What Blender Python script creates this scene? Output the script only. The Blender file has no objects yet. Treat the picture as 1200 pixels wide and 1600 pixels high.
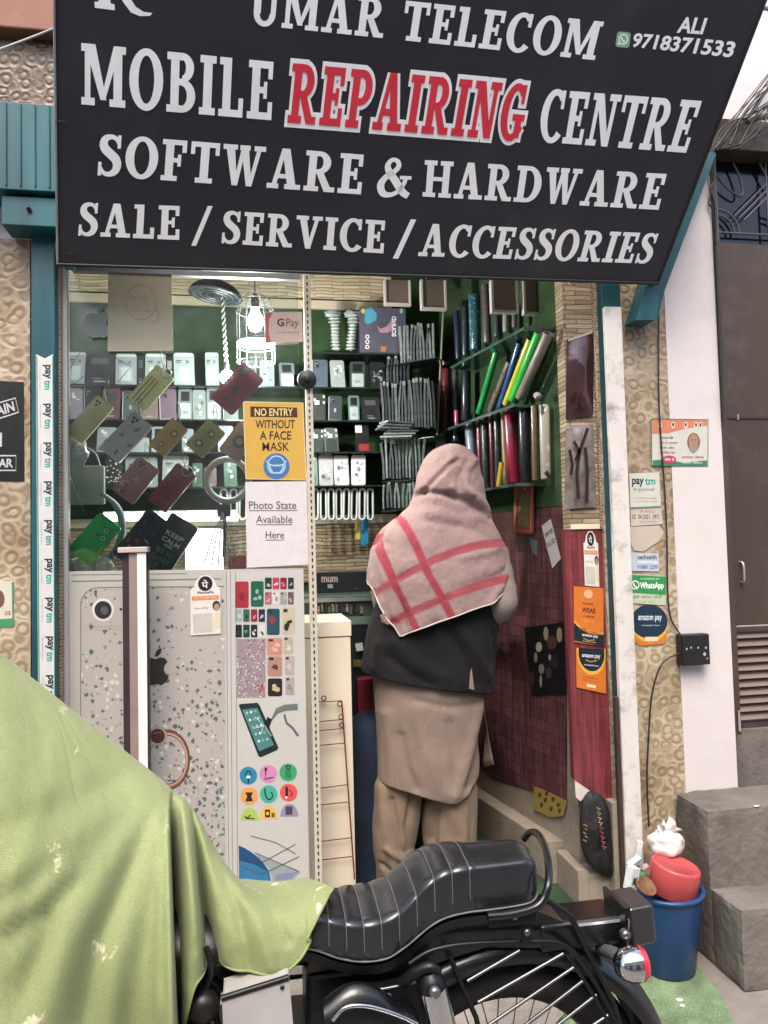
import bpy, math, random
from mathutils import Vector, Matrix, noise as mnoise
R = math.radians
random.seed(7)
scene = bpy.context.scene
COL = scene.collection
# ---------------------------------------------------------------- camera
F_PX, IW, IH = 1155.0, 1200.0, 1600.0
CAM_H = 1.52
YAW, PITCH, ROLL = R(9.8), R(2.7), R(1.4)
CAM_F = Vector((math.sin(YAW)*math.cos(PITCH), math.cos(YAW)*math.cos(PITCH), math.sin(PITCH)))
CAM_R0 = CAM_F.cross(Vector((0, 0, 1))).normalized()
CAM_U0 = CAM_R0.cross(CAM_F)
CAM_R = CAM_R0*math.cos(ROLL) - CAM_U0*math.sin(ROLL)
CAM_U = CAM_U0*math.cos(ROLL) + CAM_R0*math.sin(ROLL)
CAMP = Vector((0, 0, CAM_H))
cd = bpy.data.cameras.new('camera'); cam = bpy.data.objects.new('camera', cd); COL.objects.link(cam)
cd.sensor_fit = 'VERTICAL'; cd.angle_y = 2*math.atan(IH/2/F_PX)
cd.clip_start = .05; cd.clip_end = 200
cam.matrix_world = Matrix.Translation(CAMP) @ Matrix((CAM_R, CAM_U, -CAM_F)).transposed().to_4x4()
scene.camera = cam
# ---------------------------------------------------------------- sky, sun, exposure
w = bpy.data.worlds.new('World'); scene.world = w; w.use_nodes = True
wn = w.node_tree; bg = wn.nodes['Background']
sky = wn.nodes.new('ShaderNodeTexSky'); sky.sky_type = 'NISHITA'; sky.sun_disc = False
SUN_EL, SUN_AZ = R(58), R(195)      # azimuth measured clockwise from +Y (north); behind the camera
sky.sun_elevation = SUN_EL; sky.sun_rotation = SUN_AZ
sky.dust_density = 4.0; sky.air_density = 1.0; sky.ozone_density = .6
wn.links.new(sky.outputs[0], bg.inputs[0]); bg.inputs[1].default_value = .15
sl = bpy.data.lights.new('sun', 'SUN'); sl.energy = 1.0; sl.angle = R(30); sl.color = (1, .94, .88)
so = bpy.data.objects.new('sun', sl); COL.objects.link(so)
sd = Vector((math.sin(SUN_AZ)*math.cos(SUN_EL), math.cos(SUN_AZ)*math.cos(SUN_EL), math.sin(SUN_EL)))
so.rotation_euler = (-sd).to_track_quat('-Z', 'Y').to_euler()
scene.view_settings.view_transform = 'Standard'; scene.view_settings.look = 'None'
scene.view_settings.exposure = 1.3; scene.view_settings.gamma = 1; scene.view_settings.use_curve_mapping = False
scene.cycles.max_bounces = 8; scene.cycles.transparent_max_bounces = 12
scene.cycles.use_denoising = True
scene.cycles.caustics_reflective = False; scene.cycles.caustics_refractive = False

# ---------------------------------------------------------------- photo survey: a sight line meets a real plane
def proj(p):
    v = Vector(p)-CAMP; k = F_PX/v.dot(CAM_F); return IW/2+v.dot(CAM_R)*k, IH/2-v.dot(CAM_U)*k
def ray(px, py):
    return (CAM_F*F_PX + CAM_R*(px-IW/2) - CAM_U*(py-IH/2)).normalized()
def at(px, py, Y):
    d = ray(px, py); return CAMP + d*(Y/d.y)
def atz(px, py, Z):
    d = ray(px, py); return CAMP + d*((Z-CAM_H)/d.z)
class Plane:
    def __init__(s, p, n):
        s.p = Vector(p); s.n = Vector(n).normalized()
        if s.n.dot(CAMP-s.p) < 0: s.n = -s.n
    def hit(s, px, py, off=0.0):
        d = ray(px, py); q = s.p+s.n*off
        return CAMP + d*((q-CAMP).dot(s.n)/d.dot(s.n))
def PY(Y): return Plane((0, Y, 0), (0, -1, 0))

# ---------------------------------------------------------------- colours, materials
def C(h):
    h = h.lstrip('#'); v = [int(h[i:i+2], 16)/255 for i in (0, 2, 4)]
    return tuple(x/12.92 if x <= .04045 else ((x+.055)/1.055)**2.4 for x in v)
MC = {}
def nodes(m): return m.node_tree.nodes, m.node_tree.links
def mat(name, col, rough=.55, metal=0, var=.12, vs=9, bump=0, bs=80, emit=0, coat=0, sheen=0, dirt=0, dcol='#4a4238', ds=3.5, spec=.5, alpha=1):
    if name in MC: return MC[name]
    m = bpy.data.materials.new(name); m.use_nodes = True; MC[name] = m
    N, L = nodes(m); p = N['Principled BSDF']
    c = C(col) if isinstance(col, str) else col
    p.inputs['Base Color'].default_value = (*c, 1); p.inputs['Roughness'].default_value = rough
    p.inputs['Metallic'].default_value = metal; p.inputs['Specular IOR Level'].default_value = spec
    if coat: p.inputs['Coat Weight'].default_value = coat; p.inputs['Coat Roughness'].default_value = .08
    if sheen: p.inputs['Sheen Weight'].default_value = sheen
    if emit: p.inputs['Emission Color'].default_value = (*c, 1); p.inputs['Emission Strength'].default_value = emit
    if var or bump or dirt:
        tc = N.new('ShaderNodeTexCoord')
    if var:
        n = N.new('ShaderNodeTexNoise'); n.inputs['Scale'].default_value = vs; n.inputs['Detail'].default_value = 5
        n.inputs['Roughness'].default_value = .62; L.new(tc.outputs['Object'], n.inputs['Vector'])
        mr = N.new('ShaderNodeMapRange'); mr.inputs[1].default_value = .3; mr.inputs[2].default_value = .7
        mr.inputs[3].default_value = 1-var; mr.inputs[4].default_value = 1+var; L.new(n.outputs[0], mr.inputs[0])
        vm = N.new('ShaderNodeVectorMath'); vm.operation = 'SCALE'; vm.inputs[0].default_value = c
        L.new(mr.outputs[0], vm.inputs['Scale']); out = vm.outputs[0]
        if dirt:
            n2 = N.new('ShaderNodeTexNoise'); n2.inputs['Scale'].default_value = ds; n2.inputs['Detail'].default_value = 9
            n2.inputs['Roughness'].default_value = .7; L.new(tc.outputs['Object'], n2.inputs['Vector'])
            m2 = N.new('ShaderNodeMapRange'); m2.inputs[1].default_value = .52; m2.inputs[2].default_value = .72
            m2.inputs[3].default_value = 0; m2.inputs[4].default_value = dirt; L.new(n2.outputs[0], m2.inputs[0])
            mx = N.new('ShaderNodeMix'); mx.data_type = 'RGBA'; L.new(m2.outputs[0], mx.inputs[0])
            L.new(out, mx.inputs[6]); mx.inputs[7].default_value = (*C(dcol), 1); out = mx.outputs[2]
        L.new(out, p.inputs['Base Color'])
        mr2 = N.new('ShaderNodeMapRange'); mr2.inputs[3].default_value = max(.02, rough-.08); mr2.inputs[4].default_value = min(1, rough+.1)
        L.new(n.outputs[0], mr2.inputs[0]); L.new(mr2.outputs[0], p.inputs['Roughness'])
    if bump:
        nb = N.new('ShaderNodeTexNoise'); nb.inputs['Scale'].default_value = bs; nb.inputs['Detail'].default_value = 4
        L.new(tc.outputs['Object'], nb.inputs['Vector'])
        b = N.new('ShaderNodeBump'); b.inputs['Strength'].default_value = bump; b.inputs['Distance'].default_value = .01
        L.new(nb.outputs[0], b.inputs['Height']); L.new(b.outputs[0], p.inputs['Normal'])
    return m
def flat(h, rough=.6):
    return mat('print_'+h.lstrip('#')+('' if rough == .6 else '_%d' % (rough*100)), h, rough, var=.06, vs=25)
def node(N, t, **kw):
    n = N.new(t)
    for k, v in kw.items():
        if k.startswith('i_'): n.inputs[k[2:].replace('_', ' ')].default_value = v
        else: setattr(n, k, v)
    return n
def ramp(N, L, src, stops, interp='LINEAR'):
    r = N.new('ShaderNodeValToRGB'); r.color_ramp.interpolation = interp
    e = r.color_ramp.elements
    while len(e) < len(stops): e.new(.5)
    for k, (pos, col) in enumerate(stops):
        e[k].position = pos; e[k].color = (*(C(col) if isinstance(col, str) else col), 1)
    L.new(src, r.inputs[0]); return r.outputs[0]
def custom(name, rough=.6, metal=0):
    m = bpy.data.materials.new(name); m.use_nodes = True; MC[name] = m
    N, L = nodes(m); p = N['Principled BSDF']; p.inputs['Roughness'].default_value = rough; p.inputs['Metallic'].default_value = metal
    tc = N.new('ShaderNodeTexCoord')
    mp = N.new('ShaderNodeMapping'); L.new(tc.outputs['Object'], mp.inputs[0])
    return m, N, L, p, mp
def bumpto(N, L, p, h, strength=.5, dist=.01):
    b = N.new('ShaderNodeBump'); b.inputs['Strength'].default_value = strength; b.inputs['Distance'].default_value = dist
    L.new(h, b.inputs['Height']); L.new(b.outputs[0], p.inputs['Normal'])
def mixc(N, L, fac, a, b, blend='MIX'):
    x = N.new('ShaderNodeMix'); x.data_type = 'RGBA'; x.blend_type = blend
    for s, i in ((fac, 0), (a, 6), (b, 7)):
        if isinstance(s, (int, float)): x.inputs[i].default_value = s
        elif isinstance(s, str): x.inputs[i].default_value = (*C(s), 1)
        else: L.new(s, x.inputs[i])
    return x.outputs[2]

def scroll_tile(name, ca, cb, cc, scale=13):
    """glazed wall tile with embossed scrolls"""
    m, N, L, p, mp = custom(name, .38)
    mp.inputs['Scale'].default_value = (1, 1, 1)
    wn_ = node(N, 'ShaderNodeTexNoise', i_Scale=6.0, i_Detail=2.0); L.new(mp.outputs[0], wn_.inputs['Vector'])
    ad = N.new('ShaderNodeVectorMath'); ad.operation = 'MULTIPLY_ADD'; ad.inputs[1].default_value = (.05, .05, .05)
    L.new(wn_.outputs['Color'], ad.inputs[0]); L.new(mp.outputs[0], ad.inputs[2])
    v = node(N, 'ShaderNodeTexVoronoi', i_Scale=float(scale), i_Randomness=.8); v.voronoi_dimensions = '3D'
    L.new(ad.outputs[0], v.inputs['Vector'])
    s = N.new('ShaderNodeMath'); s.operation = 'MULTIPLY'; s.inputs[1].default_value = 12.5; L.new(v.outputs['Distance'], s.inputs[0])
    sn = N.new('ShaderNodeMath'); sn.operation = 'SINE'; L.new(s.outputs[0], sn.inputs[0])
    mr = N.new('ShaderNodeMapRange'); mr.inputs[1].default_value = -1; L.new(sn.outputs[0], mr.inputs[0])
    bk_ = node(N, 'ShaderNodeTexNoise', i_Scale=17.0, i_Detail=2.0); L.new(mp.outputs[0], bk_.inputs['Vector'])
    brk = N.new('ShaderNodeMapRange'); brk.inputs[1].default_value = .30; brk.inputs[2].default_value = .46; L.new(bk_.outputs[0], brk.inputs[0])
    mx_ = N.new('ShaderNodeMix'); mx_.inputs[2].default_value = .55; L.new(brk.outputs[0], mx_.inputs[0]); L.new(mr.outputs[0], mx_.inputs[3]); mr = mx_
    col = ramp(N, L, mr.outputs[0], [(.0, ca), (.4, cb), (.75, cb), (1, cc)])
    n2 = node(N, 'ShaderNodeTexNoise', i_Scale=4.0, i_Detail=8.0); L.new(mp.outputs[0], n2.inputs['Vector'])
    d = ramp(N, L, n2.outputs[0], [(.35, '#c9c0b4'), (.6, '#ffffff')])
    L.new(mixc(N, L, 1.0, col, d, 'MULTIPLY'), p.inputs['Base Color'])
    bumpto(N, L, p, mr.outputs[0], .4, .005)
    return m
def stone_stack(name, cs, sx=1.0, bump=.6, rot=0):
    """ledge-stone wallpaper: thin long courses"""
    m, N, L, p, mp = custom(name, .6)
    mp.inputs['Rotation'].default_value = (R(90), 0, 0)
    nz = node(N, 'ShaderNodeTexNoise', i_Scale=5.0, i_Detail=3.0); L.new(mp.outputs[0], nz.inputs['Vector'])
    ad = N.new('ShaderNodeVectorMath'); ad.operation = 'MULTIPLY_ADD'; ad.inputs[1].default_value = (.03, .045, .03)
    L.new(nz.outputs['Color'], ad.inputs[0]); L.new(mp.outputs[0], ad.inputs[2])
    b = node(N, 'ShaderNodeTexBrick', i_Scale=1.0); b.inputs['Brick Width'].default_value = .15*sx; b.inputs['Row Height'].default_value = .018
    b.inputs['Mortar Size'].default_value = .0022; b.inputs['Mortar Smooth'].default_value = .9; b.inputs['Bias'].default_value = 0
    b.offset = .37; b.inputs['Color1'].default_value = (1, 1, 1, 1); b.inputs['Color2'].default_value = (0, 0, 0, 1); b.inputs['Mortar'].default_value = (.3, .3, .3, 1)
    L.new(ad.outputs[0], b.inputs['Vector'])
    st = N.new('ShaderNodeMapping'); st.inputs['Scale'].default_value = (6, 60, 6); L.new(mp.outputs[0], st.inputs[0])
    n2 = node(N, 'ShaderNodeTexNoise', i_Scale=1.0, i_Detail=6.0); L.new(st.outputs[0], n2.inputs['Vector'])
    mm = N.new('ShaderNodeMath'); mm.operation = 'MULTIPLY_ADD'; mm.inputs[1].default_value = .35; 
    L.new(b.outputs['Color'], mm.inputs[0]); 
    m3 = N.new('ShaderNodeMath'); m3.operation = 'MULTIPLY'; m3.inputs[1].default_value = .75; L.new(n2.outputs[0], m3.inputs[0]); L.new(m3.outputs[0], mm.inputs[2])
    col = ramp(N, L, mm.outputs[0], [(.2, cs[0]), (.45, cs[1]), (.75, cs[2])])
    col = mixc(N, L, b.outputs['Fac'], col, cs[3])
    L.new(col, p.inputs['Base Color'])
    iv = N.new('ShaderNodeMath'); iv.operation = 'SUBTRACT'; iv.inputs[0].default_value = 1; L.new(b.outputs['Fac'], iv.inputs[1])
    bumpto(N, L, p, iv.outputs[0], bump, .01)
    return m
def brick_paper(name, c1, c2, mort, bw=.1, rh=.045, rough=.35, ax=0):
    m, N, L, p, mp = custom(name, rough)
    mp.inputs['Rotation'].default_value = (R(90), 0, 0) if ax == 0 else (R(90), 0, R(90))
    if ax == 1: mp.inputs['Rotation'].default_value = (0, R(90), R(90))
    b = node(N, 'ShaderNodeTexBrick', i_Scale=1.0); b.inputs['Brick Width'].default_value = bw; b.inputs['Row Height'].default_value = rh
    b.inputs['Mortar Size'].default_value = .0028; b.inputs['Mortar Smooth'].default_value = .5
    b.inputs['Color1'].default_value = (*C(c1), 1); b.inputs['Color2'].default_value = (*C(c2), 1); b.inputs['Mortar'].default_value = (*C(mort), 1)
    L.new(mp.outputs[0], b.inputs['Vector'])
    st = N.new('ShaderNodeMapping'); st.inputs['Scale'].default_value = (70, 70, 4); 
    tc = [n for n in N if n.bl_idname == 'ShaderNodeTexCoord'][0]; L.new(tc.outputs['Object'], st.inputs[0])
    n2 = node(N, 'ShaderNodeTexNoise', i_Scale=1.0, i_Detail=4.0); L.new(st.outputs[0], n2.inputs['Vector'])
    g = ramp(N, L, n2.outputs[0], [(.3, '#a8a8a8'), (.65, '#ffffff')])
    L.new(mixc(N, L, 1.0, b.outputs['Color'], g, 'MULTIPLY'), p.inputs['Base Color'])
    bumpto(N, L, p, n2.outputs[0], .25, .004)
    return m
def turf(name, c1, c2, c3, rough=.85, scale=260):
    m, N, L, p, mp = custom(name, rough)
    n = node(N, 'ShaderNodeTexNoise', i_Scale=float(scale), i_Detail=3.0); L.new(mp.outputs[0], n.inputs['Vector'])
    n2 = node(N, 'ShaderNodeTexNoise', i_Scale=9.0, i_Detail=5.0); L.new(mp.outputs[0], n2.inputs['Vector'])
    a = ramp(N, L, n.outputs[0], [(.3, c1), (.55, c2), (.75, c3)])
    g = ramp(N, L, n2.outputs[0], [(.3, '#b0b0a8'), (.65, '#ffffff')])
    L.new(mixc(N, L, 1.0, a, g, 'MULTIPLY'), p.inputs['Base Color'])
    bumpto(N, L, p, n.outputs[0], .9, .006)
    return m
def speckle(name, base, chips, scale=60, dens=.35, rough=.4, grad=None):
    """printed terrazzo chips; grad = (z0, z1) where the chips thicken downwards in the print"""
    m, N, L, p, mp = custom(name, rough)
    nd = node(N, 'ShaderNodeTexNoise', i_Scale=float(scale)*.9, i_Detail=2.0); L.new(mp.outputs[0], nd.inputs['Vector'])
    va = N.new('ShaderNodeVectorMath'); va.operation = 'MULTIPLY_ADD'; va.inputs[1].default_value = (.9/scale, .9/scale, 1.3/scale); L.new(nd.outputs['Color'], va.inputs[0]); L.new(mp.outputs[0], va.inputs[2])
    v = node(N, 'ShaderNodeTexVoronoi', i_Scale=float(scale), i_Randomness=1.0); v.distance = 'MANHATTAN'; L.new(va.outputs[0], v.inputs['Vector'])
    sx = N.new('ShaderNodeSeparateColor'); L.new(v.outputs['Color'], sx.inputs[0])
    n = node(N, 'ShaderNodeTexNoise', i_Scale=7.0, i_Detail=4.0); L.new(mp.outputs[0], n.inputs['Vector'])
    th = N.new('ShaderNodeMath'); th.operation = 'MULTIPLY_ADD'; th.inputs[1].default_value = 1.2; th.inputs[2].default_value = dens-.6; L.new(n.outputs[0], th.inputs[0])
    t = th.outputs[0]
    if grad:
        sp = N.new('ShaderNodeSeparateXYZ'); tc = [q for q in N if q.bl_idname == 'ShaderNodeTexCoord'][0]; L.new(tc.outputs['Object'], sp.inputs[0])
        mr = N.new('ShaderNodeMapRange'); mr.inputs[1].default_value = grad[0]; mr.inputs[2].default_value = grad[1]
        mr.inputs[3].default_value = .45; mr.inputs[4].default_value = -.2; L.new(sp.outputs[2], mr.inputs[0])
        a2 = N.new('ShaderNodeMath'); a2.operation = 'ADD'; L.new(t, a2.inputs[0]); L.new(mr.outputs[0], a2.inputs[1]); t = a2.outputs[0]
    lt = N.new('ShaderNodeMath'); lt.operation = 'LESS_THAN'; L.new(sx.outputs[0], lt.inputs[0]); L.new(t, lt.inputs[1])
    ed = N.new('ShaderNodeMath'); ed.operation = 'LESS_THAN'; ed.inputs[1].default_value = .58; L.new(v.outputs['Distance'], ed.inputs[0])
    mu = N.new('ShaderNodeMath'); mu.operation = 'MULTIPLY'; L.new(lt.outputs[0], mu.inputs[0]); L.new(ed.outputs[0], mu.inputs[1])
    k = len(chips)
    cc = ramp(N, L, sx.outputs[1], [(i/k, c) for i, c in enumerate(chips)], 'CONSTANT')
    n3 = node(N, 'ShaderNodeTexNoise', i_Scale=5.0, i_Detail=2.0); L.new(mp.outputs[0], n3.inputs['Vector'])
    bs = mixc(N, L, n3.outputs[0], base[0], base[1])
    L.new(mixc(N, L, mu.outputs[0], bs, cc), p.inputs['Base Color'])
    return m
def streaky(name, c1, c2, sc=(4, 4, 60), rough=.5, metal=0, lo=.35, hi=.65, bump=0, coat=0):
    m, N, L, p, mp = custom(name, rough, metal); mp.inputs['Scale'].default_value = sc
    n = node(N, 'ShaderNodeTexNoise', i_Scale=1.0, i_Detail=6.0); L.new(mp.outputs[0], n.inputs['Vector'])
    L.new(ramp(N, L, n.outputs[0], [(lo, c1), (hi, c2)]), p.inputs['Base Color'])
    if bump: bumpto(N, L, p, n.outputs[0], bump, .01)
    if coat: p.inputs['Coat Weight'].default_value = coat
    return m
def glassy(name, tint=(.93, .97, .95), refl=.12, rough=.02):
    m = bpy.data.materials.new(name); m.use_nodes = True; MC[name] = m
    N, L = nodes(m); N.remove(N['Principled BSDF']); o = N['Material Output']
    t = N.new('ShaderNodeBsdfTransparent'); t.inputs[0].default_value = (*tint, 1)
    g = N.new('ShaderNodeBsdfGlossy'); g.inputs['Roughness'].default_value = rough
    lw = N.new('ShaderNodeFresnel'); lw.inputs[0].default_value = 1.5
    mu = N.new('ShaderNodeMath'); mu.operation = 'MULTIPLY_ADD'; mu.inputs[1].default_value = 1.0; mu.inputs[2].default_value = refl-.04; L.new(lw.outputs[0], mu.inputs[0])
    tc = N.new('ShaderNodeTexCoord'); nz = node(N, 'ShaderNodeTexNoise', i_Scale=2.2, i_Detail=6.0); L.new(tc.outputs['Object'], nz.inputs['Vector'])
    sm_ = N.new('ShaderNodeMapRange'); sm_.inputs[1].default_value = .45; sm_.inputs[2].default_value = .75; sm_.inputs[3].default_value = 0; sm_.inputs[4].default_value = .16; L.new(nz.outputs[0], sm_.inputs[0])
    ad_ = N.new('ShaderNodeMath'); L.new(mu.outputs[0], ad_.inputs[0]); L.new(sm_.outputs[0], ad_.inputs[1]); mu = ad_
    rg_ = N.new('ShaderNodeMapRange'); rg_.inputs[1].default_value = .4; rg_.inputs[2].default_value = .75; rg_.inputs[3].default_value = .02; rg_.inputs[4].default_value = .35; L.new(nz.outputs[0], rg_.inputs[0]); L.new(rg_.outputs[0], g.inputs['Roughness'])
    x = N.new('ShaderNodeMixShader'); L.new(mu.outputs[0], x.inputs[0]); L.new(t.outputs[0], x.inputs[1]); L.new(g.outputs[0], x.inputs[2])
    L.new(x.outputs[0], o.inputs[0]); return m

# ---------------------------------------------------------------- mesh builder
class MB:
    def __init__(s): s.v = []; s.f = []; s.mi = []; s.mats = []; s.sm = []
    def m(s, mt):
        if mt not in s.mats: s.mats.append(mt)
        return s.mats.index(mt)
    def add(s, vs, fs, mt, smooth=False):
        b = len(s.v); k = s.m(mt); s.v += [Vector(q) for q in vs]
        for f in fs: s.f.append([b+i for i in f]); s.mi.append(k); s.sm.append(smooth)
        return s
    def box(s, lo, hi, mt, M=None):
        x0, y0, z0 = lo; x1, y1, z1 = hi
        vs = [Vector(q) for q in ((x0, y0, z0), (x1, y0, z0), (x1, y1, z0), (x0, y1, z0), (x0, y0, z1), (x1, y0, z1), (x1, y1, z1), (x0, y1, z1))]
        if M: vs = [M @ q for q in vs]
        return s.add(vs, [(0, 3, 2, 1), (4, 5, 6, 7), (0, 1, 5, 4), (1, 2, 6, 5), (2, 3, 7, 6), (3, 0, 4, 7)], mt)
    def slab(s, quad, depth, mt):
        """a quad (4 points, counted round) given thickness along the vector depth"""
        q = [Vector(p) for p in quad]; d = Vector(depth); n = len(q)
        return s.prism(q, d, mt)
    def prism(s, poly, d, mt, smooth=False):
        q = [Vector(p) for p in poly]; d = Vector(d); n = len(q)
        nrm = Vector((0, 0, 0))
        for i in range(n): nrm += (q[i]-q[0]).cross(q[(i+1) % n]-q[0])
        if nrm.dot(d) > 0: q = q[::-1]
        s.add(q+[p+d for p in q], [list(range(n)), list(range(2*n-1, n-1, -1))], mt)
        return s.add(q+[p+d for p in q], [(i, n+i, n+(i+1) % n, (i+1) % n) for i in range(n)], mt, smooth)
    def sheet(s, poly, mt): return s.add(poly, [list(range(len(poly)))], mt)
    def grid(s, rows, mt, smooth=True, close=False):
        nr, nc = len(rows), len(rows[0]); vs = [p for r in rows for p in r]; fs = []
        for i in range(nr-1):
            for j in range(nc if close else nc-1):
                k = (j+1) % nc
                fs.append((i*nc+j, i*nc+k, (i+1)*nc+k, (i+1)*nc+j))
        return s.add(vs, fs, mt, smooth)
    def loft(s, rings, mt, smooth=True, caps=True):
        s.grid(rings, mt, smooth, True)
        if caps:
            s.add(rings[0], [list(range(len(rings[0])))[::-1]], mt); s.add(rings[-1], [list(range(len(rings[-1])))], mt)
        return s
    def tube(s, pts, r, mt, n=8, smooth=True, caps=True, flatn=None):
        pts = [Vector(p) for p in pts]; rings = []; up = None
        for i, p in enumerate(pts):
            t = (pts[min(i+1, len(pts)-1)]-pts[max(i-1, 0)]).normalized()
            if up is None:
                up = Vector((0, 0, 1)) if abs(t.z) < .9 else Vector((1, 0, 0))
            a = t.cross(up).normalized(); up = a.cross(t).normalized()
            rr = r[i] if isinstance(r, (list, tuple)) else r
            rings.append([p+(a*math.cos(2*math.pi*k/n)+up*math.sin(2*math.pi*k/n))*rr for k in range(n)])
        return s.loft(rings, mt, smooth, caps)
    def lathe(s, c, prof, mt, n=32, axis=(0, 0, 1), caps=True, smooth=True):
        ax = Vector(axis).normalized(); a = ax.orthogonal().normalized(); b = ax.cross(a); c = Vector(c)
        rings = [[c+ax*h+(a*math.cos(2*math.pi*k/n)+b*math.sin(2*math.pi*k/n))*r for k in range(n)] for r, h in prof]
        return s.loft(rings, mt, smooth, caps)
    def torus(s, c, R_, r, mt, axis=(0, 1, 0), n=40, k=8, a0=0, a1=360):
        ax = Vector(axis).normalized(); a = ax.orthogonal().normalized(); b = ax.cross(a); c = Vector(c); rows = []
        full = abs(a1-a0-360) < .01
        for i in range(n+(1 if full is False else 1)):
            t = R(a0+(a1-a0)*i/n); d = a*math.cos(t)+b*math.sin(t)
            rows.append([c+d*(R_+r*math.cos(2*math.pi*j/k))+ax*(r*math.sin(2*math.pi*j/k)) for j in range(k)])
        return s.loft(rows, mt, True, not full)
    def rough_box(s, lo, hi, mt, res=.03, amp=.006, wear=.014):
        """a cast block whose faces wander and whose edges are worn"""
        lo, hi = Vector(lo), Vector(hi); idx = {}
        n = [max(2, int((hi[i]-lo[i])/res)) for i in range(3)]
        def vert(a, b, c):
            k = (a, b, c)
            if k not in idx:
                p = Vector((lo[0]+(hi[0]-lo[0])*a/n[0], lo[1]+(hi[1]-lo[1])*b/n[1], lo[2]+(hi[2]-lo[2])*c/n[2]))
                ends = [(-1 if k[i] == 0 else 1 if k[i] == n[i] else 0) for i in range(3)]; ne = sum(1 for e in ends if e)
                w_ = amp*(mnoise.noise(p*9)+.5*mnoise.noise(p*31)); q = p.copy()
                for i in range(3):
                    if ends[i]: q[i] += ends[i]*(w_-(wear*(.25+1.3*max(0, mnoise.noise(p*15+Vector((5, 1, 2))))) if ne > 1 else 0))
                idx[k] = len(s.v); s.v.append(q)
            return idx[k]
        k_ = s.m(mt)
        def quad(*q): s.f.append(list(q)); s.mi.append(k_); s.sm.append(False)
        for a in range(n[0]):
            for b in range(n[1]):
                quad(vert(a, b, n[2]), vert(a+1, b, n[2]), vert(a+1, b+1, n[2]), vert(a, b+1, n[2])); quad(vert(a, b, 0), vert(a, b+1, 0), vert(a+1, b+1, 0), vert(a+1, b, 0))
        for a in range(n[0]):
            for c in range(n[2]):
                quad(vert(a, 0, c), vert(a+1, 0, c), vert(a+1, 0, c+1), vert(a, 0, c+1)); quad(vert(a, n[1], c), vert(a, n[1], c+1), vert(a+1, n[1], c+1), vert(a+1, n[1], c))
        for b in range(n[1]):
            for c in range(n[2]):
                quad(vert(0, b, c), vert(0, b, c+1), vert(0, b+1, c+1), vert(0, b+1, c)); quad(vert(n[0], b, c), vert(n[0], b+1, c), vert(n[0], b+1, c+1), vert(n[0], b, c+1))
        return s
    def ball(s, c, rad, mt, n=16, sc=(1, 1, 1), jit=0):
        c = Vector(c); rings = []
        for i in range(1, n):
            t = math.pi*i/n
            rings.append([c+Vector((math.sin(t)*math.cos(2*math.pi*k/(2*n))*sc[0], math.sin(t)*math.sin(2*math.pi*k/(2*n))*sc[1], math.cos(t)*sc[2]))*rad*(1+jit*mnoise.noise(Vector((math.sin(t)*math.cos(2*math.pi*k/(2*n)), math.sin(t)*math.sin(2*math.pi*k/(2*n)), math.cos(t)))*2.2+c*9)) for k in range(2*n)])
        return s.loft(rings, mt)
    def build(s, name, parent=None, bevel=0, origin=None, solid=0, sub=0, seg=2):
        if origin is None:
            if parent is None:
                lo = [min(p[i] for p in s.v) for i in range(3)]; hi = [max(p[i] for p in s.v) for i in range(3)]
                origin = Vector(((lo[0]+hi[0])/2, (lo[1]+hi[1])/2, lo[2]))
            else: origin = WORLD.get(parent.name, Vector())
        origin = Vector(origin)
        me = bpy.data.meshes.new(name); me.from_pydata([p-origin for p in s.v], [], s.f)
        for mt in s.mats: me.materials.append(mt)
        me.polygons.foreach_set('material_index', s.mi); me.polygons.foreach_set('use_smooth', s.sm); me.update()
        o = bpy.data.objects.new(name, me); COL.objects.link(o)
        if parent is not None: o.parent = parent; o.location = origin-WORLD[parent.name]
        else: o.location = origin
        WORLD[o.name] = origin
        if solid: md = o.modifiers.new('solid', 'SOLIDIFY'); md.thickness = solid; md.offset = 0
        if bevel:
            md = o.modifiers.new('bevel', 'BEVEL'); md.width = bevel; md.segments = seg; md.limit_method = 'ANGLE'; md.angle_limit = R(40)
        if sub: md = o.modifiers.new('sub', 'SUBSURF'); md.levels = sub; md.render_levels = sub
        return o
WORLD = {}
def tag(o, label, cat, group=None, kind=None):
    o['label'] = label; o['category'] = cat
    if group: o['group'] = group
    if kind: o['kind'] = kind
    return o
def struct(o): o['kind'] = 'structure'; return o
def thing(name, label, cat, loc, group=None):
    o = bpy.data.objects.new(name, None); COL.objects.link(o); o.location = Vector(loc); o.empty_display_size = .05
    WORLD[o.name] = Vector(loc); return tag(o, label, cat, group)

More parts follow.
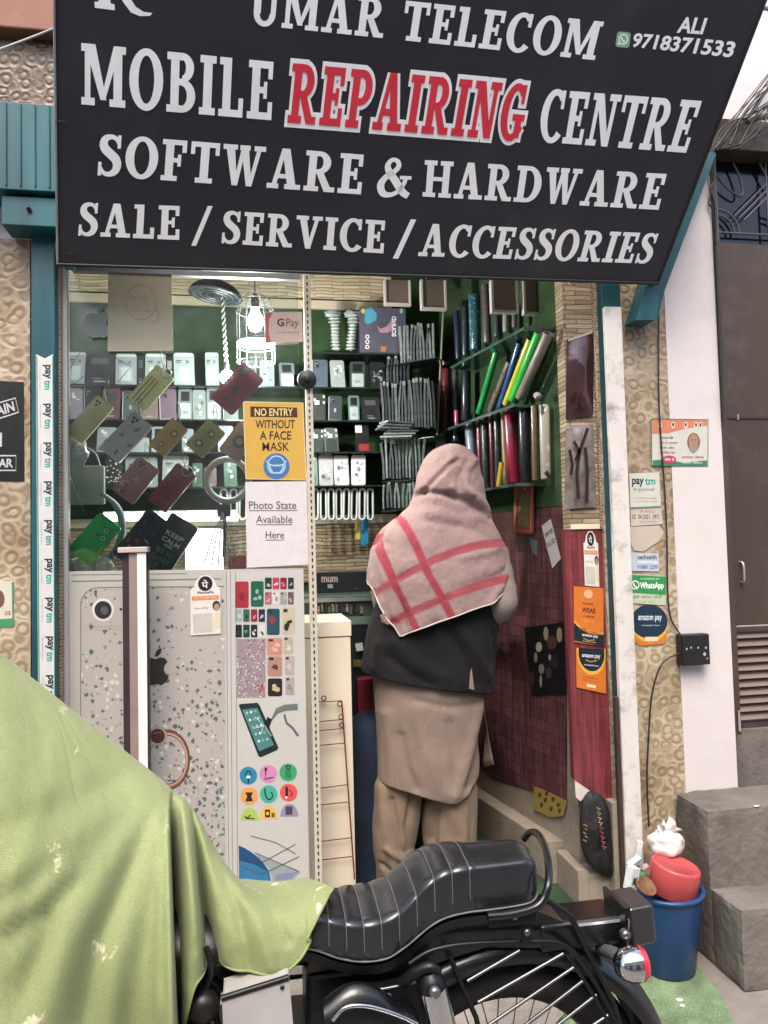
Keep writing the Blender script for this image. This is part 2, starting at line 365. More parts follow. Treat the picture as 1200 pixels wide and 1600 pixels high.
# ---------------------------------------------------------------- flat sheets: a homography from the unit square onto a quad seen in the survey
class Sheet:
    def __init__(s, q, plane):
        s.pl = plane; (x0, y0), (x1, y1), (x2, y2), (x3, y3) = q      # TL TR BR BL
        dx1, dx2, sx = x1-x2, x3-x2, x0-x1+x2-x3; dy1, dy2, sy = y1-y2, y3-y2, y0-y1+y2-y3
        den = dx1*dy2-dx2*dy1
        g = (sx*dy2-dx2*sy)/den; h = (dx1*sy-sx*dy1)/den
        s.H = (x1-x0+g*x1, x3-x0+h*x3, x0, y1-y0+g*y1, y3-y0+h*y3, y0, g, h)
    def px(s, u, v):
        a, b, c, d, e, f, g, h = s.H; w_ = g*u+h*v+1
        return (a*u+b*v+c)/w_, (d*u+e*v+f)/w_
    def P(s, u, v, off=0): return s.pl.hit(*s.px(u, v), off)
    def rect(s, mb, u0, v0, u1, v1, mt, off): return mb.sheet([s.P(u0, v1, off), s.P(u1, v1, off), s.P(u1, v0, off), s.P(u0, v0, off)], mt)
    def poly(s, mb, pts, mt, off): return mb.sheet([s.P(u, v, off) for u, v in pts], mt)
    def oval(s, mb, cu, cv, ru, rv, mt, off, n=28, a0=0, a1=360):
        pts = [(cu+ru*math.cos(R(a0+(a1-a0)*k/n)), cv-rv*math.sin(R(a0+(a1-a0)*k/n))) for k in range(n+(0 if a1-a0 == 360 else 1))]
        return s.poly(mb, pts, mt, off)
    def rrect(s, mb, u0, v0, u1, v1, ru, rv, mt, off, n=5):
        pts = []
        for cu, cv, a in ((u1-ru, v0+rv, 0), (u0+ru, v0+rv, 90), (u0+ru, v1-rv, 180), (u1-ru, v1-rv, 270)):
            pts += [(cu+ru*math.cos(R(a+90*k/n)), cv-rv*math.sin(R(a+90*k/n))) for k in range(n+1)]
        return s.poly(mb, pts, mt, off)
    def ring(s, mb, cu, cv, ru, rv, t, mt, off, n=36, a0=0, a1=360):
        rows = []
        for k in range(n+1):
            a = R(a0+(a1-a0)*k/n); rows.append([s.P(cu+ru*math.cos(a), cv-rv*math.sin(a), off), s.P(cu+ru*t*math.cos(a), cv-rv*t*math.sin(a), off)])
        return mb.grid(rows, mt, False)
    def line(s, mb, pts, wu, wv, mt, off):
        rows = []
        for i, (u, v) in enumerate(pts):
            a = pts[max(i-1, 0)]; b = pts[min(i+1, len(pts)-1)]; du, dv = (b[0]-a[0])/wu, (b[1]-a[1])/wv; l = math.hypot(du, dv) or 1
            nx, ny = -dv/l*wu/2, du/l*wv/2
            rows.append([s.P(u+nx, v+ny, off), s.P(u-nx, v-ny, off)])
        return mb.grid(rows, mt, False)
    def text(s, mb, body, u0, v0, u1, v1, mt, off, bold=.0, shear=0, fit=True, und=False):
        vs, fs = glyph_mesh(body, bold, shear)
        if not vs: return mb
        xs = [p[0] for p in vs]; ys = [p[1] for p in vs]; a, b, c, d = min(xs), max(xs), min(ys), max(ys)
        mb.add([s.P(u0+(x-a)/(b-a)*(u1-u0), v1-(y-c)/(d-c)*(v1-v0), off) for x, y in vs], fs, mt)
        if und: s.rect(mb, u0, v1+(v1-v0)*.10, u1, v1+(v1-v0)*.17, mt, off)
        return mb
GM = {}
def glyph_mesh(body, bold=0, shear=0):
    k = (body, bold, shear)
    if k in GM: return GM[k]
    cu = bpy.data.curves.new('t', 'FONT'); cu.body = body; cu.offset = bold; cu.shear = shear; cu.resolution_u = 3; cu.fill_mode = 'FRONT'
    o = bpy.data.objects.new('t', cu); COL.objects.link(o)
    dg = bpy.context.evaluated_depsgraph_get(); dg.update()
    me = bpy.data.meshes.new_from_object(o.evaluated_get(dg))
    r = ([(q.co.x, q.co.y) for q in me.vertices], [list(p.vertices) for p in me.polygons])
    bpy.data.meshes.remove(me); bpy.data.objects.remove(o); bpy.data.curves.remove(cu)
    GM[k] = r; return r
def spline(pts, n):
    """Catmull-Rom through tuples"""
    P = [Vector(p) for p in pts]; out = []
    for i in range(len(P)-1):
        a, b, c, d = P[max(i-1, 0)], P[i], P[i+1], P[min(i+2, len(P)-1)]
        for k in range(n):
            t = k/n
            out.append(.5*((2*b)+(c-a)*t+(2*a-5*b+4*c-d)*t*t+(3*b-a-3*c+d)*t**3))
    out.append(P[-1]); return out
# ---------------------------------------------------------------- slab-serif capitals for the signboard
def slab(ch, g=0.0):
    """pieces of a capital as quads strips; g grows every stroke outwards. returns (advance, [strip, ...])"""
    S = []; t = .125
    def rc(x0, y0, x1, y1): S.append([[(x0-g, y0-g), (x1+g, y0-g)], [(x0-g, y1+g), (x1+g, y1+g)]])
    def dg(x0, x1, x2, x3):      # a diagonal stem: top x0..x1, foot x3..x2
        S.append([[(x3-g, -g*.0), (x2+g, -g*.0)], [(x0-g, 1+g*.0), (x1+g, 1+g*.0)]])
    def rg(cx, cy, ro, so, ri, si, a0=0, a1=360, n=28):
        rows = []
        for k in range(n+1):
            a = R(a0+(a1-a0)*k/n)
            rows.append([(cx+(ro+g)*math.cos(a), cy+(so+g)*math.sin(a)), (cx+max(ri-g, .005)*math.cos(a), cy+max(si-g, .005)*math.sin(a))])
        S.append(rows)
    def rib(pts, ws, n=6):
        q = spline([(x, y, w_) for (x, y), w_ in zip(pts, ws)], n); rows = []
        for i, p in enumerate(q):
            d = (q[min(i+1, len(q)-1)]-q[max(i-1, 0)]); d.z = 0; d.normalize(); h = p.z/2+g
            rows.append([(p.x-d.y*h, p.y+d.x*h), (p.x+d.y*h, p.y-d.x*h)])
        S.append(rows)
    def stemL(w_=.2, top=True, bot=.38): 
        rc(.09, 0, .09+w_, 1)
        if top: rc(0, 1-t, .29, 1)
        if bot: rc(0, 0, bot, t)
    W = .7
    if ch == 'I': rc(.09, 0, .30, 1); rc(0, 0, .39, t); rc(0, 1-t, .39, 1); W = .39
    elif ch == 'M':
        rc(.08, 0, .21, 1); rc(.74, 0, .94, 1); rc(0, 0, .31, t); rc(.65, 0, 1.02, t); rc(0, 1-t, .2, 1); rc(.8, 1-t, 1.02, 1)
        S.append([[(.44-g, .1), (.58+g, .1)], [(.08-g, 1+g), (.32+g, 1+g)]]); S.append([[(.45-g, .1), (.55+g, .1)], [(.74-g, 1+g), (.9+g, 1+g)]]); W = 1.02
    elif ch == 'O': rg(.4, .5, .4, .52, .185, .40); W = .8
    elif ch == 'B':
        stemL(.2, True, .3); rc(.2, 1-t, .37, 1); rc(.2, .46, .38, .46+t*.9); rc(.2, 0, .36, t)
        rg(.36, .755, .28, .245, .085, .13, -90, 90, 14); rg(.36, .285, .33, .285, .125, .165, -90, 90, 16); W = .7
    elif ch == 'L': stemL(); rc(.09, 0, .6, t); rc(.485, 0, .6, .33); W = .62
    elif ch in 'EF':
        stemL(.2, True, .4); rc(.09, 1-t, .6, 1); rc(.49, .7, .6, 1); rc(.29, .45, .45, .56); rc(.39, .36, .475, .65); W = .62
        if ch == 'E': rc(.09, 0, .62, t); rc(.51, 0, .62, .31); W = .64
    elif ch == 'T': rc(.25, 0, .46, 1); rc(0, 1-t, .71, 1); rc(0, .69, .1, 1); rc(.61, .69, .71, 1); rc(.14, 0, .57, t); W = .71
    elif ch == 'C': rg(.4, .5, .4, .52, .185, .40, 48, 318); rc(.56, .66, .655, 1.0); W = .68
    elif ch == 'G': rg(.4, .5, .4, .52, .185, .40, 48, 330); rc(.565, .67, .655, 1.0); rc(.49, .05, .68, .45); rc(.38, .36, .76, .47); W = .77
    elif ch == 'S':
        rib([(.50, .78), (.42, .91), (.29, .95), (.16, .89), (.125, .75), (.19, .63), (.31, .53), (.43, .42), (.475, .27), (.42, .12), (.29, .05), (.15, .08), (.06, .22)],
            [.08, .1, .12, .17, .2, .22, .22, .22, .2, .17, .12, .1, .08]); rc(.46, .68, .54, 1); rc(.02, 0, .10, .33); W = .58
    elif ch == 'A':
        dg(.33, .45, .22, .10); dg(.33, .53, .76, .54); rc(.2, .26, .58, .37); rc(0, 0, .3, t); rc(.45, 0, .86, t); W = .86
    elif ch == 'P': stemL(); rc(.2, 1-t, .37, 1); rc(.2, .40, .37, .40+t*.9); rg(.36, .70, .31, .30, .11, .185, -90, 90, 16); W = .69
    elif ch == 'R':
        stemL(); rc(.2, 1-t, .37, 1); rc(.2, .44, .37, .44+t*.9); rg(.36, .72, .30, .28, .1, .16, -90, 90, 16)
        S.append([[(.53-g, 0), (.75+g, 0)], [(.27-g, .52), (.46+g, .52)]]); rc(.53, 0, .8, t); W = .8
    elif ch == 'N':
        rc(.10, 0, .215, 1); rc(.60, 0, .715, 1); S.append([[(.52-g, -g), (.715+g, -g)], [(.08-g, 1+g), (.30+g, 1+g)]])
        rc(0, 0, .32, t); rc(0, 1-t, .2, 1); rc(.49, 1-t, .82, 1); W = .82
    elif ch == 'U': rc(.09, .3, .285, 1); rc(.56, .3, .70, 1); rc(0, 1-t, .38, 1); rc(.46, 1-t, .80, 1); rg(.395, .32, .305, .34, .14, .2, 180, 360, 18); W = .8
    elif ch == 'W':
        dg(.06, .28, .41, .27); dg(.47, .58, .41, .31); dg(.44, .63, .77, .63); dg(.87, .98, .77, .67)
        rc(0, 1-t, .36, 1); rc(.42, 1-t, .68, 1); rc(.78, 1-t, 1.07, 1); W = 1.07
    elif ch == 'H': rc(.09, 0, .29, 1); rc(.57, 0, .77, 1); rc(.29, .45, .57, .56); [rc(a, b, a+.38, b+t) for a in (0, .48) for b in (0, 1-t)]; W = .86
    elif ch == 'D': stemL(.2, True, .3); rc(.2, 1-t, .37, 1); rc(.2, 0, .37, t); rg(.36, .5, .42, .5, .2, .385, -90, 90, 20); W = .79
    elif ch == 'V': dg(.08, .30, .50, .33); dg(.60, .72, .48, .36); rc(0, 1-t, .38, 1); rc(.5, 1-t, .81, 1); W = .81
    elif ch == '&':
        rib([(.86, .04), (.70, .14), (.50, .40), (.30, .66), (.26, .82), (.36, .95), (.5, .92), (.54, .79), (.45, .66), (.22, .48), (.12, .28), (.2, .08), (.4, .05), (.6, .16), (.72, .36), (.75, .5)],
            [.16, .19, .2, .18, .14, .11, .12, .13, .13, .15, .19, .18, .12, .11, .11, .11]); rc(.60, .46, .90, .55); W = .9
    elif ch == '/': S.append([[(0, -.05), (.15, -.05)], [(.38, 1.05), (.53, 1.05)]]); W = .53
    elif ch == ' ': W = .34
    return W, S
def slab_text(sh, mb, body, mt, off, grow=0.0, gap=.085, word=None):
    x = 0; pieces = []; wi = 0
    for ch in body:
        wi += ch == ' '
        W, S = slab(ch, grow); S = S if word is None or wi == word else []; pieces += [[[(x+px, py) for px, py in row] for row in st] for st in S]; x += W+gap
    tot = x-gap
    for k, st in enumerate(pieces):
        o = off+.00006*(k % 12)
        mb.grid([[sh.P(px/tot, 1-py, o) for px, py in row] for row in st], mt, False)

# ---------------------------------------------------------------- signboard, leaning out from the wall at its top
LEAN = R(30)
sb0 = at(560, 426, 2.56)
SIGN = Plane(sb0, (0, -math.cos(LEAN), -math.sin(LEAN)))
q = [(84, -150), (1197, -2), (1028, 441), (91, 411)]
board = Sheet(q, SIGN)
m_flex = mat('sign_flex', '#2b292f', .40, var=.16, vs=1.3, bump=.3, bs=3.5, dirt=.3, dcol='#57534f', ds=2.2)
m_teal = streaky('teal_paint', '#0f434c', '#186068', (9, 9, 1.2), .45, bump=.15)
m_white = mat('sign_white', '#f8f8f8', .5, var=.05)
m_red = mat('sign_red', '#d93244', .5, var=.06)
m_alu = mat('aluminium', '#a9adaf', .35, .8, var=.1)
m_black = mat('black_plastic', '#17181a', .4)
base = at(560, 426, 2.56)
sign = thing('shop_sign', 'huge black signboard with white and red capitals leaning out above the open shopfront', 'sign', base)
mb = MB(); inn = -SIGN.n*.018
mb.prism([board.P(0, 0), board.P(1, 0), board.P(1, 1), board.P(0, 1)], inn, m_flex); mb.build('board', sign)
# teal side box that carries the board
mb = MB(); BACKY = 2.70
def side(uu, off):
    t0, b0 = board.P(uu, 0, -.02), board.P(uu, 1, -.02)
    return [t0, b0, Vector((b0.x+off*.5, BACKY, b0.z+.02)), Vector((t0.x+off, BACKY, t0.z))]
mb.prism(side(1.0, .0), (-.02, 0, 0), m_teal); mb.build('side_panel', sign)
mb = MB(); mb.prism(side(0.0, .0), (.02, 0, 0), m_teal); mb.build('side_panel', sign)
mb = MB()
for a, b in ((0, 1), ):
    mb.tube([board.P(-.002, 1.005, .004), board.P(1.002, 1.005, .004)], .006, m_black, 6)
mb.tube([board.P(-.001, 0, .003), board.P(-.001, 1, .003)], .004, m_alu, 6); mb.tube([board.P(1.001, 0, .003), board.P(1.001, 1, .003)], .004, m_black, 6)
mb.build('edge_trim', sign)
LINES = [('UMAR TELECOM', [(394, -25), (944, 34), (929, 94), (390, 38)]), ('MOBILE', [(127, 67), (430, 97), (425, 188), (127, 163)]),
         ('CENTRE', [(851, 139), (1099, 158), (1073, 239), (840, 221)]), ('SOFTWARE', [(155, 209), (571, 242), (565, 304), (151, 274)]),
         ('&', [(592, 246), (646, 248), (640, 309), (586, 306)]), ('HARDWARE', [(664, 250), (1044, 272), (1030, 328), (660, 307)]),
         ('SALE', [(125, 316), (283, 322), (281, 375), (121, 368)]), ('/', [(305, 323), (332, 325), (326, 382), (299, 381)]),
         ('SERVICE', [(349, 329), (604, 345), (600, 396), (345, 380)]), ('/', [(620, 344), (650, 346), (644, 403), (614, 401)]),
         ('ACCESSORIES', [(660, 349), (1031, 365), (1015, 412), (653, 400)])]
for txt, qq in LINES:
    for k in range(len(txt.split())): mb = MB(); slab_text(Sheet(qq, SIGN), mb, txt, m_white, .0012, word=k); mb.build('lettering', sign)
sh = Sheet([(458, 99), (830, 134), (813, 220), (449, 191)], SIGN)
mb = MB(); slab_text(sh, mb, 'REPAIRING', m_white, .0012, .085, .13); slab_text(sh, mb, 'REPAIRING', m_red, .003, .005, .13); o = mb.build('lettering', sign); o['label'] = 'red lettering with white outline'
mb = MB()
Sheet([(1060, 26), (1106, 28), (1101, 54), (1057, 51)], SIGN).text(mb, 'ALI', 0, 0, 1, 1, m_white, .0012, .03, .15); mb.build('lettering', sign); mb = MB()
Sheet([(991, 51), (1150, 65), (1146, 91), (988, 74)], SIGN).text(mb, '9718371533', 0, 0, 1, 1, m_white, .0012, .03, .15); mb.build('lettering', sign)
mb = MB(); s2 = Sheet([(965, 49), (986, 51), (983, 75), (961, 73)], SIGN); g1 = flat('#86b592')
s2.rrect(mb, 0, 0, 1, 1, .2, .2, g1, .0012); s2.ring(mb, .5, .48, .36, .36, .72, m_white, .0018); s2.poly(mb, [(.15, .9), (.2, .6), (.4, .8)], m_white, .0018)
s2.line(mb, [(.38, .36), (.4, .5), (.5, .6), (.64, .62)], .13, .13, m_white, .002); mb.build('emblem', sign)
mb = MB(); s3 = Sheet([(140, -140), (245, -120), (238, 24), (148, 12)], SIGN)
s3.poly(mb, [(.0, 1.0), (.0, .93), (.07, .92), (.07, 0), (.27, 0), (.27, .92), (.34, .93), (.34, 1.0)], m_white, .0012)
s3.poly(mb, [(.42, .62), (.56, .78), (.7, .92), (.84, .97), (1.0, .97), (.96, 1.01), (.78, 1.03), (.62, 1.0), (.48, .88), (.34, .68)], m_white, .0013); mb.build('lettering', sign)
# ---------------------------------------------------------------- the setting
def X(px, py, Y): return at(px, py, Y).x
def Z(px, py, Y): return at(px, py, Y).z
m_conc = mat('concrete', '#847e76', .8, var=.22, vs=5, bump=.35, bs=70, dirt=.6, dcol='#5b544b', ds=4)
m_conc2 = mat('concrete_steps', '#6b655e', .85, var=.3, vs=4, bump=.5, bs=45, dirt=.8, dcol='#45403a', ds=5)
m_road = mat('asphalt', '#86817a', .85, var=.25, vs=5, bump=.5, bs=120, dirt=.5, dcol='#3a3733')
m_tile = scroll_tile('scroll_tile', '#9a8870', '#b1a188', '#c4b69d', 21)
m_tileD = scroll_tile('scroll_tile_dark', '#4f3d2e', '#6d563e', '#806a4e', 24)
m_wwall = mat('white_wall', '#d0c8c6', .75, var=.05, vs=2.5, bump=.18, bs=11, dirt=.35, dcol='#a89b90', ds=2.6)
m_terra = mat('terracotta_paint', '#84543f', .6, var=.12, vs=4, dirt=.3, dcol='#a78a78')
m_grass = turf('turf_wall', '#1c3418', '#30522a', '#527248')
m_turf = turf('turf_mat', '#5d7350', '#7f9770', '#a2b493', scale=210)
m_turfD = turf('turf_floor', '#1f3320', '#33502f', '#4a6841')
m_stone = stone_stack('ledge_stone', ['#9c8a6c', '#cdbd9a', '#e8dcc0', '#8d7a5c'])
m_stoneB = stone_stack('ledge_stone_brown', ['#5f5140', '#8f7d62', '#b3a285', '#4f4231'], .8)
m_redbrick = brick_paper('red_brick_paper', '#884043', '#803a40', '#79353c', .085, .055)
m_purple = brick_paper('purple_brick_paper', '#74484a', '#5f3b3f', '#4a3034', .10, .048, .45, 1)
m_plaster = mat('old_plaster', '#8d8273', .8, var=.15, vs=6, bump=.3, bs=40, dirt=.5, dcol='#5d5346')
m_ceil = mat('ceiling_foil', '#5a5c5c', .35, var=.1)
m_dk = mat('dark_gap', '#141414', .8, var=0)
m_cream = mat('cream_board', '#d8ccb4', .55, var=.06, vs=4, dirt=.2, dcol='#b3a488')

mb = MB(); mb.sheet([(-40, -40, -.1), (40, -40, -.1), (40, 40, -.1), (-40, 40, -.1)], m_road); struct(mb.build('street'))
mb = MB(); mb.box((-6, 2.14, -.1), (6, 2.72, 0.0), m_conc); struct(mb.build('pavement', bevel=.012))
FLOOR = .134
mb = MB(); mb.box((-1.1, 2.74, 0), (1.32, 4.0, FLOOR), m_conc); mb.box((-1.1, 2.741, FLOOR), (1.3, 3.95, FLOOR+.006), m_turfD); struct(mb.build('shop_floor'))
mb = MB(); a, b, c, d = atz(985, 1505, .004), atz(1085, 1508, .004), atz(1132, 1570, .004), atz(960, 1600, .004)
c2 = atz(1128, 1560, .004); mb.prism([(.85, 2.15, .004), (a.x-.2, 2.66, .004), (1.44, 2.66, .004), (b.x, b.y, .004), (c2.x, c2.y, .004), (c2.x-.05, 2.15, .004)], (0, 0, .009), m_turf)
tag(mb.build('turf_mat'), 'worn green artificial turf mat on the pavement under the blue bucket', 'mat')
# shop shell
BY = 3.92
RW = Plane(at(880, 600, 2.80), Vector((at(690, 600, BY)-at(880, 600, 2.80)).cross(Vector((0, 0, 1)))))
rf, rb = at(880, 600, 2.80), at(690, 600, BY)
mb = MB(); mb.box((-1.05, BY, 0), (rb.x+.12, BY+.1, 3.42), m_grass); bw = tag(mb.build('back_wall'), 'back wall of the shop covered in green turf behind the phone case shelves', 'wall')
def strip(px0, py0, px1, py1, Y, th, mt, name, par):
    p, q_ = at(px0, py0, Y), at(px1, py1, Y); m_ = MB(); m_.box((p.x, Y, q_.z), (q_.x, Y+th, p.z), mt); return m_.build(name, par)
strip(97, 330, 612, 470, BY-.012, .011, m_stone, 'stone_paper', bw); strip(97, 815, 620, 905, BY-.012, .011, m_stoneB, 'stone_paper', bw)
strip(97, 812, 620, 816, BY-.02, .018, m_cream, 'trim_strip', bw)
strip(97, 470, 612, 473, BY-.02, .018, m_cream, 'trim_strip', bw)
d = (rb-rf); d.z = 0
nrm = RW.n
def rwq(z0, z1, t0, t1, off): return [Vector((rf.x, rf.y, z0))+d*t0+nrm*off, Vector((rf.x, rf.y, z0))+d*t1+nrm*off, Vector((rf.x, rf.y, z1))+d*t1+nrm*off, Vector((rf.x, rf.y, z1))+d*t0+nrm*off]
mb = MB(); mb.prism(rwq(0, 3.42, 0, 1, 0), -nrm*.06, m_plaster); rw = tag(mb.build('side_wall'), 'right inner wall of the shop, turf above and dark red brick paper below', 'wall')
zt = RW.hit(880, 790).z; zl = RW.hit(880, 1240).z
mb = MB(); mb.prism(rwq(zt, 3.4, 0, 1, .002), nrm*.006, m_grass); mb.build('turf_panel', rw)
mb = MB(); mb.prism([RW.hit(886, 1252, .002), RW.hit(770, 1215, .002), Vector((rb.x, rb.y, zl+.02))+nrm*.002, Vector((rb.x, rb.y, zt-.003))+nrm*.002, Vector((rf.x, rf.y, zt-.003))+nrm*.002], nrm*.004, m_purple); mb.build('brick_paper', rw)
mb = MB(); mb.box((-1.05, 2.8, 0), (-.99, BY, 3.42), m_grass); tag(mb.build('side_wall'), 'left inner wall of the shop beyond the glass', 'wall')
mb = MB(); mb.box((-1.05, 2.72, 3.42), (1.4, BY+.1, 3.48), m_ceil); tag(mb.build('shop_ceiling'), 'silvery ceiling inside the shop', 'ceiling')
# front of the building
xl = X(47, 600, 2.70); xo = X(1048, 700, 2.70); xw = X(1128, 700, 2.70); xp = X(972, 700, 2.70)
mb = MB(); mb.box((-3.2, 2.70, -.1), (xl, 3.1, 2.62), m_tile); tag(mb.build('pillar'), 'left pillar faced with beige scroll tiles behind the black poster', 'pillar')
mb = MB(); mb.box((xp-.09, 2.70, -.1), (xo, 2.98, 2.62), m_tile); tag(mb.build('pillar'), 'narrow pillar of beige scroll tiles covered in payment stickers', 'pillar')
mb = MB(); mb.box((xo, 2.698, -.1), (xw, 3.0, 3.26), m_wwall); mb.box((-3.2, 2.70, 2.62), (xo, 2.77, 6), m_wwall); mb.box((xo, 2.698, 3.26), (4.5, 3.1, 6), m_wwall)
tag(mb.build('front_wall'), 'white plastered front wall between the tiled pillar and the brown door', 'wall')
# terracotta beam and dark tiles above the left pillar
mb = MB(); p, q_ = at(-300, -200, 2.62), at(120, 52, 2.62); mb.box((p.x, 2.62, q_.z), (q_.x, 2.695, p.z), m_terra); tag(mb.build('beam', bevel=.006), 'terracotta painted beam at the top left above the tiles', 'beam')
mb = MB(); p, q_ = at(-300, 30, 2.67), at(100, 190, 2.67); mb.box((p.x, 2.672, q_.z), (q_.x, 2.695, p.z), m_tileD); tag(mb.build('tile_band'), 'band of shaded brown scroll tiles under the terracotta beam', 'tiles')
mb = MB(); p, q_ = at(-300, 136, 2.56), at(94, 300, 2.56); mb.box((p.x, 2.56, q_.z), (q_.x, 2.69, p.z), m_teal)
for k in range(7):
    x_ = q_.x-.03-.045*k; mb.box((x_-.006, 2.555, q_.z+.01), (x_, 2.56, p.z-.005), m_teal)
sb = thing('shutter_box', 'scuffed teal metal shutter housing on the left beside the signboard', 'shutter box', (p.x*.5+q_.x*.5, 2.62, q_.z)); mb.build('housing', sb, bevel=.004)
mb = MB(); p, q_ = at(2, 305, 2.58), at(94, 355, 2.58); mb.box((p.x, 2.58, q_.z), (q_.x, 2.69, p.z), m_teal); mb.tube([at(45, 327, 2.578), at(45, 327, 2.57)], .008, m_black, 8); mb.build('bracket', sb, bevel=.008)
mb = MB(); p, q_ = at(48, 356, 2.655), at(89, 1420, 2.655); mb.box((p.x, 2.655, -.0), (q_.x, 2.80, p.z), m_teal)
tp = tag(mb.build('door_post', bevel=.004), 'teal painted post on the left edge of the shop, carrying the long payment sticker strip', 'post')
# left jamb: brick patterned strip and aluminium frame of the glass front
GY = 2.74
m_jamb = brick_paper('jamb_paper', '#a58f74', '#8c5f50', '#c9bda8', .02, .012, .5)
mb = MB(); p, q_ = at(90, 420, 2.72), at(98, 880, 2.72); mb.box((p.x, 2.70, .3), (q_.x, 2.76, p.z), m_jamb); tag(mb.build('jamb'), 'thin jamb with small brick pattern beside the glass front', 'jamb')
# stone paper and red paper return on the right
SY = 2.715
mb = MB(); p, q_ = at(877, 425, SY), at(944, 826, SY); mb.box((p.x, SY, q_.z), (q_.x, SY+.07, p.z), m_stoneB); mb.box((q_.x-.018, SY-.012, q_.z), (q_.x, SY-.0005, p.z), m_jamb); mb.box((p.x, SY-.006, q_.z), (q_.x-.02, SY-.0005, q_.z+.02), m_cream)
tag(mb.build('stone_panel'), 'narrow brown ledge-stone panel on the right holding two hanging packets', 'panel')
mb = MB(); RS = PY(SY); mb.prism([RS.hit(882, 827), RS.hit(944, 827), RS.hit(960, 1262), RS.hit(925, 1236), RS.hit(897, 1218)], (0, .03, 0), m_redbrick)
rp = tag(mb.build('brick_print_board'), 'bright red brick-print panel with orange payment posters', 'panel')
mb = MB(); mb.prism([RS.hit(898, 1219, -.002), RS.hit(923, 1236, -.002), RS.hit(907, 1252, -.002), RS.hit(900, 1246, -.002)], (0, .004, 0), flat('#cfc3ba')); mb.build('torn_backing', rp); mb = MB(); mb.prism([RS.hit(949, 1252, -.002), RS.hit(960, 1263, -.002), RS.hit(960, 1274, -.002), RS.hit(949, 1270, -.002)], (0, .004, 0), flat('#cfc3ba')); mb.build('torn_backing', rp)
# teal frame and white post at the right of the opening
xa = X(946, 600, 2.66)
mb = MB(); xd = X(958, 480, 2.655); mb.box((xa-.002, 2.66, 0), (xa+.02, 2.80, 2.55), m_teal); mb.box((xa, 2.655, Z(950, 481, 2.65)), (X(969, 460, 2.655), 2.69, 2.6), m_teal); 
tag(mb.build('door_post'), 'teal frame post on the right of the opening behind the white board', 'post')
m_wpost = mat('white_post_paint', '#cfcac3', .55, var=.06, vs=6, dirt=.9, dcol='#7b7064', ds=9)
mb = MB(); xb0, xb1 = X(950, 600, 2.63), X(976, 600, 2.63)
mb.box((xb0, 2.63, .01), (xb1, 2.655, Z(955, 479, 2.63)), m_wpost); o = mb.build('white_post', bevel=.003); tag(o, 'flaking white board nailed upright against the right post', 'post')
m_rust = mat('rust_dark', '#3a2a22', .8, var=.3, vs=20)
mb = MB(); mb.box((xb0-.016, 2.64, .01), (xb0-.002, 2.658, Z(960, 1090, 2.64)), m_rust); mb.box((X(962, 1100, 2.66)-.03, 2.66, .01), (X(962, 1100, 2.66)+.02, 2.73, Z(960, 1255, 2.66)), m_plaster)
tag(mb.build('frame_foot'), 'rusty dark foot of the frame left of the white board', 'frame')
mb = MB(); p = at(1005, 470, 2.60); tx = [at(1012, 440, 2.6), at(1033, 440, 2.6), at(1025, 500, 2.6), at(993, 500, 2.6)]; mb.prism(tx, (0, .09, 0), m_teal); mb.prism([at(1026, 441, 2.63), at(1113, 235, 2.63), at(1119, 240, 2.63), at(1038, 455, 2.63), at(1028, 498, 2.63), at(1022, 498, 2.63)], (0, .05, 0), m_teal); tag(mb.build('bracket', bevel=.003), 'teal metal bracket under the right end of the signboard', 'bracket')
# low curb and plaster step inside on the right
mb = MB(); p = RW.hit(900, 1260); zk = Z(905, 1357, 2.72)
kx0 = X(903, 1357, 2.70); mb.prism([(kx0, 2.70, .0), (kx0, 2.70, zk), (rf.x-.015, 2.70, zk), (rf.x-.015, 2.70, 0)], (0, .2, 0), m_plaster); mb.prism([(rf.x-.014, 2.70, 0), (rf.x-.014, 2.70, zk-.015), (xa-.004, 2.70, zk-.015), (xa-.004, 2.70, 0)], (0, .09, 0), m_plaster)
mb.prism([Vector((rf.x, 2.91, FLOOR+.006))-Vector((.09, 0, 0)), Vector((rf.x-.09, 2.91, zk+.03)), Vector((rf.x-.002, 2.91, zk+.03)), Vector((rf.x-.002, 2.91, FLOOR+.006))], Vector((d.x*.85, d.y*.85, 0)), m_plaster)
tag(mb.build('plaster_curb', bevel=.006), 'bare plaster curb at the foot of the right inner wall', 'curb')
# steps to the neighbour's door
sx = 1.582
for nm, lab, y0, z1 in (('step', 'upper stained concrete step below the white wall', 2.48, .54), ('step', 'lower concrete step in front, beside the blue bucket', 2.31, .27)):
    mb = MB(); y1 = 2.695 if z1 > .5 else 2.478
    nn = 14
    for k in range(1): 
        rows = []
    mb.rough_box((sx, y0, 0.002), (3.0, y1, z1), m_conc2, .02, .0022, .007)
    tag(mb.build(nm), lab, 'step')
mb = MB(); mb.box((xw+.012, 2.76, .3), (3.6, 3.0, Z(1150, 1141, 2.76)), m_conc2); tag(mb.build('door_sill'), 'bare cement sill under the brown door', 'sill')
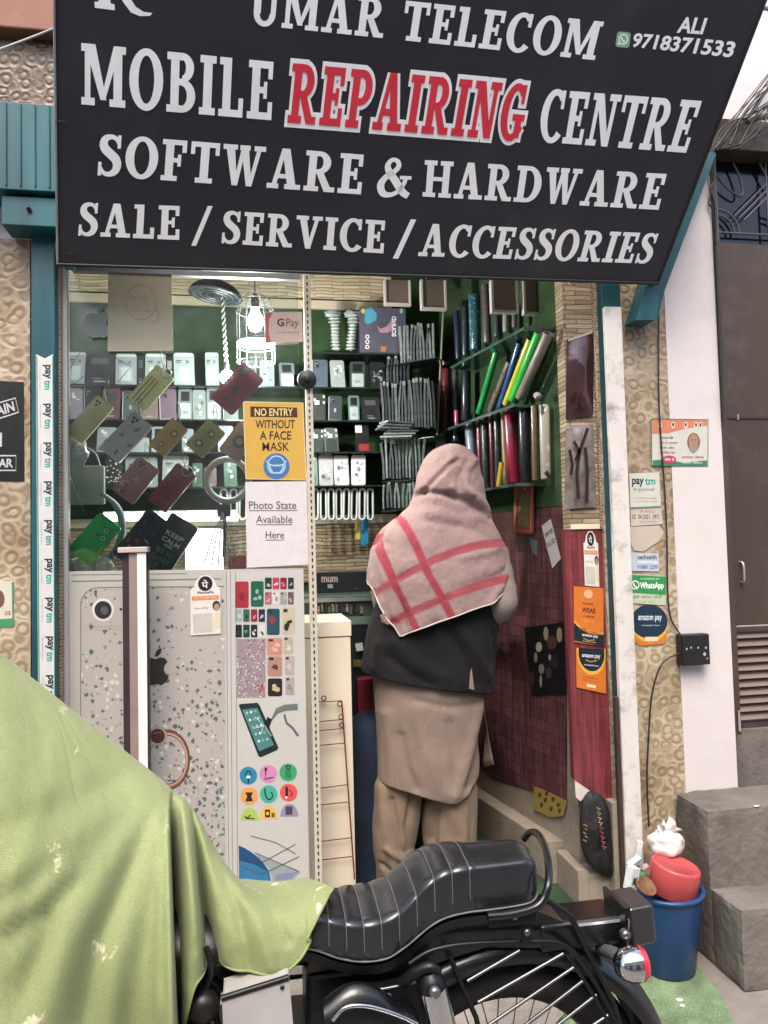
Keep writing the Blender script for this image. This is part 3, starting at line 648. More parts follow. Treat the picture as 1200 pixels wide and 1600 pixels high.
# brown metal door
m_door = mat('brown_door_paint', '#41342c', .58, var=.1, vs=3, dirt=.25, dcol='#7b6a62', ds=6)
m_dark = mat('brown_door_dark', '#3b2b2a', .5, var=.1)
DY = 2.78; z0 = Z(1150, 1141, DY); z1 = Z(1140, 236, DY); xd0 = X(1120, 700, DY)
door = thing('metal_door', 'dark brown metal door with grille window above and louvres below', 'door', (xd0+.5, DY, z0))
mb = MB(); mb.box((xw+.001, 2.70, z0+.004), (xw+.030, DY+.06, z1+.02), m_door); mb.box((xw+.032, 2.715, z1-.03), (3.0, DY+.06, z1+.02), m_door); mb.box((2.93, 2.70, z0+.004), (3.0, DY+.06, z1-.032), m_door); mb.build('frame', door, bevel=.004)
xl0 = xw+.034; zg0, zg1 = Z(1150, 380, DY), Z(1150, 250, DY); zl0, zl1 = Z(1160, 1125, DY), Z(1160, 985, DY); xm = X(1134, 300, DY)
xm = xl0+.022; xlv = xl0+.036
mb = MB(); mb.box((xl0, DY, zl1+.02), (2.92, DY+.03, zg0-.001), m_door)
for bx in ((xl0, zg0+.001, xm, z1-.032), (2.85, zg0+.001, 2.92, z1-.032), (xl0, z0+.006, xlv, zl1+.018), (2.83, z0+.006, 2.92, zl1+.018), (xlv+.002, z0+.006, 2.828, zl0-.005)): mb.box((bx[0], DY, bx[1]), (bx[2], DY+.03, bx[3]), m_door)
mb.box((xl0+.02, DY-.004, Z(1160, 655, DY)), (2.9, DY-.0005, Z(1160, 650, DY)), m_dark)
mb.build('leaf', door, bevel=.003)
mb = MB(); n = 11
for k in range(n):
    zz = zl0+(zl1-zl0)*(k+.1)/n; hgt = (zl1-zl0)/n
    mb.prism([(xlv, DY-.012, zz), (xlv, DY-.006, zz-.002), (xlv, DY+.022, zz+hgt*.92), (xlv, DY+.016, zz+hgt*.95)], (2.83-xlv, 0, 0), mat('louvre_paint', '#75655a', .5, var=.12, vs=5, dirt=.3))
mb.build('louvre', door)
mb = MB(); mb.box((xlv-.012, DY-.016, zl1), (2.85, DY-.001, zl1+.016), m_door); mb.build('louvre_frame', door, bevel=.002)
mb = MB(); mb.box((xl0, DY+.032, zg0-.05), (2.92, DY+.038, z1-.03), mat('dark_glass', '#10141c', .12, var=.2, vs=2)); mb.build('pane', door)
mb = MB(); m_gr = mat('grille_metal', '#5f5b5c', .4, .3, var=.1); gy = DY+.004; r = .0045
gw = .24
for x_ in (xm+.03, xm+.03+gw, xm+.03+2*gw): mb.tube([(x_, gy, zg0), (x_, gy, z1-.03)], r, m_gr, 6)
for z_ in (zg0+.045, ): mb.tube([(xm, gy, z_), (2.85, gy, z_)], r, m_gr, 6)
for c0 in (xm+.03, xm+.03+gw):
    mb.torus((c0, gy, zg0+.045), .07, r, m_gr, (0, -1, 0), 20, 6, 0, 90) if 0 else None
    for rr in (.075, .10): mb.tube([(c0+rr*math.cos(R(t)), gy, zg0+.045+rr*math.sin(R(t))) for t in range(0, 91, 10)], r, m_gr, 6)
    mb.tube(spline([(c0-.03, gy, z1-.04), (c0+.03, gy, z1-.14), (c0+.10, gy, z1-.19), (c0+.125, gy, z1-.175), (c0+.11, gy, z1-.10), (c0+.085, gy, z1-.05)], 6), r, m_gr, 6)
    for k in range(3): mb.tube([(c0+.08+k*.022, gy, zg0+.12-k*.008), (c0+gw, gy, zg0+.27-k*.03)], r*.8, m_gr, 6)
mb.build('grille', door)
mb = MB(); p = at(1158, 715, DY-.02); mb.tube(spline([(p.x, DY, p.z+.05), (p.x, DY-.025, p.z+.04), (p.x, DY-.025, p.z-.04), (p.x, DY, p.z-.05)], 5), .005, mat('steel', '#b8b4b0', .3, .8), 8) if 0 else None
p = at(1157, 895, DY); mb.tube(spline([(p.x, DY+.001, p.z+.045), (p.x, DY-.02, p.z+.035), (p.x, DY-.02, p.z-.03), (p.x, DY+.001, p.z-.04)], 5), .005, mat('worn_steel', '#c8c0bb', .3, .6), 8)
p = at(1152, 652, DY); mb.tube([(p.x, DY-.004, p.z+.012), (p.x, DY-.004, p.z-.012)], .004, mat('worn_steel', '#c8c0bb', .3, .6), 6); mb.build('handle', door)
mb = MB(); mb.tube([(xw+.016, 2.692, z0+.02), (xw+.016, 2.692, z0+.10)], .0045, mat('worn_steel', '#c8c0bb', .3, .6), 8); mb.build('bolt', door)
mb = MB(); mb.box((-9, -3.6, -.1), (9, -3.2, 4.7), mat('opposite_plaster', '#c9c0b6', .8, var=.12, vs=2, dirt=.3))
for k in range(6): mb.box((-8.5+3*k, -3.2, -.1), (-6.9+3*k, -3.15, 2.3), mat('opposite_shutter', '#5d6468', .5, .2, var=.15))
tag(mb.build('opposite_building'), 'plastered house front across the lane with closed grey shutters', 'building')
# ---------------------------------------------------------------- glass front, display panel and what hangs there
class Px(Sheet):
    """draw straight in survey pixels on a plane"""
    def __init__(s, plane): s.pl = plane
    def px(s, u, v): return u, v
GP = PY(GY); S = Px(GP)
def plate(name, quad, plane, mt, label=None, cat=None, parent=None, th=.002, off=0, group=None, bevel=0):
    """a thin sheet of paper or board standing off the plane"""
    mb = MB(); mb.prism([plane.hit(x, y, off+th) for x, y in quad], -plane.n*th, mt); o = mb.build(name, parent, bevel)
    if label: tag(o, label, cat, group)
    return o
m_glass = glassy('shop_glass', refl=.055)
mb = MB(); a, b = at(99, 425, GY), at(474, 893, GY); mb.box((a.x, GY+.012, b.z), (b.x, GY+.018, a.z+.06), m_glass)
gl = tag(mb.build('shop_window'), 'large clear glass pane of the shop window with phone cases hanging behind it', 'window pane')
m_alw = mat('white_aluminium', '#b9bab6', .4, .2, var=.08, dirt=.2)
mb = MB(); a, b = at(98, 420, GY), at(104, 1420, GY); mb.box((a.x, GY-.01, .14), (a.x+.016, GY+.024, a.z+.05), m_alw); mb.build('frame_upright', gl, bevel=.002)
mb = MB(); a, b = at(104, 424, GY), at(470, 434, GY); mb.box((a.x+.018, GY-.006, a.z), (b.x, GY+.02, a.z+.03), m_alu); mb.build('frame_rail', gl, bevel=.002)
# perforated upright channel at the right end of the glass
m_ch = mat('channel_paint', '#c6bfae', .45, .1, var=.08, dirt=.25)
mb = MB(); a, b = at(474, 440, GY), at(483, 440, GY); c = at(494, 1372, GY)
mb.box((a.x, GY-.012, .14), (a.x+.026, GY+.025, a.z+.06), m_ch)
ch = tag(mb.build('slotted_upright', bevel=.002), 'slotted cream shelf upright between the glass front and the doorway', 'upright')
mb = MB(); z = .2
while z < a.z+.04:
    mb.box((a.x+.010, GY-.0135, z), (a.x+.015, GY-.0121, z+.012), m_black); z += .024
mb.build('slot', ch)['kind'] = 'stuff'
# ---- display panel
m_pan = mat('panel_print', '#b4b2aa', .4, var=.06, vs=3, dirt=.2, dcol='#9b978c', ds=5)
m_col = mat('panel_column', '#bcbab4', .38, var=.04, vs=3, dirt=.15, dcol='#a39d90')
m_chip = speckle('terrazzo_print', ('#aba69d', '#b1a9a4'), ['#4a4e4e', '#7d7f7c', '#c8c6c0', '#5b5f60', '#3f6c68', '#8d9396', '#54585c', '#d6d4d2'], 62, .40, .4, (.42, 1.15))
m_pdark = flat('#2b2b2d', .4); m_line = flat('#7d7b75', .5); m_hi = flat('#d4d2cc', .4)
pan = thing('display_panel', 'tall printed panel under the glass showing a giant phone back and accessory pictures', 'panel', (at(290, 1300, GY).x, GY, .14))
mb = MB(); mb.prism([GP.hit(*q_) for q_ in ((104, 893), (474, 888), (486, 1480), (108, 1480))], (0, .02, 0), m_pan); mb.build('board', pan)
o1, o2, o3, o4 = .0008, .0014, .002, .0026
mb = MB(); S.rrect(mb, 126, 918, 351, 1470, 28, 28, m_chip, o1, 8)
S.rrect(mb, 126, 918, 351, 1470, 28, 28, m_chip, o1, 8) if 0 else None
arc = [(126+28-28*math.cos(R(t)), 918+28-28*math.sin(R(t))) for t in range(0, 91, 10)]
S.line(mb, [(126, 1460)]+arc+[(350, 916)], 1.6, 1.6, m_line, o2); S.line(mb, [(112, 908), (345, 904)], 1.2, 1.2, m_line, o2); S.line(mb, [(112, 898), (292, 896)], .8, .8, m_line, o2)
S.oval(mb, 161, 953, 17, 18, m_hi, o2); S.oval(mb, 161, 953, 13.5, 14, m_pdark, o3); S.oval(mb, 163, 954, 6, 6.5, flat('#5a5654', .3), o4); S.oval(mb, 189, 952, 2.2, 2.2, m_pdark, o2)
S.line(mb, [(148, 979), (190, 979)], 1, 1, flat('#a58f8a'), o2); S.line(mb, [(148, 984), (190, 984)], 1, 1, flat('#a58f8a'), o2)
mb.build('phone_picture', pan)
mb = MB(); m_ap = flat('#2d2c2c', .45)
ap = [(243, 1030), (250, 1027), (257, 1028), (262, 1034), (257, 1040), (256, 1047), (259, 1053), (264, 1057), (259, 1066), (252, 1071), (246, 1069), (240, 1070), (234, 1071), (227, 1065), (222, 1055), (220, 1044), (223, 1034), (230, 1029), (237, 1028)]
S.poly(mb, ap[::-1], m_ap, o2); S.poly(mb, [(242, 1026), (243, 1019), (249, 1013), (253, 1014), (251, 1021), (246, 1026)], m_ap, o2); mb.build('emblem', pan)
mb = MB(); S.ring(mb, 262, 1187, 35, 47, .80, flat('#5d3a33', .3), o2); S.ring(mb, 262, 1187, 31, 42, .93, flat('#c9a08e', .3), o3); S.ring(mb, 262, 1187, 33, 45, .95, flat('#8a6054', .3), o3); S.oval(mb, 246, 1150, 15, 15, flat('#a79d92', .3), o4); S.oval(mb, 246, 1150, 11.5, 11.5, flat('#4f332e', .3), .003); S.line(mb, [(240, 1146), (252, 1144)], 2, 2, flat('#7a5a52'), .0034); mb.build('ring_picture', pan)
mb = MB(); S.poly(mb, [(353.5, 892), (353.5, 1475), (484, 1475), (474, 890)], m_col, o1)
for x_ in (354, 360, 368): S.line(mb, [(x_, 893), (x_+4, 1475)], .9, .9, m_line, o2)
mb.build('picture_column', pan)
def cs(x0, y0, x1, y1, col, cam_=True, deco=None):
    m_ = MB(); r_c = min(x1-x0, y1-y0)*.14; S.rrect(m_, x0, y0, x1, y1, r_c, r_c, flat(col, .4), o2, 3)
    w_, h_ = x1-x0, y1-y0; rd = random.Random(int(x0*7+y0))
    if deco: 
        cc = flat(deco, .45)
        for k in range(3):
            cx, cy = x0+w_*rd.uniform(.3, .7), y0+h_*rd.uniform(.4, .75); S.oval(m_, cx, cy, w_*rd.uniform(.1, .22), h_*rd.uniform(.06, .16), cc, o3+.0002*k, 9)
    if cam_: S.rrect(m_, x0+w_*.1, y0+h_*.06, x0+w_*.42, y0+h_*.16, 1, 1, m_pdark, o4+.0006, 2)
    m_.build('case_picture', pan)
cs(367.5, 908.5, 388.5, 950, '#9c2e37', False, '#7f2029'); cs(392, 908, 412, 948, '#1d5a43', False, '#8fa89a')
for (a, b), (c1, d1) in zip([(414, 424.5), (426, 436.5), (438, 448), (450, 459)], [('#22332c', '#a9a59a'), ('#b03658', '#d7c6c0'), ('#7c1f35', '#c16a78'), ('#2a2e30', '#9d9c96')]): cs(a, 902.5, b, 920.5, c1, False, d1)
for (a, b), (c1, d1) in zip([(414, 424.5), (426, 436.5), (438, 448), (450, 459)], [('#a7656b', '#d29da0'), ('#c9c5c0', '#8f8c86'), ('#8f958a', '#a9ada2'), ('#6a5654', '#c39a98')]): cs(a, 925, b, 944.5, c1, True, d1)
for (a, b), (c1, d1) in zip([(368, 378), (380, 390), (392, 402), (404, 414)], [('#8fa39a', '#b8c4bd'), ('#3c5a4c', '#1d2b24'), ('#7d2737', '#d07c88'), ('#1f2a3d', '#9aa1ab')]): cs(a, 952, b, 971.5, c1, False, d1)
for (a, b), (c1, d1) in zip([(368, 378), (380, 390), (392, 402), (404, 414)], [('#1a2726', '#2a3a38'), ('#1f3a34', '#2f9a78'), ('#22252a', '#c9c4c4'), ('#c8c9c4', '#55554f')]): cs(a, 976, b, 996, c1, False, d1)
cs(417, 951, 437, 992, '#274a55', True, '#7a3a46'); cs(441, 949, 461, 991, '#b5ad92', True, '#26231f')
mb = MB(); S.rect(mb, 370, 998, 415, 1090, speckle('glitter_print', ('#8f8b8b', '#9a7d84'), ['#4c4f52', '#d5d3d2', '#7e8a8c', '#b88a97', '#5e8f8a', '#2e3032'], 170, .62, .35), o2)
S.line(mb, [(398, 1076), (402, 1070), (405, 1080), (410, 1068), (411, 1076), (405, 1084)], 2, 2, flat('#a4354f'), o3); mb.build('case_picture', pan)
for q_ in ((417, 997, 441, 1024, '#b98574', '#cfa596'), (443, 995, 458, 1022, '#aaa48e', '#c8c3b2'), (418, 1025.5, 441, 1057, '#a97f74', '#5a3632'), (445, 1025, 460, 1055, '#a99d9b', '#bdb3b1'), (418.5, 1060, 441, 1088, '#2b2220', '#b7a98c'), (446, 1058, 460, 1086, '#a39a98', '#8b8280')): cs(*q_[:4], q_[4], True, q_[5])
mb = MB(); S.poly(mb, [(373, 1102), (376, 1100), (402, 1098), (405, 1101), (435, 1168), (433, 1172), (408, 1183), (404, 1182)], flat('#25302f', .3), o2)
S.poly(mb, [(378, 1109), (402, 1106), (428, 1164), (405, 1174)], flat('#4f7f7c', .2), o3)
for k in range(5):
    for j in range(3): S.oval(mb, 386+6.5*j+4.6*k, 1114-j*.8+11*k-2*j*.3, 2.1, 2.3, flat(['#9fb8b4', '#c4d3cf', '#7ea29d'][(k+j) % 3], .3), o4, 8)
S.poly(mb, [(414, 1132), (422, 1128), (431, 1107), (444, 1101), (465, 1099.5), (465, 1109), (448, 1109.5), (434, 1114), (424, 1126), (420, 1137)], flat('#66706e', .4), o4)
S.poly(mb, [(411, 1136), (418, 1120), (425, 1124), (420, 1138)], flat('#1d2322', .4), .0031); S.line(mb, [(444, 1116), (448, 1130), (457, 1137), (466, 1150)], 3.4, 3.4, flat('#59625f', .4), o3); S.line(mb, [(398, 1120), (412, 1133), (408, 1146)], .8, .8, flat('#d9e2df', .3), .0034); S.line(mb, [(424, 1150), (414, 1134), (396, 1138)], .8, .8, flat('#d9e2df', .3), .0036)
mb.build('repair_picture', pan)
ic = [(388, 1212, '#2f7f9e'), (419.4, 1209.4, '#c583a8'), (450.3, 1207, '#3f9a63'), (389.4, 1244, '#d99a52'), (419.8, 1241, '#46a78d'), (451, 1238.5, '#d35554'), (390, 1275, '#a5bb5c'), (420, 1272, '#dcb254'), (452, 1269, '#8d88a0')]
for k, (x_, y_, c_) in enumerate(ic):
    mb = MB(); dk = flat('#26282c', .4)
    if k < 6: S.oval(mb, x_, y_, 13.7, 13.9, flat(c_, .4), o2)
    else: S.oval(mb, x_, y_+7, 14, 20, flat(c_, .4), o2, 20, 0, 180)
    if k == 0: S.ring(mb, x_, y_-2, 5, 6, .7, dk, o3, 16, -40, 220); S.rect(mb, x_-3, y_, x_+3, y_+4, m_white, o3); S.line(mb, [(x_, y_+4), (x_, y_+11)], 2, 2, dk, o4)
    if k == 1: S.line(mb, [(x_-5, y_-9), (x_-4, y_+2), (x_-6, y_+8), (x_+8, y_+5)], 1.6, 1.6, dk, o3); S.rect(mb, x_-6, y_-10, x_-2, y_-5, flat('#5a2038'), o4)
    if k == 2: S.ring(mb, x_, y_-8, 4, 4, .55, dk, o3, 12); S.rrect(mb, x_-5, y_-4, x_+5, y_+9, 2, 2, flat('#2c7d4e'), o3)
    if k == 3: S.poly(mb, [(x_-6, y_-6), (x_+6, y_-6), (x_+3, y_), (x_+6, y_+8), (x_-6, y_+8), (x_-3, y_)], dk, o3)
    if k == 4: S.ring(mb, x_+1, y_+2, 6, 7, .7, dk, o3, 20, -180, 60); S.line(mb, [(x_-5, y_+2), (x_-6, y_-9)], 2, 2, dk, o4)
    if k == 5: S.rect(mb, x_-5, y_-9, x_-1, y_+6, dk, o3); S.rect(mb, x_-5, y_+6, x_-2, y_+9, m_white, o3); S.line(mb, [(x_+1, y_-5), (x_+6, y_+1), (x_+3, y_+6)], 2, 2, flat('#7f2a2c'), o3)
    if k == 6: S.line(mb, [(x_-8, y_+1), (x_-2, y_+3), (x_+1, y_-2)], 2, 2, dk, o3); S.line(mb, [(x_-6, y_+4), (x_+8, y_+4)], 1.5, 1.5, dk, o3)
    if k == 7: S.rrect(mb, x_-6, y_-7, x_+2, y_+5, 1, 1, dk, o3); S.rrect(mb, x_+4, y_-2, x_+9, y_+5, 1, 1, flat('#5c5a22'), o3); S.oval(mb, x_-2, y_-1, 2.5, 3, flat('#dcb254', .4), o4, 10)
    if k == 8: S.rect(mb, x_-6, y_-9, x_+5, y_+4, flat('#453b4c'), o3)
    mb.build('icon_disc', pan)
mb = MB(); S.poly(mb, [(373, 1321), (382, 1325), (392, 1331), (404, 1340), (413, 1350), (420, 1361), (423, 1374), (423, 1395), (374, 1395)], flat('#1f4d78', .3), o2); S.poly(mb, [(374, 1345), (396, 1350), (418, 1362), (423, 1378), (374, 1372)], flat('#35749c', .3), o3)
S.poly(mb, [(398, 1333), (425, 1344), (466, 1360), (469, 1364), (455, 1376), (425, 1392), (426, 1372), (418, 1354)], flat('#8f9c9c', .3), o2); S.poly(mb, [(432, 1366), (466, 1362), (452, 1375), (428, 1388)], flat('#7d86a0', .3), o3)
for l in ([(374, 1336), (400, 1348), (412, 1346), (462, 1319)], [(376, 1352), (404, 1366), (418, 1362), (468, 1338)], [(392, 1306), (430, 1316), (462, 1334)], [(398, 1332), (468, 1362)]): S.line(mb, l, 1.0, 1.0, flat('#55524f', .4), o4)
mb.build('phone_picture', pan)
# payment sticker on the panel
def pay_sticker(q_, plane, label, off):
    t = thing('payment_sticker', label, 'sticker', plane.hit(*q_[2]))
    sh = Sheet(q_, plane); mb = MB(); wht = flat('#d8d2ca', .45)
    mb.prism([sh.P(u, v, off+.001) for u, v in ((0, .22), (.12, .19), (.2, .08), (.38, .0), (.62, .0), (.8, .08), (.88, .19), (1, .22), (1, 1), (0, 1))], -plane.n*.001, wht); mb.build('card', t)
    mb = MB(); o = off+.0016
    sh.oval(mb, .5, .14, .24, .125, flat('#24202a', .4), o); sh.text(mb, 'पे', .38, .075, .60, .215, wht, o+.0006, .02)
    sh.text(mb, 'PhonePe', .24, .265, .78, .31, flat('#33303a'), o, .02); sh.rect(mb, .05, .345, .95, .415, flat('#d08148', .5), o)
    sh.text(mb, 'ACCEPTED HERE', .12, .362, .88, .395, wht, o+.0006); sh.text(mb, 'Scan & Pay', .14, .53, .6, .575, flat('#6b675f'), o)
    sh.rect(mb, .08, .64, .72, .96, flat('#bdb8b0', .5), o)
    sh.oval(mb, .86, .52, .13, .085, flat('#3a2c28'), o); sh.oval(mb, .87, .545, .09, .06, flat('#a8866e'), o+.0006); sh.poly(mb, [(.74, .74), (.8, .64), (.92, .62), (1, .66), (1, .9), (.74, .9)], flat('#cfc8a8'), o)
    mb.build('print', t)
pay_sticker([(297, 900), (344, 898), (345, 990), (298, 993)], GP, 'white payment sticker with a black round emblem near the top of the phone panel', .0035)
# ---- upright post in front of the panel
m_mar = mat('maroon_dark', '#35272a', .5, var=.15); m_pk = mat('pale_pink_paint', '#8f7a76', .5, var=.08, dirt=.3); m_wh = mat('bright_white_paint', '#e6e1dc', .4, var=.03)
PYY = 2.60; x0, x1, x2, x3 = (X(a, 870, PYY) for a in (190, 201, 214, 228)); zt_ = Z(210, 864, PYY)
t = thing('upright_post', 'square maroon and white metal post standing in front of the printed phone panel', 'post', ((x0+x3)/2, PYY, 0))
mb = MB(); mb.box((x0, PYY+.012, .005), (x1-.001, PYY+.05, zt_), m_mar); mb.box((x1, PYY+.004, .005), (x2-.001, PYY+.05, zt_), m_pk); mb.box((x2, PYY, .005), (x3, PYY+.05, zt_), m_wh); mb.box((x3+.0005, PYY+.004, .005), (x3+.004, PYY+.05, zt_), m_black); mb.build('channel', t)
mb = MB(); mb.box((x0-.012, PYY-.006, zt_+.001), (x3+.006, PYY+.056, zt_+.02), mat('post_cap', '#b9aaa2', .5, var=.1, dirt=.4)); mb.build('cap', t, bevel=.003)
# ---- posters on the glass
t = thing('notice_poster', 'yellow notice asking for a face mask, taped to the glass above the white paper', 'poster', at(430, 750, GY))
q_ = [(380, 627), (473, 629), (479, 751), (384, 749)]; YP = PY(GY); my = mat('poster_yellow', '#c99f45', .45, var=.06, vs=6)
plate('sheet', q_, YP, my, parent=t, th=.002, off=.0)
mb = MB(); wht = flat('#d8d4c8', .45); S.line(mb, [(380.5, 628), (473, 630), (478.5, 750), (384.5, 748), (380.5, 628)], 2.2, 2.2, flat('#cdb98a', .5), .0026); mb.build('border', t)
mb = MB(); br = flat('#3b2016', .5); S.poly(mb, [(391, 635), (464, 637), (465, 652), (391.5, 651)], br, .0028)
S.text(mb, 'NO ENTRY', 398, 638, 458, 650, flat('#dcc07a', .5), .0034, .02)
for tx, a, b, c, d_ in (('WITHOUT', 399, 656, 461, 669.5), ('A FACE', 406, 673.5, 455, 687), ('MASK', 410, 691, 452, 704.5)): S.text(mb, tx, a, b, c, d_, br, .0028, .006 if tx == 'MASK' else .015)
mb.build('lettering', t)
mb = MB(); bl = flat('#3d6f9f', .45); lb = flat('#a9c2d4', .5); S.oval(mb, 432, 728.5, 20.5, 20.5, bl, .0028); S.ring(mb, 432, 727, 14.5, 15.5, .87, lb, .0034, 24, -60, 240)
S.poly(mb, [(420, 724), (426, 726), (438, 726), (444, 724), (443, 733), (438, 740), (426, 740), (421, 733)], lb, .0034); S.poly(mb, [(422.5, 727), (427, 728.5), (437, 728.5), (441.5, 727), (440.5, 732), (437, 737.5), (427, 737.5), (423.5, 732)], bl, .0039)
S.line(mb, [(416, 720), (421, 726)], 1.5, 1.5, lb, .0036); S.line(mb, [(448, 720), (443, 726)], 1.5, 1.5, lb, .0036); mb.build('emblem', t)
t = thing('paper_notice', 'white paper sheet with three underlined lines below the yellow poster', 'notice', at(430, 884, GY))
plate('sheet', [(383, 753), (479, 752), (482, 882), (386, 887)], YP, flat('#cfc8c8', .6), parent=t, th=.0015)
mb = MB(); ink = flat('#4e4a52', .6)
for tx, a, b, c, d_ in (('Photo State', 389, 783, 463, 795.5), ('Available', 400, 805.5, 457, 817.5), ('Here', 415, 830, 444, 841.5)):
    S.text(mb, tx, a, b, c, d_, ink, .0021, .006); S.line(mb, [(a, d_+2.5), (c+(2 if a < 390 else 0), d_+2.2)], 1.1, 1.1, ink, .0021)
mb.build('lettering', t)
t = thing('payment_sticker', 'small white payment sticker with a pink edge at the top right of the glass', 'sticker', at(444, 536, GY))
plate('card', [(414, 488), (472, 487), (473, 534), (414, 536)], YP, flat('#bfa79b', .5), parent=t, th=.0012)
mb = MB(); S.poly(mb, [(414.5, 489), (426, 488.5), (420, 500), (420, 520), (424, 535.5), (414.5, 535.5)], flat('#a9564c', .5), .0017); S.text(mb, 'G', 433, 497.5, 444, 510, flat('#40383a'), .0018, .03); S.text(mb, 'Pay', 447, 497.5, 467, 514, flat('#6b5f60'), .0018, .008); S.text(mb, 'accepted here', 433, 517.5, 467, 521, flat('#7d6a66'), .0018); mb.build('print', t)
t = thing('pencil_drawing', 'aged paper with a pencil drawing of a head, top left on the glass', 'drawing', at(220, 549, GY))
plate('sheet', [(169, 421), (268, 424), (270, 548), (168, 549)], YP, mat('aged_paper', '#9d9884', .7, var=.08, vs=7), parent=t, th=.0012)
mb = MB(); pc = flat('#7e7a6e', .7)
S.ring(mb, 220, 472, 24, 28, .965, pc, .0018); S.line(mb, spline([(242, 478, 0), (248, 492, 0), (243, 502, 0), (232, 504, 0)], 5) and [(p.x, p.y) for p in spline([(242, 478, 0), (248, 492, 0), (243, 502, 0), (232, 504, 0)], 5)], 1, 1, pc, .0018)
for a, b in (((204, 464), (214, 462)), ((224, 462), (234, 466)), ((208, 484), (216, 483)), ((226, 484), (234, 486))): S.line(mb, [a, ((a[0]+b[0])/2, (a[1]+b[1])/2+2.2), b], 1, 1, pc, .0018)
mb.build('pencil_lines', t)
mb = MB(); m_st = flat('#6f7974', .6); k = 1.0
S2 = Px(PY(GY-.0)); ap2 = [(152+(x_-242)*.98, 508+(y_-1049)*.92) for x_, y_ in ap]; mb.prism([S2.P(x_, y_, .0008) for x_, y_ in ap2[::-1]], (0, .0008, 0), m_st)
mb.prism([S2.P(152+(x_-242)*.95, 508+(y_-1049)*.92, .0008) for x_, y_ in [(242, 1026), (243, 1019), (249, 1013), (253, 1014), (251, 1021), (246, 1026)]], (0, .0008, 0), m_st)
tag(mb.build('fruit_sticker'), 'grey bitten apple sticker on the glass left of the pencil drawing', 'sticker')
# ---- phone cases hanging on strings behind the glass
HY = 2.80; SC = HY/F_PX*1.02
def hang_case(cx, cy, ang, L, Wd, col, label, th=.011, deco=None, cam_='3', rough=.35, metal=.2, Y=HY, ring=False, string=None):
    """ang: tilt of the long side from upright, clockwise in degrees"""
    c = at(cx, cy, Y); l, w_ = L*SC*.5, Wd*SC*.5; a = R(ang)
    up = Vector((math.sin(a), 0, math.cos(a))); rt = Vector((math.cos(a), 0, -math.sin(a)))
    def P(u, v, off=0): return c+rt*(u*w_)+up*(v*l)+Vector((0, -off, 0))
    def rr(u, v, r_, n=5):
        pts = []; rx, rz = r_/w_, r_/l
        for su, sv, a0 in ((1, 1, 0), (-1, 1, 90), (-1, -1, 180), (1, -1, 270)):
            pts += [(su*(u-rx)+rx*math.cos(R(a0+90*k/n)), sv*(v-rz)+rz*math.sin(R(a0+90*k/n))) for k in range(n+1)]
        return pts
    t = thing('phone_case', label, 'phone case', P(0, -1), 'phone cases hanging behind the glass front')
    m_ = mat('case_'+col.lstrip('#'), tuple(min(.85, x*1.7) for x in C(col)), rough, metal, var=.14, vs=22, coat=.3)
    mb = MB(); rad = min(w_, l)*.22
    mb.prism([P(u, v, 0) for u, v in rr(1, 1, rad)], (0, th, 0), m_, True); mb.build('shell', t, bevel=.0022)
    mb = MB(); mk = flat('#1d1b1b', .3)
    if cam_ == '3':
        mb.prism([P(-.42+u*.38, .72+v*.17, .0018) for u, v in rr(1, 1, rad*.9)], (0, .002, 0), m_, True)
        for u, v in ((-.58, .79), (-.28, .79), (-.43, .64)): mb.lathe(P(u, v, .0018), [(.0001, .0016), (w_*.12, .0016), (w_*.13, 0)], mk, 10, (0, -1, 0))
    elif cam_ == '1':
        mb.prism([P(-.5+u*.26, .76+v*.14, .0014) for u, v in rr(1, 1, rad*.7)], (0, .0014, 0), mk, True)
    if cam_: mb.build('camera_hole', t)
    if deco:
        mb = MB(); deco(mb, P, w_, l); mb.build('motif', t)
    if ring: mb = MB(); mb.torus(P(.15, .95, .004), w_*.45, .0016, m_alu, (0, -1, .2), 24, 6); mb.build('ring_holder', t)
    mb = MB(); sx_ = string or (0, 36)
    e = at(cx+sx_[0]+math.sin(a)*L*.4, cy-sx_[1]-L*.35, Y); mb.tube(spline([P(-.3, .95), (P(0, 1)+e)*.5+Vector((.006, 0, 0)), e, (P(0, 1)+e)*.5-Vector((.008, 0, 0)), P(.3, .95)], 5), .0011, m_black, 5); mb.build('string', t)
    return t
def blobs(cols, seed, n=9):
    def f(mb, P, w_, l):
        rd = random.Random(seed)
        for k in range(n):
            u, v, r1, r2, q0 = rd.uniform(-.7, .7), rd.uniform(-.8, .6), rd.uniform(.08, .3), rd.uniform(.05, .16), rd.uniform(0, 6.28)
            pts = []
            for j in range(12):
                t_ = 2*math.pi*j/12; x_, y_ = r1*math.cos(t_), r2*math.sin(t_)*w_/l*1.6
                pts.append(P(max(-.92, min(.92, u+x_*math.cos(q0)-y_*math.sin(q0))), max(-.93, min(.93, v+(x_*math.sin(q0)+y_*math.cos(q0))*.6)), .0006+.0002*k))
            mb.sheet(pts, flat(cols[k % len(cols)], .4))
    return f
def circ(col, pts):
    def f(mb, P, w_, l):
        for u, v, r_ in pts:
            for q0, o in ((1, .0006), (.72, .0009), (.4, .0012)):
                mb.sheet([P(u+r_*q0*math.cos(2*math.pi*j/18), v+r_*q0*w_/l*math.sin(2*math.pi*j/18), o) for j in range(18)], flat(col[[1, .72, .4].index(q0)], .35))
    return f
def stripes(col, us):
    def f(mb, P, w_, l):
        for u in us: mb.sheet([P(u-.06, -.92, .0006), P(u+.06, -.92, .0006), P(u+.06, .45, .0006), P(u-.06, .45, .0006)], flat(col, .3))
    return f
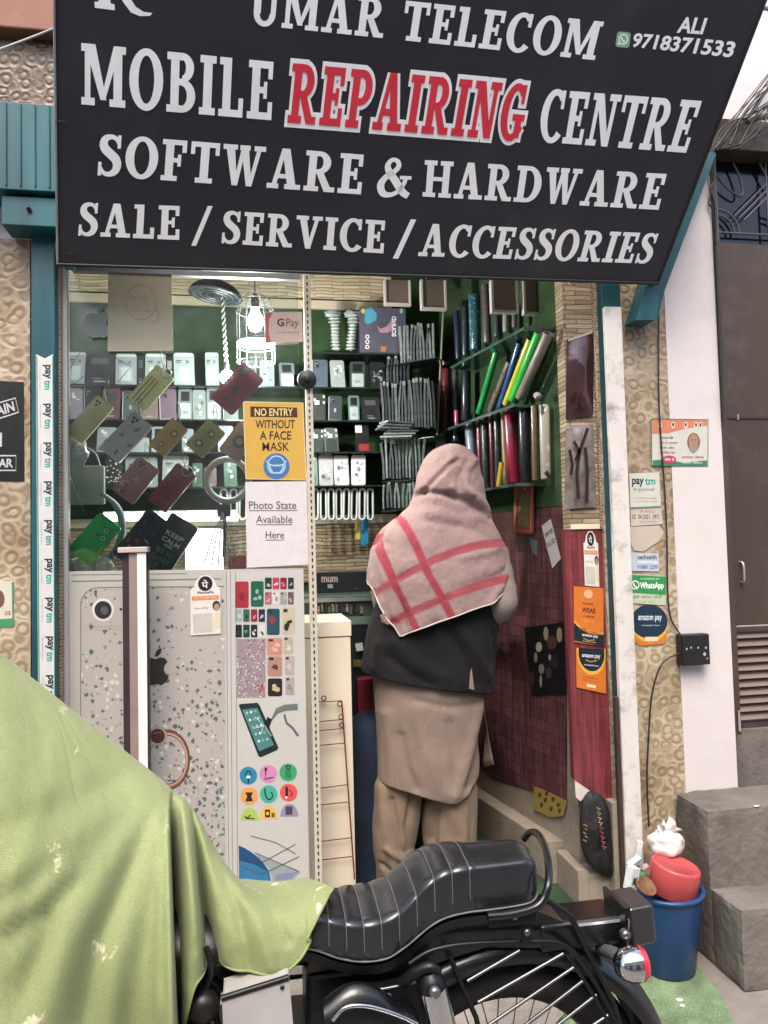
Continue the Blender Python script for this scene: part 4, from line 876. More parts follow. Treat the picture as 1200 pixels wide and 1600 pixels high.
def script(col):
    def f(mb, P, w_, l):
        rd = random.Random(5)
        for r_ in range(4):
            pts = []
            for j in range(15):
                t_ = j/14; pts.append((-.7+1.4*t_, .35-.26*r_+.1*math.sin(j*1.9+r_)+.05*math.cos(j*3.1)))
            rows = [[P(u, v+.02+.012*math.sin(k*2.7), .0006), P(u, v-.02, .0006)] for k, (u, v) in enumerate(pts)]
            mb.grid(rows, flat(col, .4), False)
    return f
def words(lines, col):
    def f(mb, P, w_, l):
        for tx, v0, v1, u in lines:
            vs, fs = glyph_mesh(tx, .02, 0); xs = [p[0] for p in vs]; ys = [p[1] for p in vs]; a, b, c_, d_ = min(xs), max(xs), min(ys), max(ys)
            mb.add([P(-u+(x_-a)/(b-a)*2*u, v0+(y_-c_)/(d_-c_)*(v1-v0), .0007) for x_, y_ in vs], fs, flat(col, .45))
    return f
def smile(mb, P, w_, l):
    mk, wt, yl = flat('#12301c', .4), flat('#c9d8c4', .4), flat('#a9b23a', .4)
    for u, v in ((.25, .55), (.42, .22)):
        mb.sheet([P(u+.16*math.cos(2*math.pi*j/14), v+.09*math.sin(2*math.pi*j/14), .0006) for j in range(14)], wt); mb.sheet([P(u+.08*math.cos(2*math.pi*j/10), v+.05*math.sin(2*math.pi*j/10), .001) for j in range(10)], mk)
    mb.grid([[P(-.2+.06*k, .30-.10*math.sin(k/6*3.14)+.03, .0008), P(-.2+.06*k, .30-.10*math.sin(k/6*3.14)-.02, .0008)] for k in range(7)], mk, False)
    mb.sheet([P(.72, -.75, .0006), P(.9, -.75, .0006), P(.9, -.1, .0006), P(.72, -.1, .0006)], yl)
hang_case(140, 655, 40, 70, 30, '#9a9560', 'pale gold phone case with a black camera hole, at the left edge of the glass', string=(10, 40))
hang_case(236, 606, 40, 66, 33, '#b0a873', 'ribbed gold phone case with a ring holder hanging below the pencil drawing', deco=stripes('#8f8750', (-.6, -.25, .1)), ring=True, cam_=None)
hang_case(197, 683, 42, 74, 36, '#8e8f8a', 'clear grey phone case with swirls hanging between the two gold cases', deco=blobs(['#5f615d', '#b7b8b2', '#777974', '#a8a197'], 3, 12), metal=0, rough=.2)
hang_case(263, 683, 41, 54, 30, '#8a6a2b', 'brown gold case with a round medallion, left of the olive one', deco=circ(['#a8863c', '#6b4f1c', '#d8b868'], [(.2, .35, .5), (-.1, -.55, .42)]), cam_=None)
hang_case(321, 685, 42, 52, 34, '#776d3c', 'olive gold case with a pale letter disc under the red and blue one', deco=circ(['#8f8550', '#5c5327', '#c9bf88'], [(.15, .4, .42), (-.15, -.45, .48)]), cam_=None)
hang_case(374, 690, 36, 56, 36, '#8a6a4c', 'tan case printed with a sunburst half hidden by the yellow notice', deco=circ(['#a5825c', '#6e4f36', '#b89a74'], [(.0, .0, .75)]), cam_=None)
hang_case(371, 607, 42, 74, 42, '#7c2d3c', 'dark red and blue phone case hanging right of the bright bulb', deco=blobs(['#26495c', '#3b3550', '#1d3b4a', '#b03a46', '#2a5262'], 8, 10), cam_='1', metal=0)
hang_case(212, 750, 38, 64, 38, '#86544a', 'floral rose and cream phone case hanging beside the dark red one', deco=blobs(['#b7a27f', '#b36f66', '#2e2420', '#6f7a4c', '#c9b79a', '#8d3f44'], 11, 14), metal=0)
hang_case(268, 762, 39, 70, 34, '#74222f', 'dark red phone case covered in black handwriting', deco=script('#2c1216'), cam_=None, metal=0, ring=True)
hang_case(148, 842, 40, 70, 40, '#1d8f40', 'bright green phone case with a smiling face, lower left behind the glass', deco=smile, cam_=None, metal=0, rough=.45)
hang_case(222, 842, 38, 84, 42, '#1b2328', 'dark blue case with a pink flower behind the maroon and white post', deco=blobs(['#2f4650', '#38535c', '#b0566a', '#c98a96', '#22343c', '#8a3a50'], 21, 13), metal=0, cam_='1')
hang_case(264, 852, 33, 88, 46, '#1e2a28', 'black case printed with bold white and green words', deco=words([('KEEP', .28, .44, .62), ('CALM', .04, .2, .62), ('AND', -.09, 0, .3)], '#d5d2ce'), metal=0, cam_='1')
kc = [o for o in bpy.data.objects if o.get('label', '').startswith('black case printed')][0]
c = at(264, 852, HY); a = R(33); l, w_ = 88*SC*.5, 46*SC*.5; up = Vector((math.sin(a), 0, math.cos(a))); rt = Vector((math.cos(a), 0, -math.sin(a)))
mb = MB(); words([('GO TO', -.36, -.2, .6), ('PLANET', -.62, -.46, .66), ('x', -.78, -.7, .12)], '#4f8a78')(mb, lambda u, v, off=0: c+rt*(u*w_)+up*(v*l)+Vector((0, -off, 0)), w_, l); mb.build('motif', kc)
# crumpled clear pouches, frosted bag, grey strap
m_clear = mat('clear_pouch', '#a9b0ac', .15, .1, var=.25, vs=40, bump=.8, bs=60, coat=.4)
def pouch(cx, cy, rx, ry, label, Y=2.83, mt=m_clear):
    mb = MB(); c = at(cx, cy, Y); k = Y/F_PX; mb.ball(c, 1, mt, 10, (rx*k, .018, ry*k), .45); tag(mb.build('pouch'), label, 'pouch', 'clear pouches behind the glass front')
pouch(117, 708, 18, 24, 'crumpled clear pouch at the left edge below the pale gold case')
pouch(128, 888, 18, 18, 'clear pouch of small charms below the bright green case', 2.82); pouch(160, 885, 15, 16, 'clear pouch lying left of the post foot of the window', 2.84)
mb = MB(); m_fr = mat('frosted_bag', '#87998f', .4, var=.06, vs=5, bump=.2, bs=12); a, b = at(104, 728, 2.95), at(164, 788, 2.95)
mb.box((a.x, 2.94, b.z), (b.x, 2.965, a.z), m_fr); t = mb.build('frosted_bag', bevel=.006); tag(t, 'frosted pale green carry box hanging at the left of the window', 'bag')
mb = MB(); mb.tube(spline([at(118, 729, 2.94), at(124, 706, 2.94), at(136, 700, 2.94), at(150, 710, 2.94), at(156, 729, 2.94)], 6), .0035, m_fr, 6); mb.build('handle', t)
mb = MB(); pts = spline([at(160, 772, 2.86), at(178, 786, 2.86), at(188, 806, 2.86), at(190, 832, 2.86), at(182, 856, 2.86), at(172, 874, 2.86)], 6)
mg = mat('grey_strap', '#7c8890', .45, var=.08); rows = [[p+Vector((.010, -.01, 0)), p+Vector((.014, .01, 0)), p+Vector((-.014, .01, 0)), p+Vector((-.010, -.01, 0))] for p in pts]; mb.loft(rows, mg); tag(mb.build('watch_strap'), 'curved blue-grey watch strap hanging behind the green case', 'strap')
mb = MB(); mb.torus(at(356, 750, 2.95), .082, .0125, mat('ring_light_tube', '#9ba9aa', .35, var=.05, coat=.3), (0, -1, 0), 48, 10); t = mb.build('ring_light'); tag(t, 'unlit pale ring light behind the tan case and the yellow notice', 'ring light')
mb = MB(); mb.tube([at(352, 784, 2.96), at(350, 870, 2.96)], .006, m_black, 8); mb.box(at(344, 800, 2.96)-Vector((.01, .012, .02)), at(356, 788, 2.96)+Vector((.01, .008, 0)), m_black); mb.build('stand', t)
for k, (a, b, lb) in enumerate(((318, 60, 'left'), (330, 30, ''), (341, 0, ''), (352, 0, ''), (362, 0, ''), (372, 0, ''))):
    mb = MB(); mb.tube(spline([at(348, 800, 2.93), at(346+(a-345)*.5, 838, 2.92), at(a, 884, 2.91)], 6), .0022, m_alu, 5); tag(mb.build('cable'), 'thin silver cable fanning out of the bunch under the ring light', 'cable', 'cables hanging under the ring light')
# strings crossing behind the glass
for k, (pts, lb) in enumerate((([(106, 582), (137, 531), (176, 556), (206, 574), (200, 578), (184, 598)], 'black string zigzag across the white boxes at top left'), ([(103, 730), (118, 768), (132, 800)], 'black string slanting over the frosted carry box'), ([(160, 820), (186, 836)], 'short black string beside the green case'), ([(103, 588), (117, 600), (130, 588)], 'slack black string below the first white box'))):
    mb = MB(); mb.tube([at(x_, y_, 2.79) for x_, y_ in pts], .0013, m_black, 5); tag(mb.build('string'), lb, 'string')
# ---- lamps
m_bulb = mat('lit_bulb', (1, .97, .93), .5, var=0, emit=32); m_bulb2 = mat('lit_disc', (1, .97, .93), .5, var=0, emit=14)
m_wire = mat('lamp_wire', '#7d8080', .35, .7, var=.05)
LY = 3.15; lt, lb_ = at(399, 470, LY), at(400, 566, LY); k = LY/F_PX
t = thing('cage_lamp', 'lit bulb lamp in a round wire cage hanging behind the glass', 'lamp', lb_)
mb = MB(); cc = at(400, 538, LY); mb.lathe(cc, [(.0005, 0), (29*k, 0), (29*k, .006), (.0005, .006)], m_bulb2, 28); mb.build('lit_disc', t)
mb = MB(); bc = at(399, 503, LY); mb.lathe(bc, [(.0005, -.045), (.022, -.035), (.033, -.008), (.03, .018), (.017, .045), (.015, .06), (.0005, .06)], m_bulb, 20); mb.build('bulb', t)
mb = MB()
for j in range(12):
    a = 2*math.pi*j/12; dx, dy = 29*k*math.cos(a), 29*k*math.sin(a)
    mb.tube([(cc.x+dx*.35, LY+dy*.35, lt.z+.03), (cc.x+dx*.8, LY+dy*.8, lt.z), (cc.x+dx, LY+dy, lt.z-.05), (cc.x+dx, LY+dy, lb_.z)], .0012, m_wire, 5)
for z_, rr in ((lb_.z, 1.02), (cc.z-.012, 1.02), (lt.z-.05, 1.0), (lt.z, .8)): mb.torus((cc.x, LY, z_), 29*k*rr, .0017, m_wire, (0, 0, 1), 32, 6)
mb.build('cage', t)
mb = MB(); mb.lathe((bc.x, LY, bc.z+.06), [(.016, 0), (.018, .03), (.012, .06), (.0005, .06)], m_black, 16); mb.tube([(bc.x, LY, bc.z+.12), (bc.x, LY, 3.05)], .003, m_black, 6); mb.build('socket', t)
L1 = bpy.data.lights.new('lamp_light', 'POINT'); L1.energy = 16; L1.shadow_soft_size = .035; L1.color = (1, .97, .92)
lo = bpy.data.objects.new('lamp_light', L1); COL.objects.link(lo); lo.location = (bc.x, LY-.0, cc.z-.05)
t = thing('bare_bulb', 'bare lit bulb hanging on a braided cord left of the red and blue case', 'lamp', at(355, 605, 3.2))
mb = MB(); bc2 = at(355, 590, 3.2); mb.ball(bc2, .031, m_bulb, 12); mb.build('bulb', t)
mb = MB(); c0, c1 = at(347, 465, 3.2), at(354, 574, 3.2)
for ph in (0, math.pi): mb.tube([c0+(c1-c0)*(j/40)+Vector((.006*math.sin(j*.9+ph), .006*math.cos(j*.9+ph), 0)) for j in range(41)], .0042, mat('braided_cord', '#6e7370', .5, var=.2, vs=60), 6)
mb.build('cord', t); mb = MB(); mb.lathe(c1, [(.012, -.01), (.013, .01), (.006, .03), (.0005, .03)], m_black, 12); mb.build('socket', t)
L2 = bpy.data.lights.new('bulb_light', 'POINT'); L2.energy = 7; L2.shadow_soft_size = .03; L2.color = (1, .97, .94)
lo = bpy.data.objects.new('bulb_light', L2); COL.objects.link(lo); lo.location = bc2+Vector((0, -.06, 0))
mb = MB(); pc_ = at(338, 452, 3.25); ms = mat('dark_shade', '#1c2830', .18, .3, var=.15, coat=.6)
mb.lathe(pc_, [(.118, -.03), (.112, -.012), (.09, .01), (.05, .03), (.02, .045), (.0005, .045)], ms, 32, (.15, 0, 1)); mb.lathe(pc_, [(.0005, -.026), (.04, -.03), (.1, -.03), (.118, -.03)], mat('shade_inside', '#5d6a70', .25, .6, var=.2, vs=30), 32, (.15, 0, 1))
for rr in (.1, .07, .045): mb.torus(pc_-Vector((0, 0, .031)), rr, .0025, m_wire, (.15, 0, 1), 32, 6)
tag(mb.build('pendant_shade'), 'dark glossy pendant shade close under the ceiling at the braided cord', 'lamp shade')
mb = MB(); m_tube = mat('lit_tube', (1, .99, .97), .5, var=0, emit=3.5)
for a, b in ((178, 214), (286, 345)):
    p, q_ = at(a, 809, 3.70), at(b, 809, 3.70); mb.tube([p, q_], .017, m_tube, 10)
t = thing('strip_light', 'lit white strip light below the lowest shelf on the back wall', 'strip light', at(260, 812, 3.70)); 
p, q_ = at(160, 809, 3.70), at(372, 809, 3.70); mb = MB(); mb.tube([p, q_], .016, m_tube, 10); mb.build('tube', t); mb = MB(); mb.box((p.x, 3.715, p.z-.012), (q_.x, 3.74, p.z+.03), m_alw); mb.build('housing', t)
mb = MB(); mb.lathe(at(480, 592, GY-.03), [(.0005, -.008), (.012, -.008), (.013, -.002), (.034, 0), (.036, .02), (.034, .04), (.0005, .04)], m_black, 24, (0, 1, 0)); mb.box(at(480, 592, GY)-Vector((.05, -.012, .02)), at(480, 592, GY)+Vector((-.02, .03, .02)), m_black)
tag(mb.build('camera_mount', bevel=.002), 'round black camera mount clamped on the slotted upright', 'camera')
# long sticker strip on the left teal post
t = thing('sticker_strip', 'long white payment sticker strip running down the left teal post', 'sticker', at(75, 1380, 2.652))
PP = PY(2.655); mb = MB(); mb.prism([PP.hit(x_, y_, .0015) for x_, y_ in ((56, 553), (70, 560), (83, 553), (88, 1420), (62, 1420))], (0, .0014, 0), flat('#c9c8c4', .45)); mb.build('band', t)
mb = MB(); SP = Px(PP); navy, cyan = flat('#1e2b3a', .5), flat('#2f9a8c', .5); grn = flat('#2f7d58', .5)
def vtext(txt, x0_, x1_, y0_, y1_, mt, off, bold=.03):
    vs, fs = glyph_mesh(txt, bold, 0); xs = [p[0] for p in vs]; ys = [p[1] for p in vs]; a, b, c_, d_ = min(xs), max(xs), min(ys), max(ys)
    mb.add([SP.P(x0_+(y-c_)/(d_-c_)*(x1_-x0_), y0_+(x_-a)/(b-a)*(y1_-y0_), off) for x_, y in vs], fs, mt)
for k in range(14):
    y_ = 570+60.6*k; dx = (y_-570)*.0095
    vtext('pay', 66.5+dx, 79+dx, y_, y_+22, navy, .0021); vtext('tm', 69+dx, 79+dx, y_+24, y_+39, cyan, .0021); vtext('Accepted Here', 61+dx, 63.6+dx, y_+2, y_+38, flat('#7c8588'), .0021, 0)
SP.line(mb, [(57.5, 556), (63.5, 1418)], 1.6, 1.6, grn, .002); SP.line(mb, [(82.4, 556), (87.3, 1418)], 1.2, 1.2, grn, .002); mb.build('lettering', t)
# posters on the left pillar
PL = PY(2.70); SL = Px(PL)
t = thing('black_poster', 'black poster with white slanted lettering cut off at the left edge', 'poster', at(10, 752, 2.70))
plate('sheet', [(-90, 590), (37, 597), (38, 752), (-90, 752)], PL, flat('#141416', .4), parent=t, th=.002); mb = MB(); wt = flat('#b9b9b8', .5)
sh = Sheet([(-60, 646), (24, 622), (29, 644), (-57, 672)], PL); sh.line(mb, [(0, 0), (1, 0), (1, 1), (0, 1), (0, 0)], .03, .09, wt, .0026); sh.text(mb, 'BARGAIN', .06, .16, .94, .84, wt, .0026, .03)
mb.build('lettering', t); mb = MB(); sh = Sheet([(-70, 712), (25, 712), (25, 735), (-70, 735)], PL); sh.line(mb, [(0, 0), (1, 0), (1, 1), (0, 1), (0, 0)], .02, .09, wt, .0026); sh.text(mb, 'WEAR', .45, .2, .95, .8, wt, .0026, .03)
mb.build('lettering', t); mb = MB(); SL.rect(mb, -20, 676, 3, 698, wt, .0026); mb.build('lettering', t)
t = thing('small_poster', 'small green and white poster cut off at the left edge above the green cover', 'poster', at(0, 980, 2.70))
plate('sheet', [(-80, 905), (20, 908), (21, 979), (-80, 985)], PL, flat('#c9c4b6', .5), parent=t, th=.0015); mb = MB(); SL.poly(mb, [(-80, 972), (21, 966), (21, 979), (-80, 985)], flat('#3f8a58'), .0021); SL.line(mb, [(19.5, 909), (20.5, 978)], 2.4, 2.4, flat('#3f8a58'), .0023); SL.oval(mb, -2, 936, 9, 14, flat('#6b4c3e'), .0021); SL.text(mb, 'अब', 6, 955, 17, 962, flat('#b04a4a'), .0021); mb.build('print', t)
# ---------------------------------------------------------------- shelves on the back wall and the goods on them
m_shelf = mat('dark_glass_shelf', '#232b2b', .15, .2, var=.1, coat=.4); FYS = 3.70; IY = 3.73
def shelf(x0, y0, x1, y1, label):
    a, b = at(x0, y0, FYS), at(x1, y1, FYS); mb = MB(); zz = (a.z+b.z)/2
    mb.box((a.x, FYS, zz-.008), (b.x, BY-.002, zz), m_shelf); o = mb.build('wall_shelf', bevel=.0015); tag(o, label, 'shelf', 'dark shelves along the back wall'); return zz
ZS = {'top': shelf(482, 550, 622, 552, 'short top shelf on the back wall carrying the tie bundles and the tablet box'),
      'A': shelf(100, 600, 606, 605, 'back wall shelf carrying the tall white boxes'),
      'B': shelf(100, 655, 606, 656, 'back wall shelf carrying the row of plum and silver cases'),
      'C': shelf(100, 706, 606, 706, 'back wall shelf with few cases and a gap on it'),
      'D': shelf(100, 762, 606, 758, 'lowest back wall shelf, with white cables hanging below it')}
SHN = {'A': 'white box shelf', 'B': 'plum case shelf', 'C': 'gappy shelf', 'D': 'lowest shelf'}
COLN = {}
def goods(row, x0, x1, y0, col, desc, kind='box', rough=.35, deco=None, Y=IY, zb=None, depth=.018, name='phone_case', cat='phone case'):
    zz = (ZS[row] if row in ZS else zb)+.0008; a, b = at(x0, y0, Y), at(x1, y0, Y); zt2 = a.z
    mb = MB(); m_ = mat('goods_'+col.lstrip('#'), col, rough, .0, var=.1, vs=25, coat=.3)
    w_, h_ = b.x-a.x, zt2-zz; r_ = w_*.12; tl = .016; rd = random.Random(int(x0*3+y0)); shr = rd.uniform(-.09, .09)*w_; h_ *= rd.uniform(.95, 1.03)
    def P(u, v, o=0): return Vector((a.x+u*w_+shr*v, Y+v*tl-o, zz+v*h_))
    poly = [P(u, v) for u, v in ((.1, 0), (.9, 0), (1, .05), (1, .95), (.9, 1), (.1, 1), (0, .95), (0, .05))]
    mb.prism(poly, (0, depth, 0), m_); o_ = .0012
    dk = flat('#1b1e21', .3); lt_ = flat('#d5d9da', .3)
    def quad(u0, v0, u1, v1, c_, k=0): mb.sheet([P(u0, v0, o_+k*.0006), P(u1, v0, o_+k*.0006), P(u1, v1, o_+k*.0006), P(u0, v1, o_+k*.0006)], c_)
    if kind == 'box':
        c_ = rd.choice(['#4d565a', '#7a6f72', '#394145', '#8d8f90']); quad(.2, rd.uniform(.55, .7), .8, .86, flat(c_, .3)); quad(.3, .1, .7, .14, flat('#9aa0a2', .3)); quad(.25, .2, .6, .23, flat('#777d80', .3))
    if kind == 'white':
        quad(.04, .90, .96, .97, flat('#c9d2d5', .2)); quad(.12, .74, .38, .77, dk); quad(.12, .69, .34, .71, dk); quad(.6, .68, .74, .77, flat('#6b7478'))
        quad(.18, .12, .82, .6, flat('#aab7bd', .25)); quad(.28, .16, .72, .56, flat('#c7d2d6', .2), 1); quad(.1, .03, .9, .07, flat('#8fa0a8', .3))
    if kind == 'case':
        quad(.1, .72, .45, .93, dk); 
        for u, v in ((.2, .86), (.34, .86), (.2, .77)): quad(u-.06, v-.03, u+.06, v+.03, flat('#70767a', .2), 1)
        if rd.random() < .5: quad(.42, .35, .58, .5, flat('#9aa0a2', .3))
        quad(.02, .0, .98, .035, lt_); quad(.02, .035, .05, .97, lt_)
    if kind == 'clear':
        for j in range(9):
            u, v = rd.uniform(.12, .7), rd.uniform(.06, .8); quad(u, v, u+rd.uniform(.08, .25), v+rd.uniform(.04, .14), flat(rd.choice(['#dfe6e7', '#8b989b', '#b7c4c5', '#5f6c6e']), .2), j)
    if kind == 'label':
        quad(.12, .06, .88, .55, flat('#a9b3b4', .3)); quad(.2, .62, .8, .92, dk); quad(.3, .2, .7, .3, flat('#8c959a'), 1)
    if kind == 'leopard':
        for j in range(26):
            u, v = rd.uniform(.05, .85), rd.uniform(.04, .9); quad(u, v, u+.1, v+.04, flat('#cfcac2', .4), j % 6)
    if kind == 'red':
        quad(.2, .05, .95, .3, flat('#8f2a30')); quad(.0, .7, .5, .98, lt_)
    if kind == 'lens':
        for u, v in ((.12, .88), (.9, .9), (.3, .78), (.12, .7), (.9, .68)): quad(u-.07, v-.05, u+.07, v+.05, flat('#b9c0bd', .2))
        quad(.3, .6, .6, .75, flat('#dfe3e0', .2), 1); quad(.1, .02, .9, .55, flat('#333a36', .3))
    o = mb.build(name, bevel=.0012); tag(o, desc, cat, 'goods on the back wall shelves'); return o
W = 'white'
for x0, x1, y0, c_, kd, ds in (
    (103, 131, 548, '#98a3a8', W, 'tall white accessory box standing at the far left of the white box shelf'), (132, 178, 552, '#20262b', 'box', 'wide black box between the first two white boxes'),
    (180, 213, 550, '#939ea3', W, 'tall white box right of the wide black box'), (214, 225, 553, '#252c2f', 'box', 'slim black box between two tall white boxes, left one'),
    (226, 258, 552, '#9aa4a8', W, 'tall white box above the ribbed gold case'), (259, 271, 555, '#1a2024', 'box', 'slim dark box right of the ribbed gold case'),
    (272, 304, 547, '#a0aeb2', W, 'tallest white box, fourth along the white box shelf'), (321, 342, 548, '#99a5a9', W, 'white box partly hidden by the braided lamp cord'),
    (378, 400, 560, '#79898c', 'clear', 'clear crystal pack under the left of the caged lamp'), (405, 428, 562, '#869598', 'clear', 'clear crystal pack right under the caged lamp'), (437, 461, 566, '#5f7073', 'label', 'dark edged clear pack left of the camera mount'),
    (486, 511, 561, '#46535f', 'case', 'slate blue case standing right of the camera mount'), (517, 539, 561, '#8c9693', 'clear', 'grey patterned case on the white box shelf, right of the slate blue one'),
    (546, 570, 563, '#39443f', 'label', 'dark case with a white marble print on the white box shelf'), (578, 601, 562, '#1f2628', 'clear', 'dark case with a silver pattern at the right end of the white box shelf')):
    goods('A', x0, x1, y0, c_, ds, kd)
for x0, x1, y0, c_, kd, ds in (
    (103, 129, 606, '#8f8d9b', 'clear', 'pale violet case with a dark cross print at the left of the plum case shelf'), (131, 157, 605, '#232b2d', 'case', 'black case with a big camera cutout above the pale gold one'),
    (158, 186, 606, '#5e4246', 'box', 'plain maroon case on the plum case shelf'), (190, 216, 608, '#4a5452', 'case', 'grey green case behind the ribbed gold one'),
    (218, 247, 608, '#776560', 'box', 'dusty brown case right behind the ribbed gold one'), (249, 276, 606, '#6b5a6b', 'case', 'plum case with a small round logo spot'),
    (278, 300, 605, '#6f7a7c', 'label', 'silver case with a white print left of the bare bulb'), (301, 321, 607, '#83908f', 'clear', 'sea grey case just below the bare bulb'),
    (322, 345, 606, '#7d888c', 'label', 'pale case with dark squares right below the bare bulb'), (348, 372, 610, '#5d6a6a', 'case', 'grey case behind the red and blue hanging one'),
    (484, 508, 613, '#252d2b', 'lens', 'black case with white camera squares on the plum case shelf'), (512, 533, 616, '#343d41', 'case', 'charcoal case beside the one with white squares'),
    (544, 561, 615, '#5f7a75', 'label', 'narrow teal grey case on the plum case shelf'), (566, 594, 620, '#1c2122', 'box', 'plain black case at the right end of the plum case shelf')):
    goods('B', x0, x1, y0, c_, ds, kd)
for x0, x1, y0, c_, kd, ds in (
    (150, 180, 666, '#8b9598', 'clear', 'silvery pack behind the swirled grey case'), (196, 232, 682, '#98a3a9', 'case', 'pale steel case with two dark lenses on the gappy shelf'), (236, 258, 664, '#8f999c', 'label', 'white card left of the medallion case on the gappy shelf'),
    (284, 302, 668, '#7f8b8c', 'clear', 'grey pack between the medallion and olive cases'), (340, 364, 664, '#8d93a0', 'clear', 'lilac grey pack with thin stripes behind the sunburst case'),
    (482, 504, 668, '#343c39', 'lens', 'black case with silver lenses at the middle of the gappy shelf'), (507, 529, 668, '#4a5b56', 'lens', 'dark green case with silver lenses beside the black one'), (556, 577, 663, '#191d1f', 'red', 'black case with a red word and white corner on the gappy shelf')):
    goods('C', x0, x1, y0, c_, ds, kd)
for x0, x1, y0, c_, kd, ds in (
    (164, 192, 714, '#1e2020', 'leopard', 'leopard spotted black case on the lowest shelf'), (196, 246, 712, '#8b9595', W, 'broad clear case pack behind the floral rose case'), (252, 292, 712, '#929b9b', W, 'broad clear case pack behind the dark red case'),
    (300, 316, 722, '#274a3d', 'clear', 'small green blister on the lowest shelf left of the ring light'), (318, 338, 730, '#4a2a2e', 'box', 'short maroon box on the lowest shelf inside the ring light'), (350, 370, 716, '#245a42', 'clear', 'green blister on the lowest shelf inside the ring light'),
    (484, 496, 708, '#6d8a80', 'clear', 'sea green pack at the left of the white wrapped cases'), (498, 520, 709, '#a9aeac', 'clear', 'grey wrapped case between the sea green and the white ones'), (522, 545, 711, '#c3c7c8', 'clear', 'white wrapped case, middle of the three right of the upright'), (548, 570, 709, '#d9dcde', 'clear', 'brightest white wrapped case on the lowest shelf')):
    goods('D', x0, x1, y0, c_, ds, kd)
# white charging cables in loops hanging under the lowest shelf
m_cab = mat('white_cable', '#c6cbc8', .4, var=.06)
for k in range(11):
    cx = (493+12.2*k) if k < 8 else (350+15*(k-8)); y0, y1 = 764, 812
    mb = MB(); hw = 4.2 if k < 8 else 5.2; Yc = 3.735+.004*(k % 2)
    pts = [(cx+hw*math.cos(R(t)), y0+hw-hw*math.sin(R(t))) for t in range(0, 181, 30)]+[(cx-hw+.7*math.sin(k), y1-hw)]+[(cx+hw*math.cos(R(t))+.7*math.sin(k), y1-hw-hw*math.sin(R(t))) for t in range(180, 361, 30)]+[(cx+hw, y0+hw)]
    mb.tube([at(x_, y_, Yc) for x_, y_ in pts], .0062, m_cab, 6)
    tag(mb.build('charging_cable'), 'looped white charging cable hanging in the row right of the slotted upright' if k < 8 else 'looped white charging cable hanging behind the ring light', 'cable', 'white cables under the lowest shelf' if k < 8 else 'white cables behind the ring light')
plate('yellow_packet', [(555, 806), (563, 806), (563, 842), (555, 842)], PY(3.80), flat('#c3ae4a'), 'narrow yellow packet hanging beside the blue one', 'packet', th=.006)
plate('blue_packet', [(564, 808), (576, 806), (575, 850), (564, 852)], PY(3.80), flat('#2683ad', .3), 'bright blue packet hanging left of the shawl', 'packet', th=.006)
# on the short top shelf: two tie bundles and the tablet box
m_tie = mat('clear_tie', '#a9b3ae', .2, .1, var=.25, vs=50, coat=.5)
for cx, tilt, lb in ((525, -2, 'left of two bundles of coiled clear ties on the top shelf'), (548, 3, 'tie bundle leaning against the printed tablet box')):
    mb = MB(); 
    for k in range(11):
        y_ = 545-5.2*k; w_ = 10 if k < 8 else 13; c_ = at(cx+tilt*(k/10.)*1.5, y_, 3.76)
        mb.ball(c_, 1, m_tie, 6, (.026*w_/10, .02, .0085), .5)
    mb.ball(at(cx+tilt*1.8-2, 491, 3.76), 1, m_tie, 7, (.045, .012, .02), .6); tag(mb.build('tie_bundle'), lb, 'bundle')
zt_ = ZS['top']; a, b = at(561, 480, 3.74), at(634, 480, 3.74); t = thing('tablet_box', 'upright dark tablet box with a blue bird-like shape and three rings on the top shelf', 'box', ((a.x+b.x)/2, 3.76, zt_))
mb = MB(); mb.box((a.x, 3.74, zt_+.001), (b.x, 3.80, a.z), mat('tablet_box_print', '#5b5b6c', .3, var=.15, vs=9, coat=.4)); mb.build('carton', t, bevel=.002)
TB = Px(PY(3.74)); mb = MB(); TB.oval(mb, 567.5, 486, 3.6, 3.8, flat('#c9cf6a'), .0012); TB.poly(mb, [(570, 483), (581, 481), (589, 490), (588, 500), (575, 507), (570, 504)], flat('#58a8c9', .3), .0012); TB.poly(mb, [(588, 507), (594, 514), (604, 510), (612, 500), (616, 512), (606, 520), (594, 520)], flat('#b08a9a'), .0012)
mb.build('picture', t); mb = MB()
for k in range(3): TB.ring(mb, 574, 526+8*k, 3.2, 3.4, .6, m_white, .0012, 16)
mb.build('ring_mark', t); mb = MB(); TB.poly(mb, [(595, 541), (604, 541), (603, 549.5), (595, 549.5)], flat('#b87a58'), .0012); TB.oval(mb, 631-4, 486, 2.5, 4, flat('#9fc4bd'), .0012)
def vt2(sh, txt, x0_, x1_, y0_, y1_, mt, off):      # lettering turned to run upwards
    vs, fs = glyph_mesh(txt, .03, 0); xs = [p[0] for p in vs]; ys = [p[1] for p in vs]; a_, b_, c_, d_ = min(xs), max(xs), min(ys), max(ys)
    mb.add([sh.P(x0_+(1-(y-c_)/(d_-c_))*(x1_-x0_)*-1+(x1_-x0_), y1_-(x_-a_)/(b_-a_)*(y1_-y0_), off) for x_, y in vs], fs, mt)
mb.build('emblem', t); mb = MB(); vt2(TB, 'SOUND', 612, 619, 494, 526, m_white, .0013); mb.build('lettering', t)
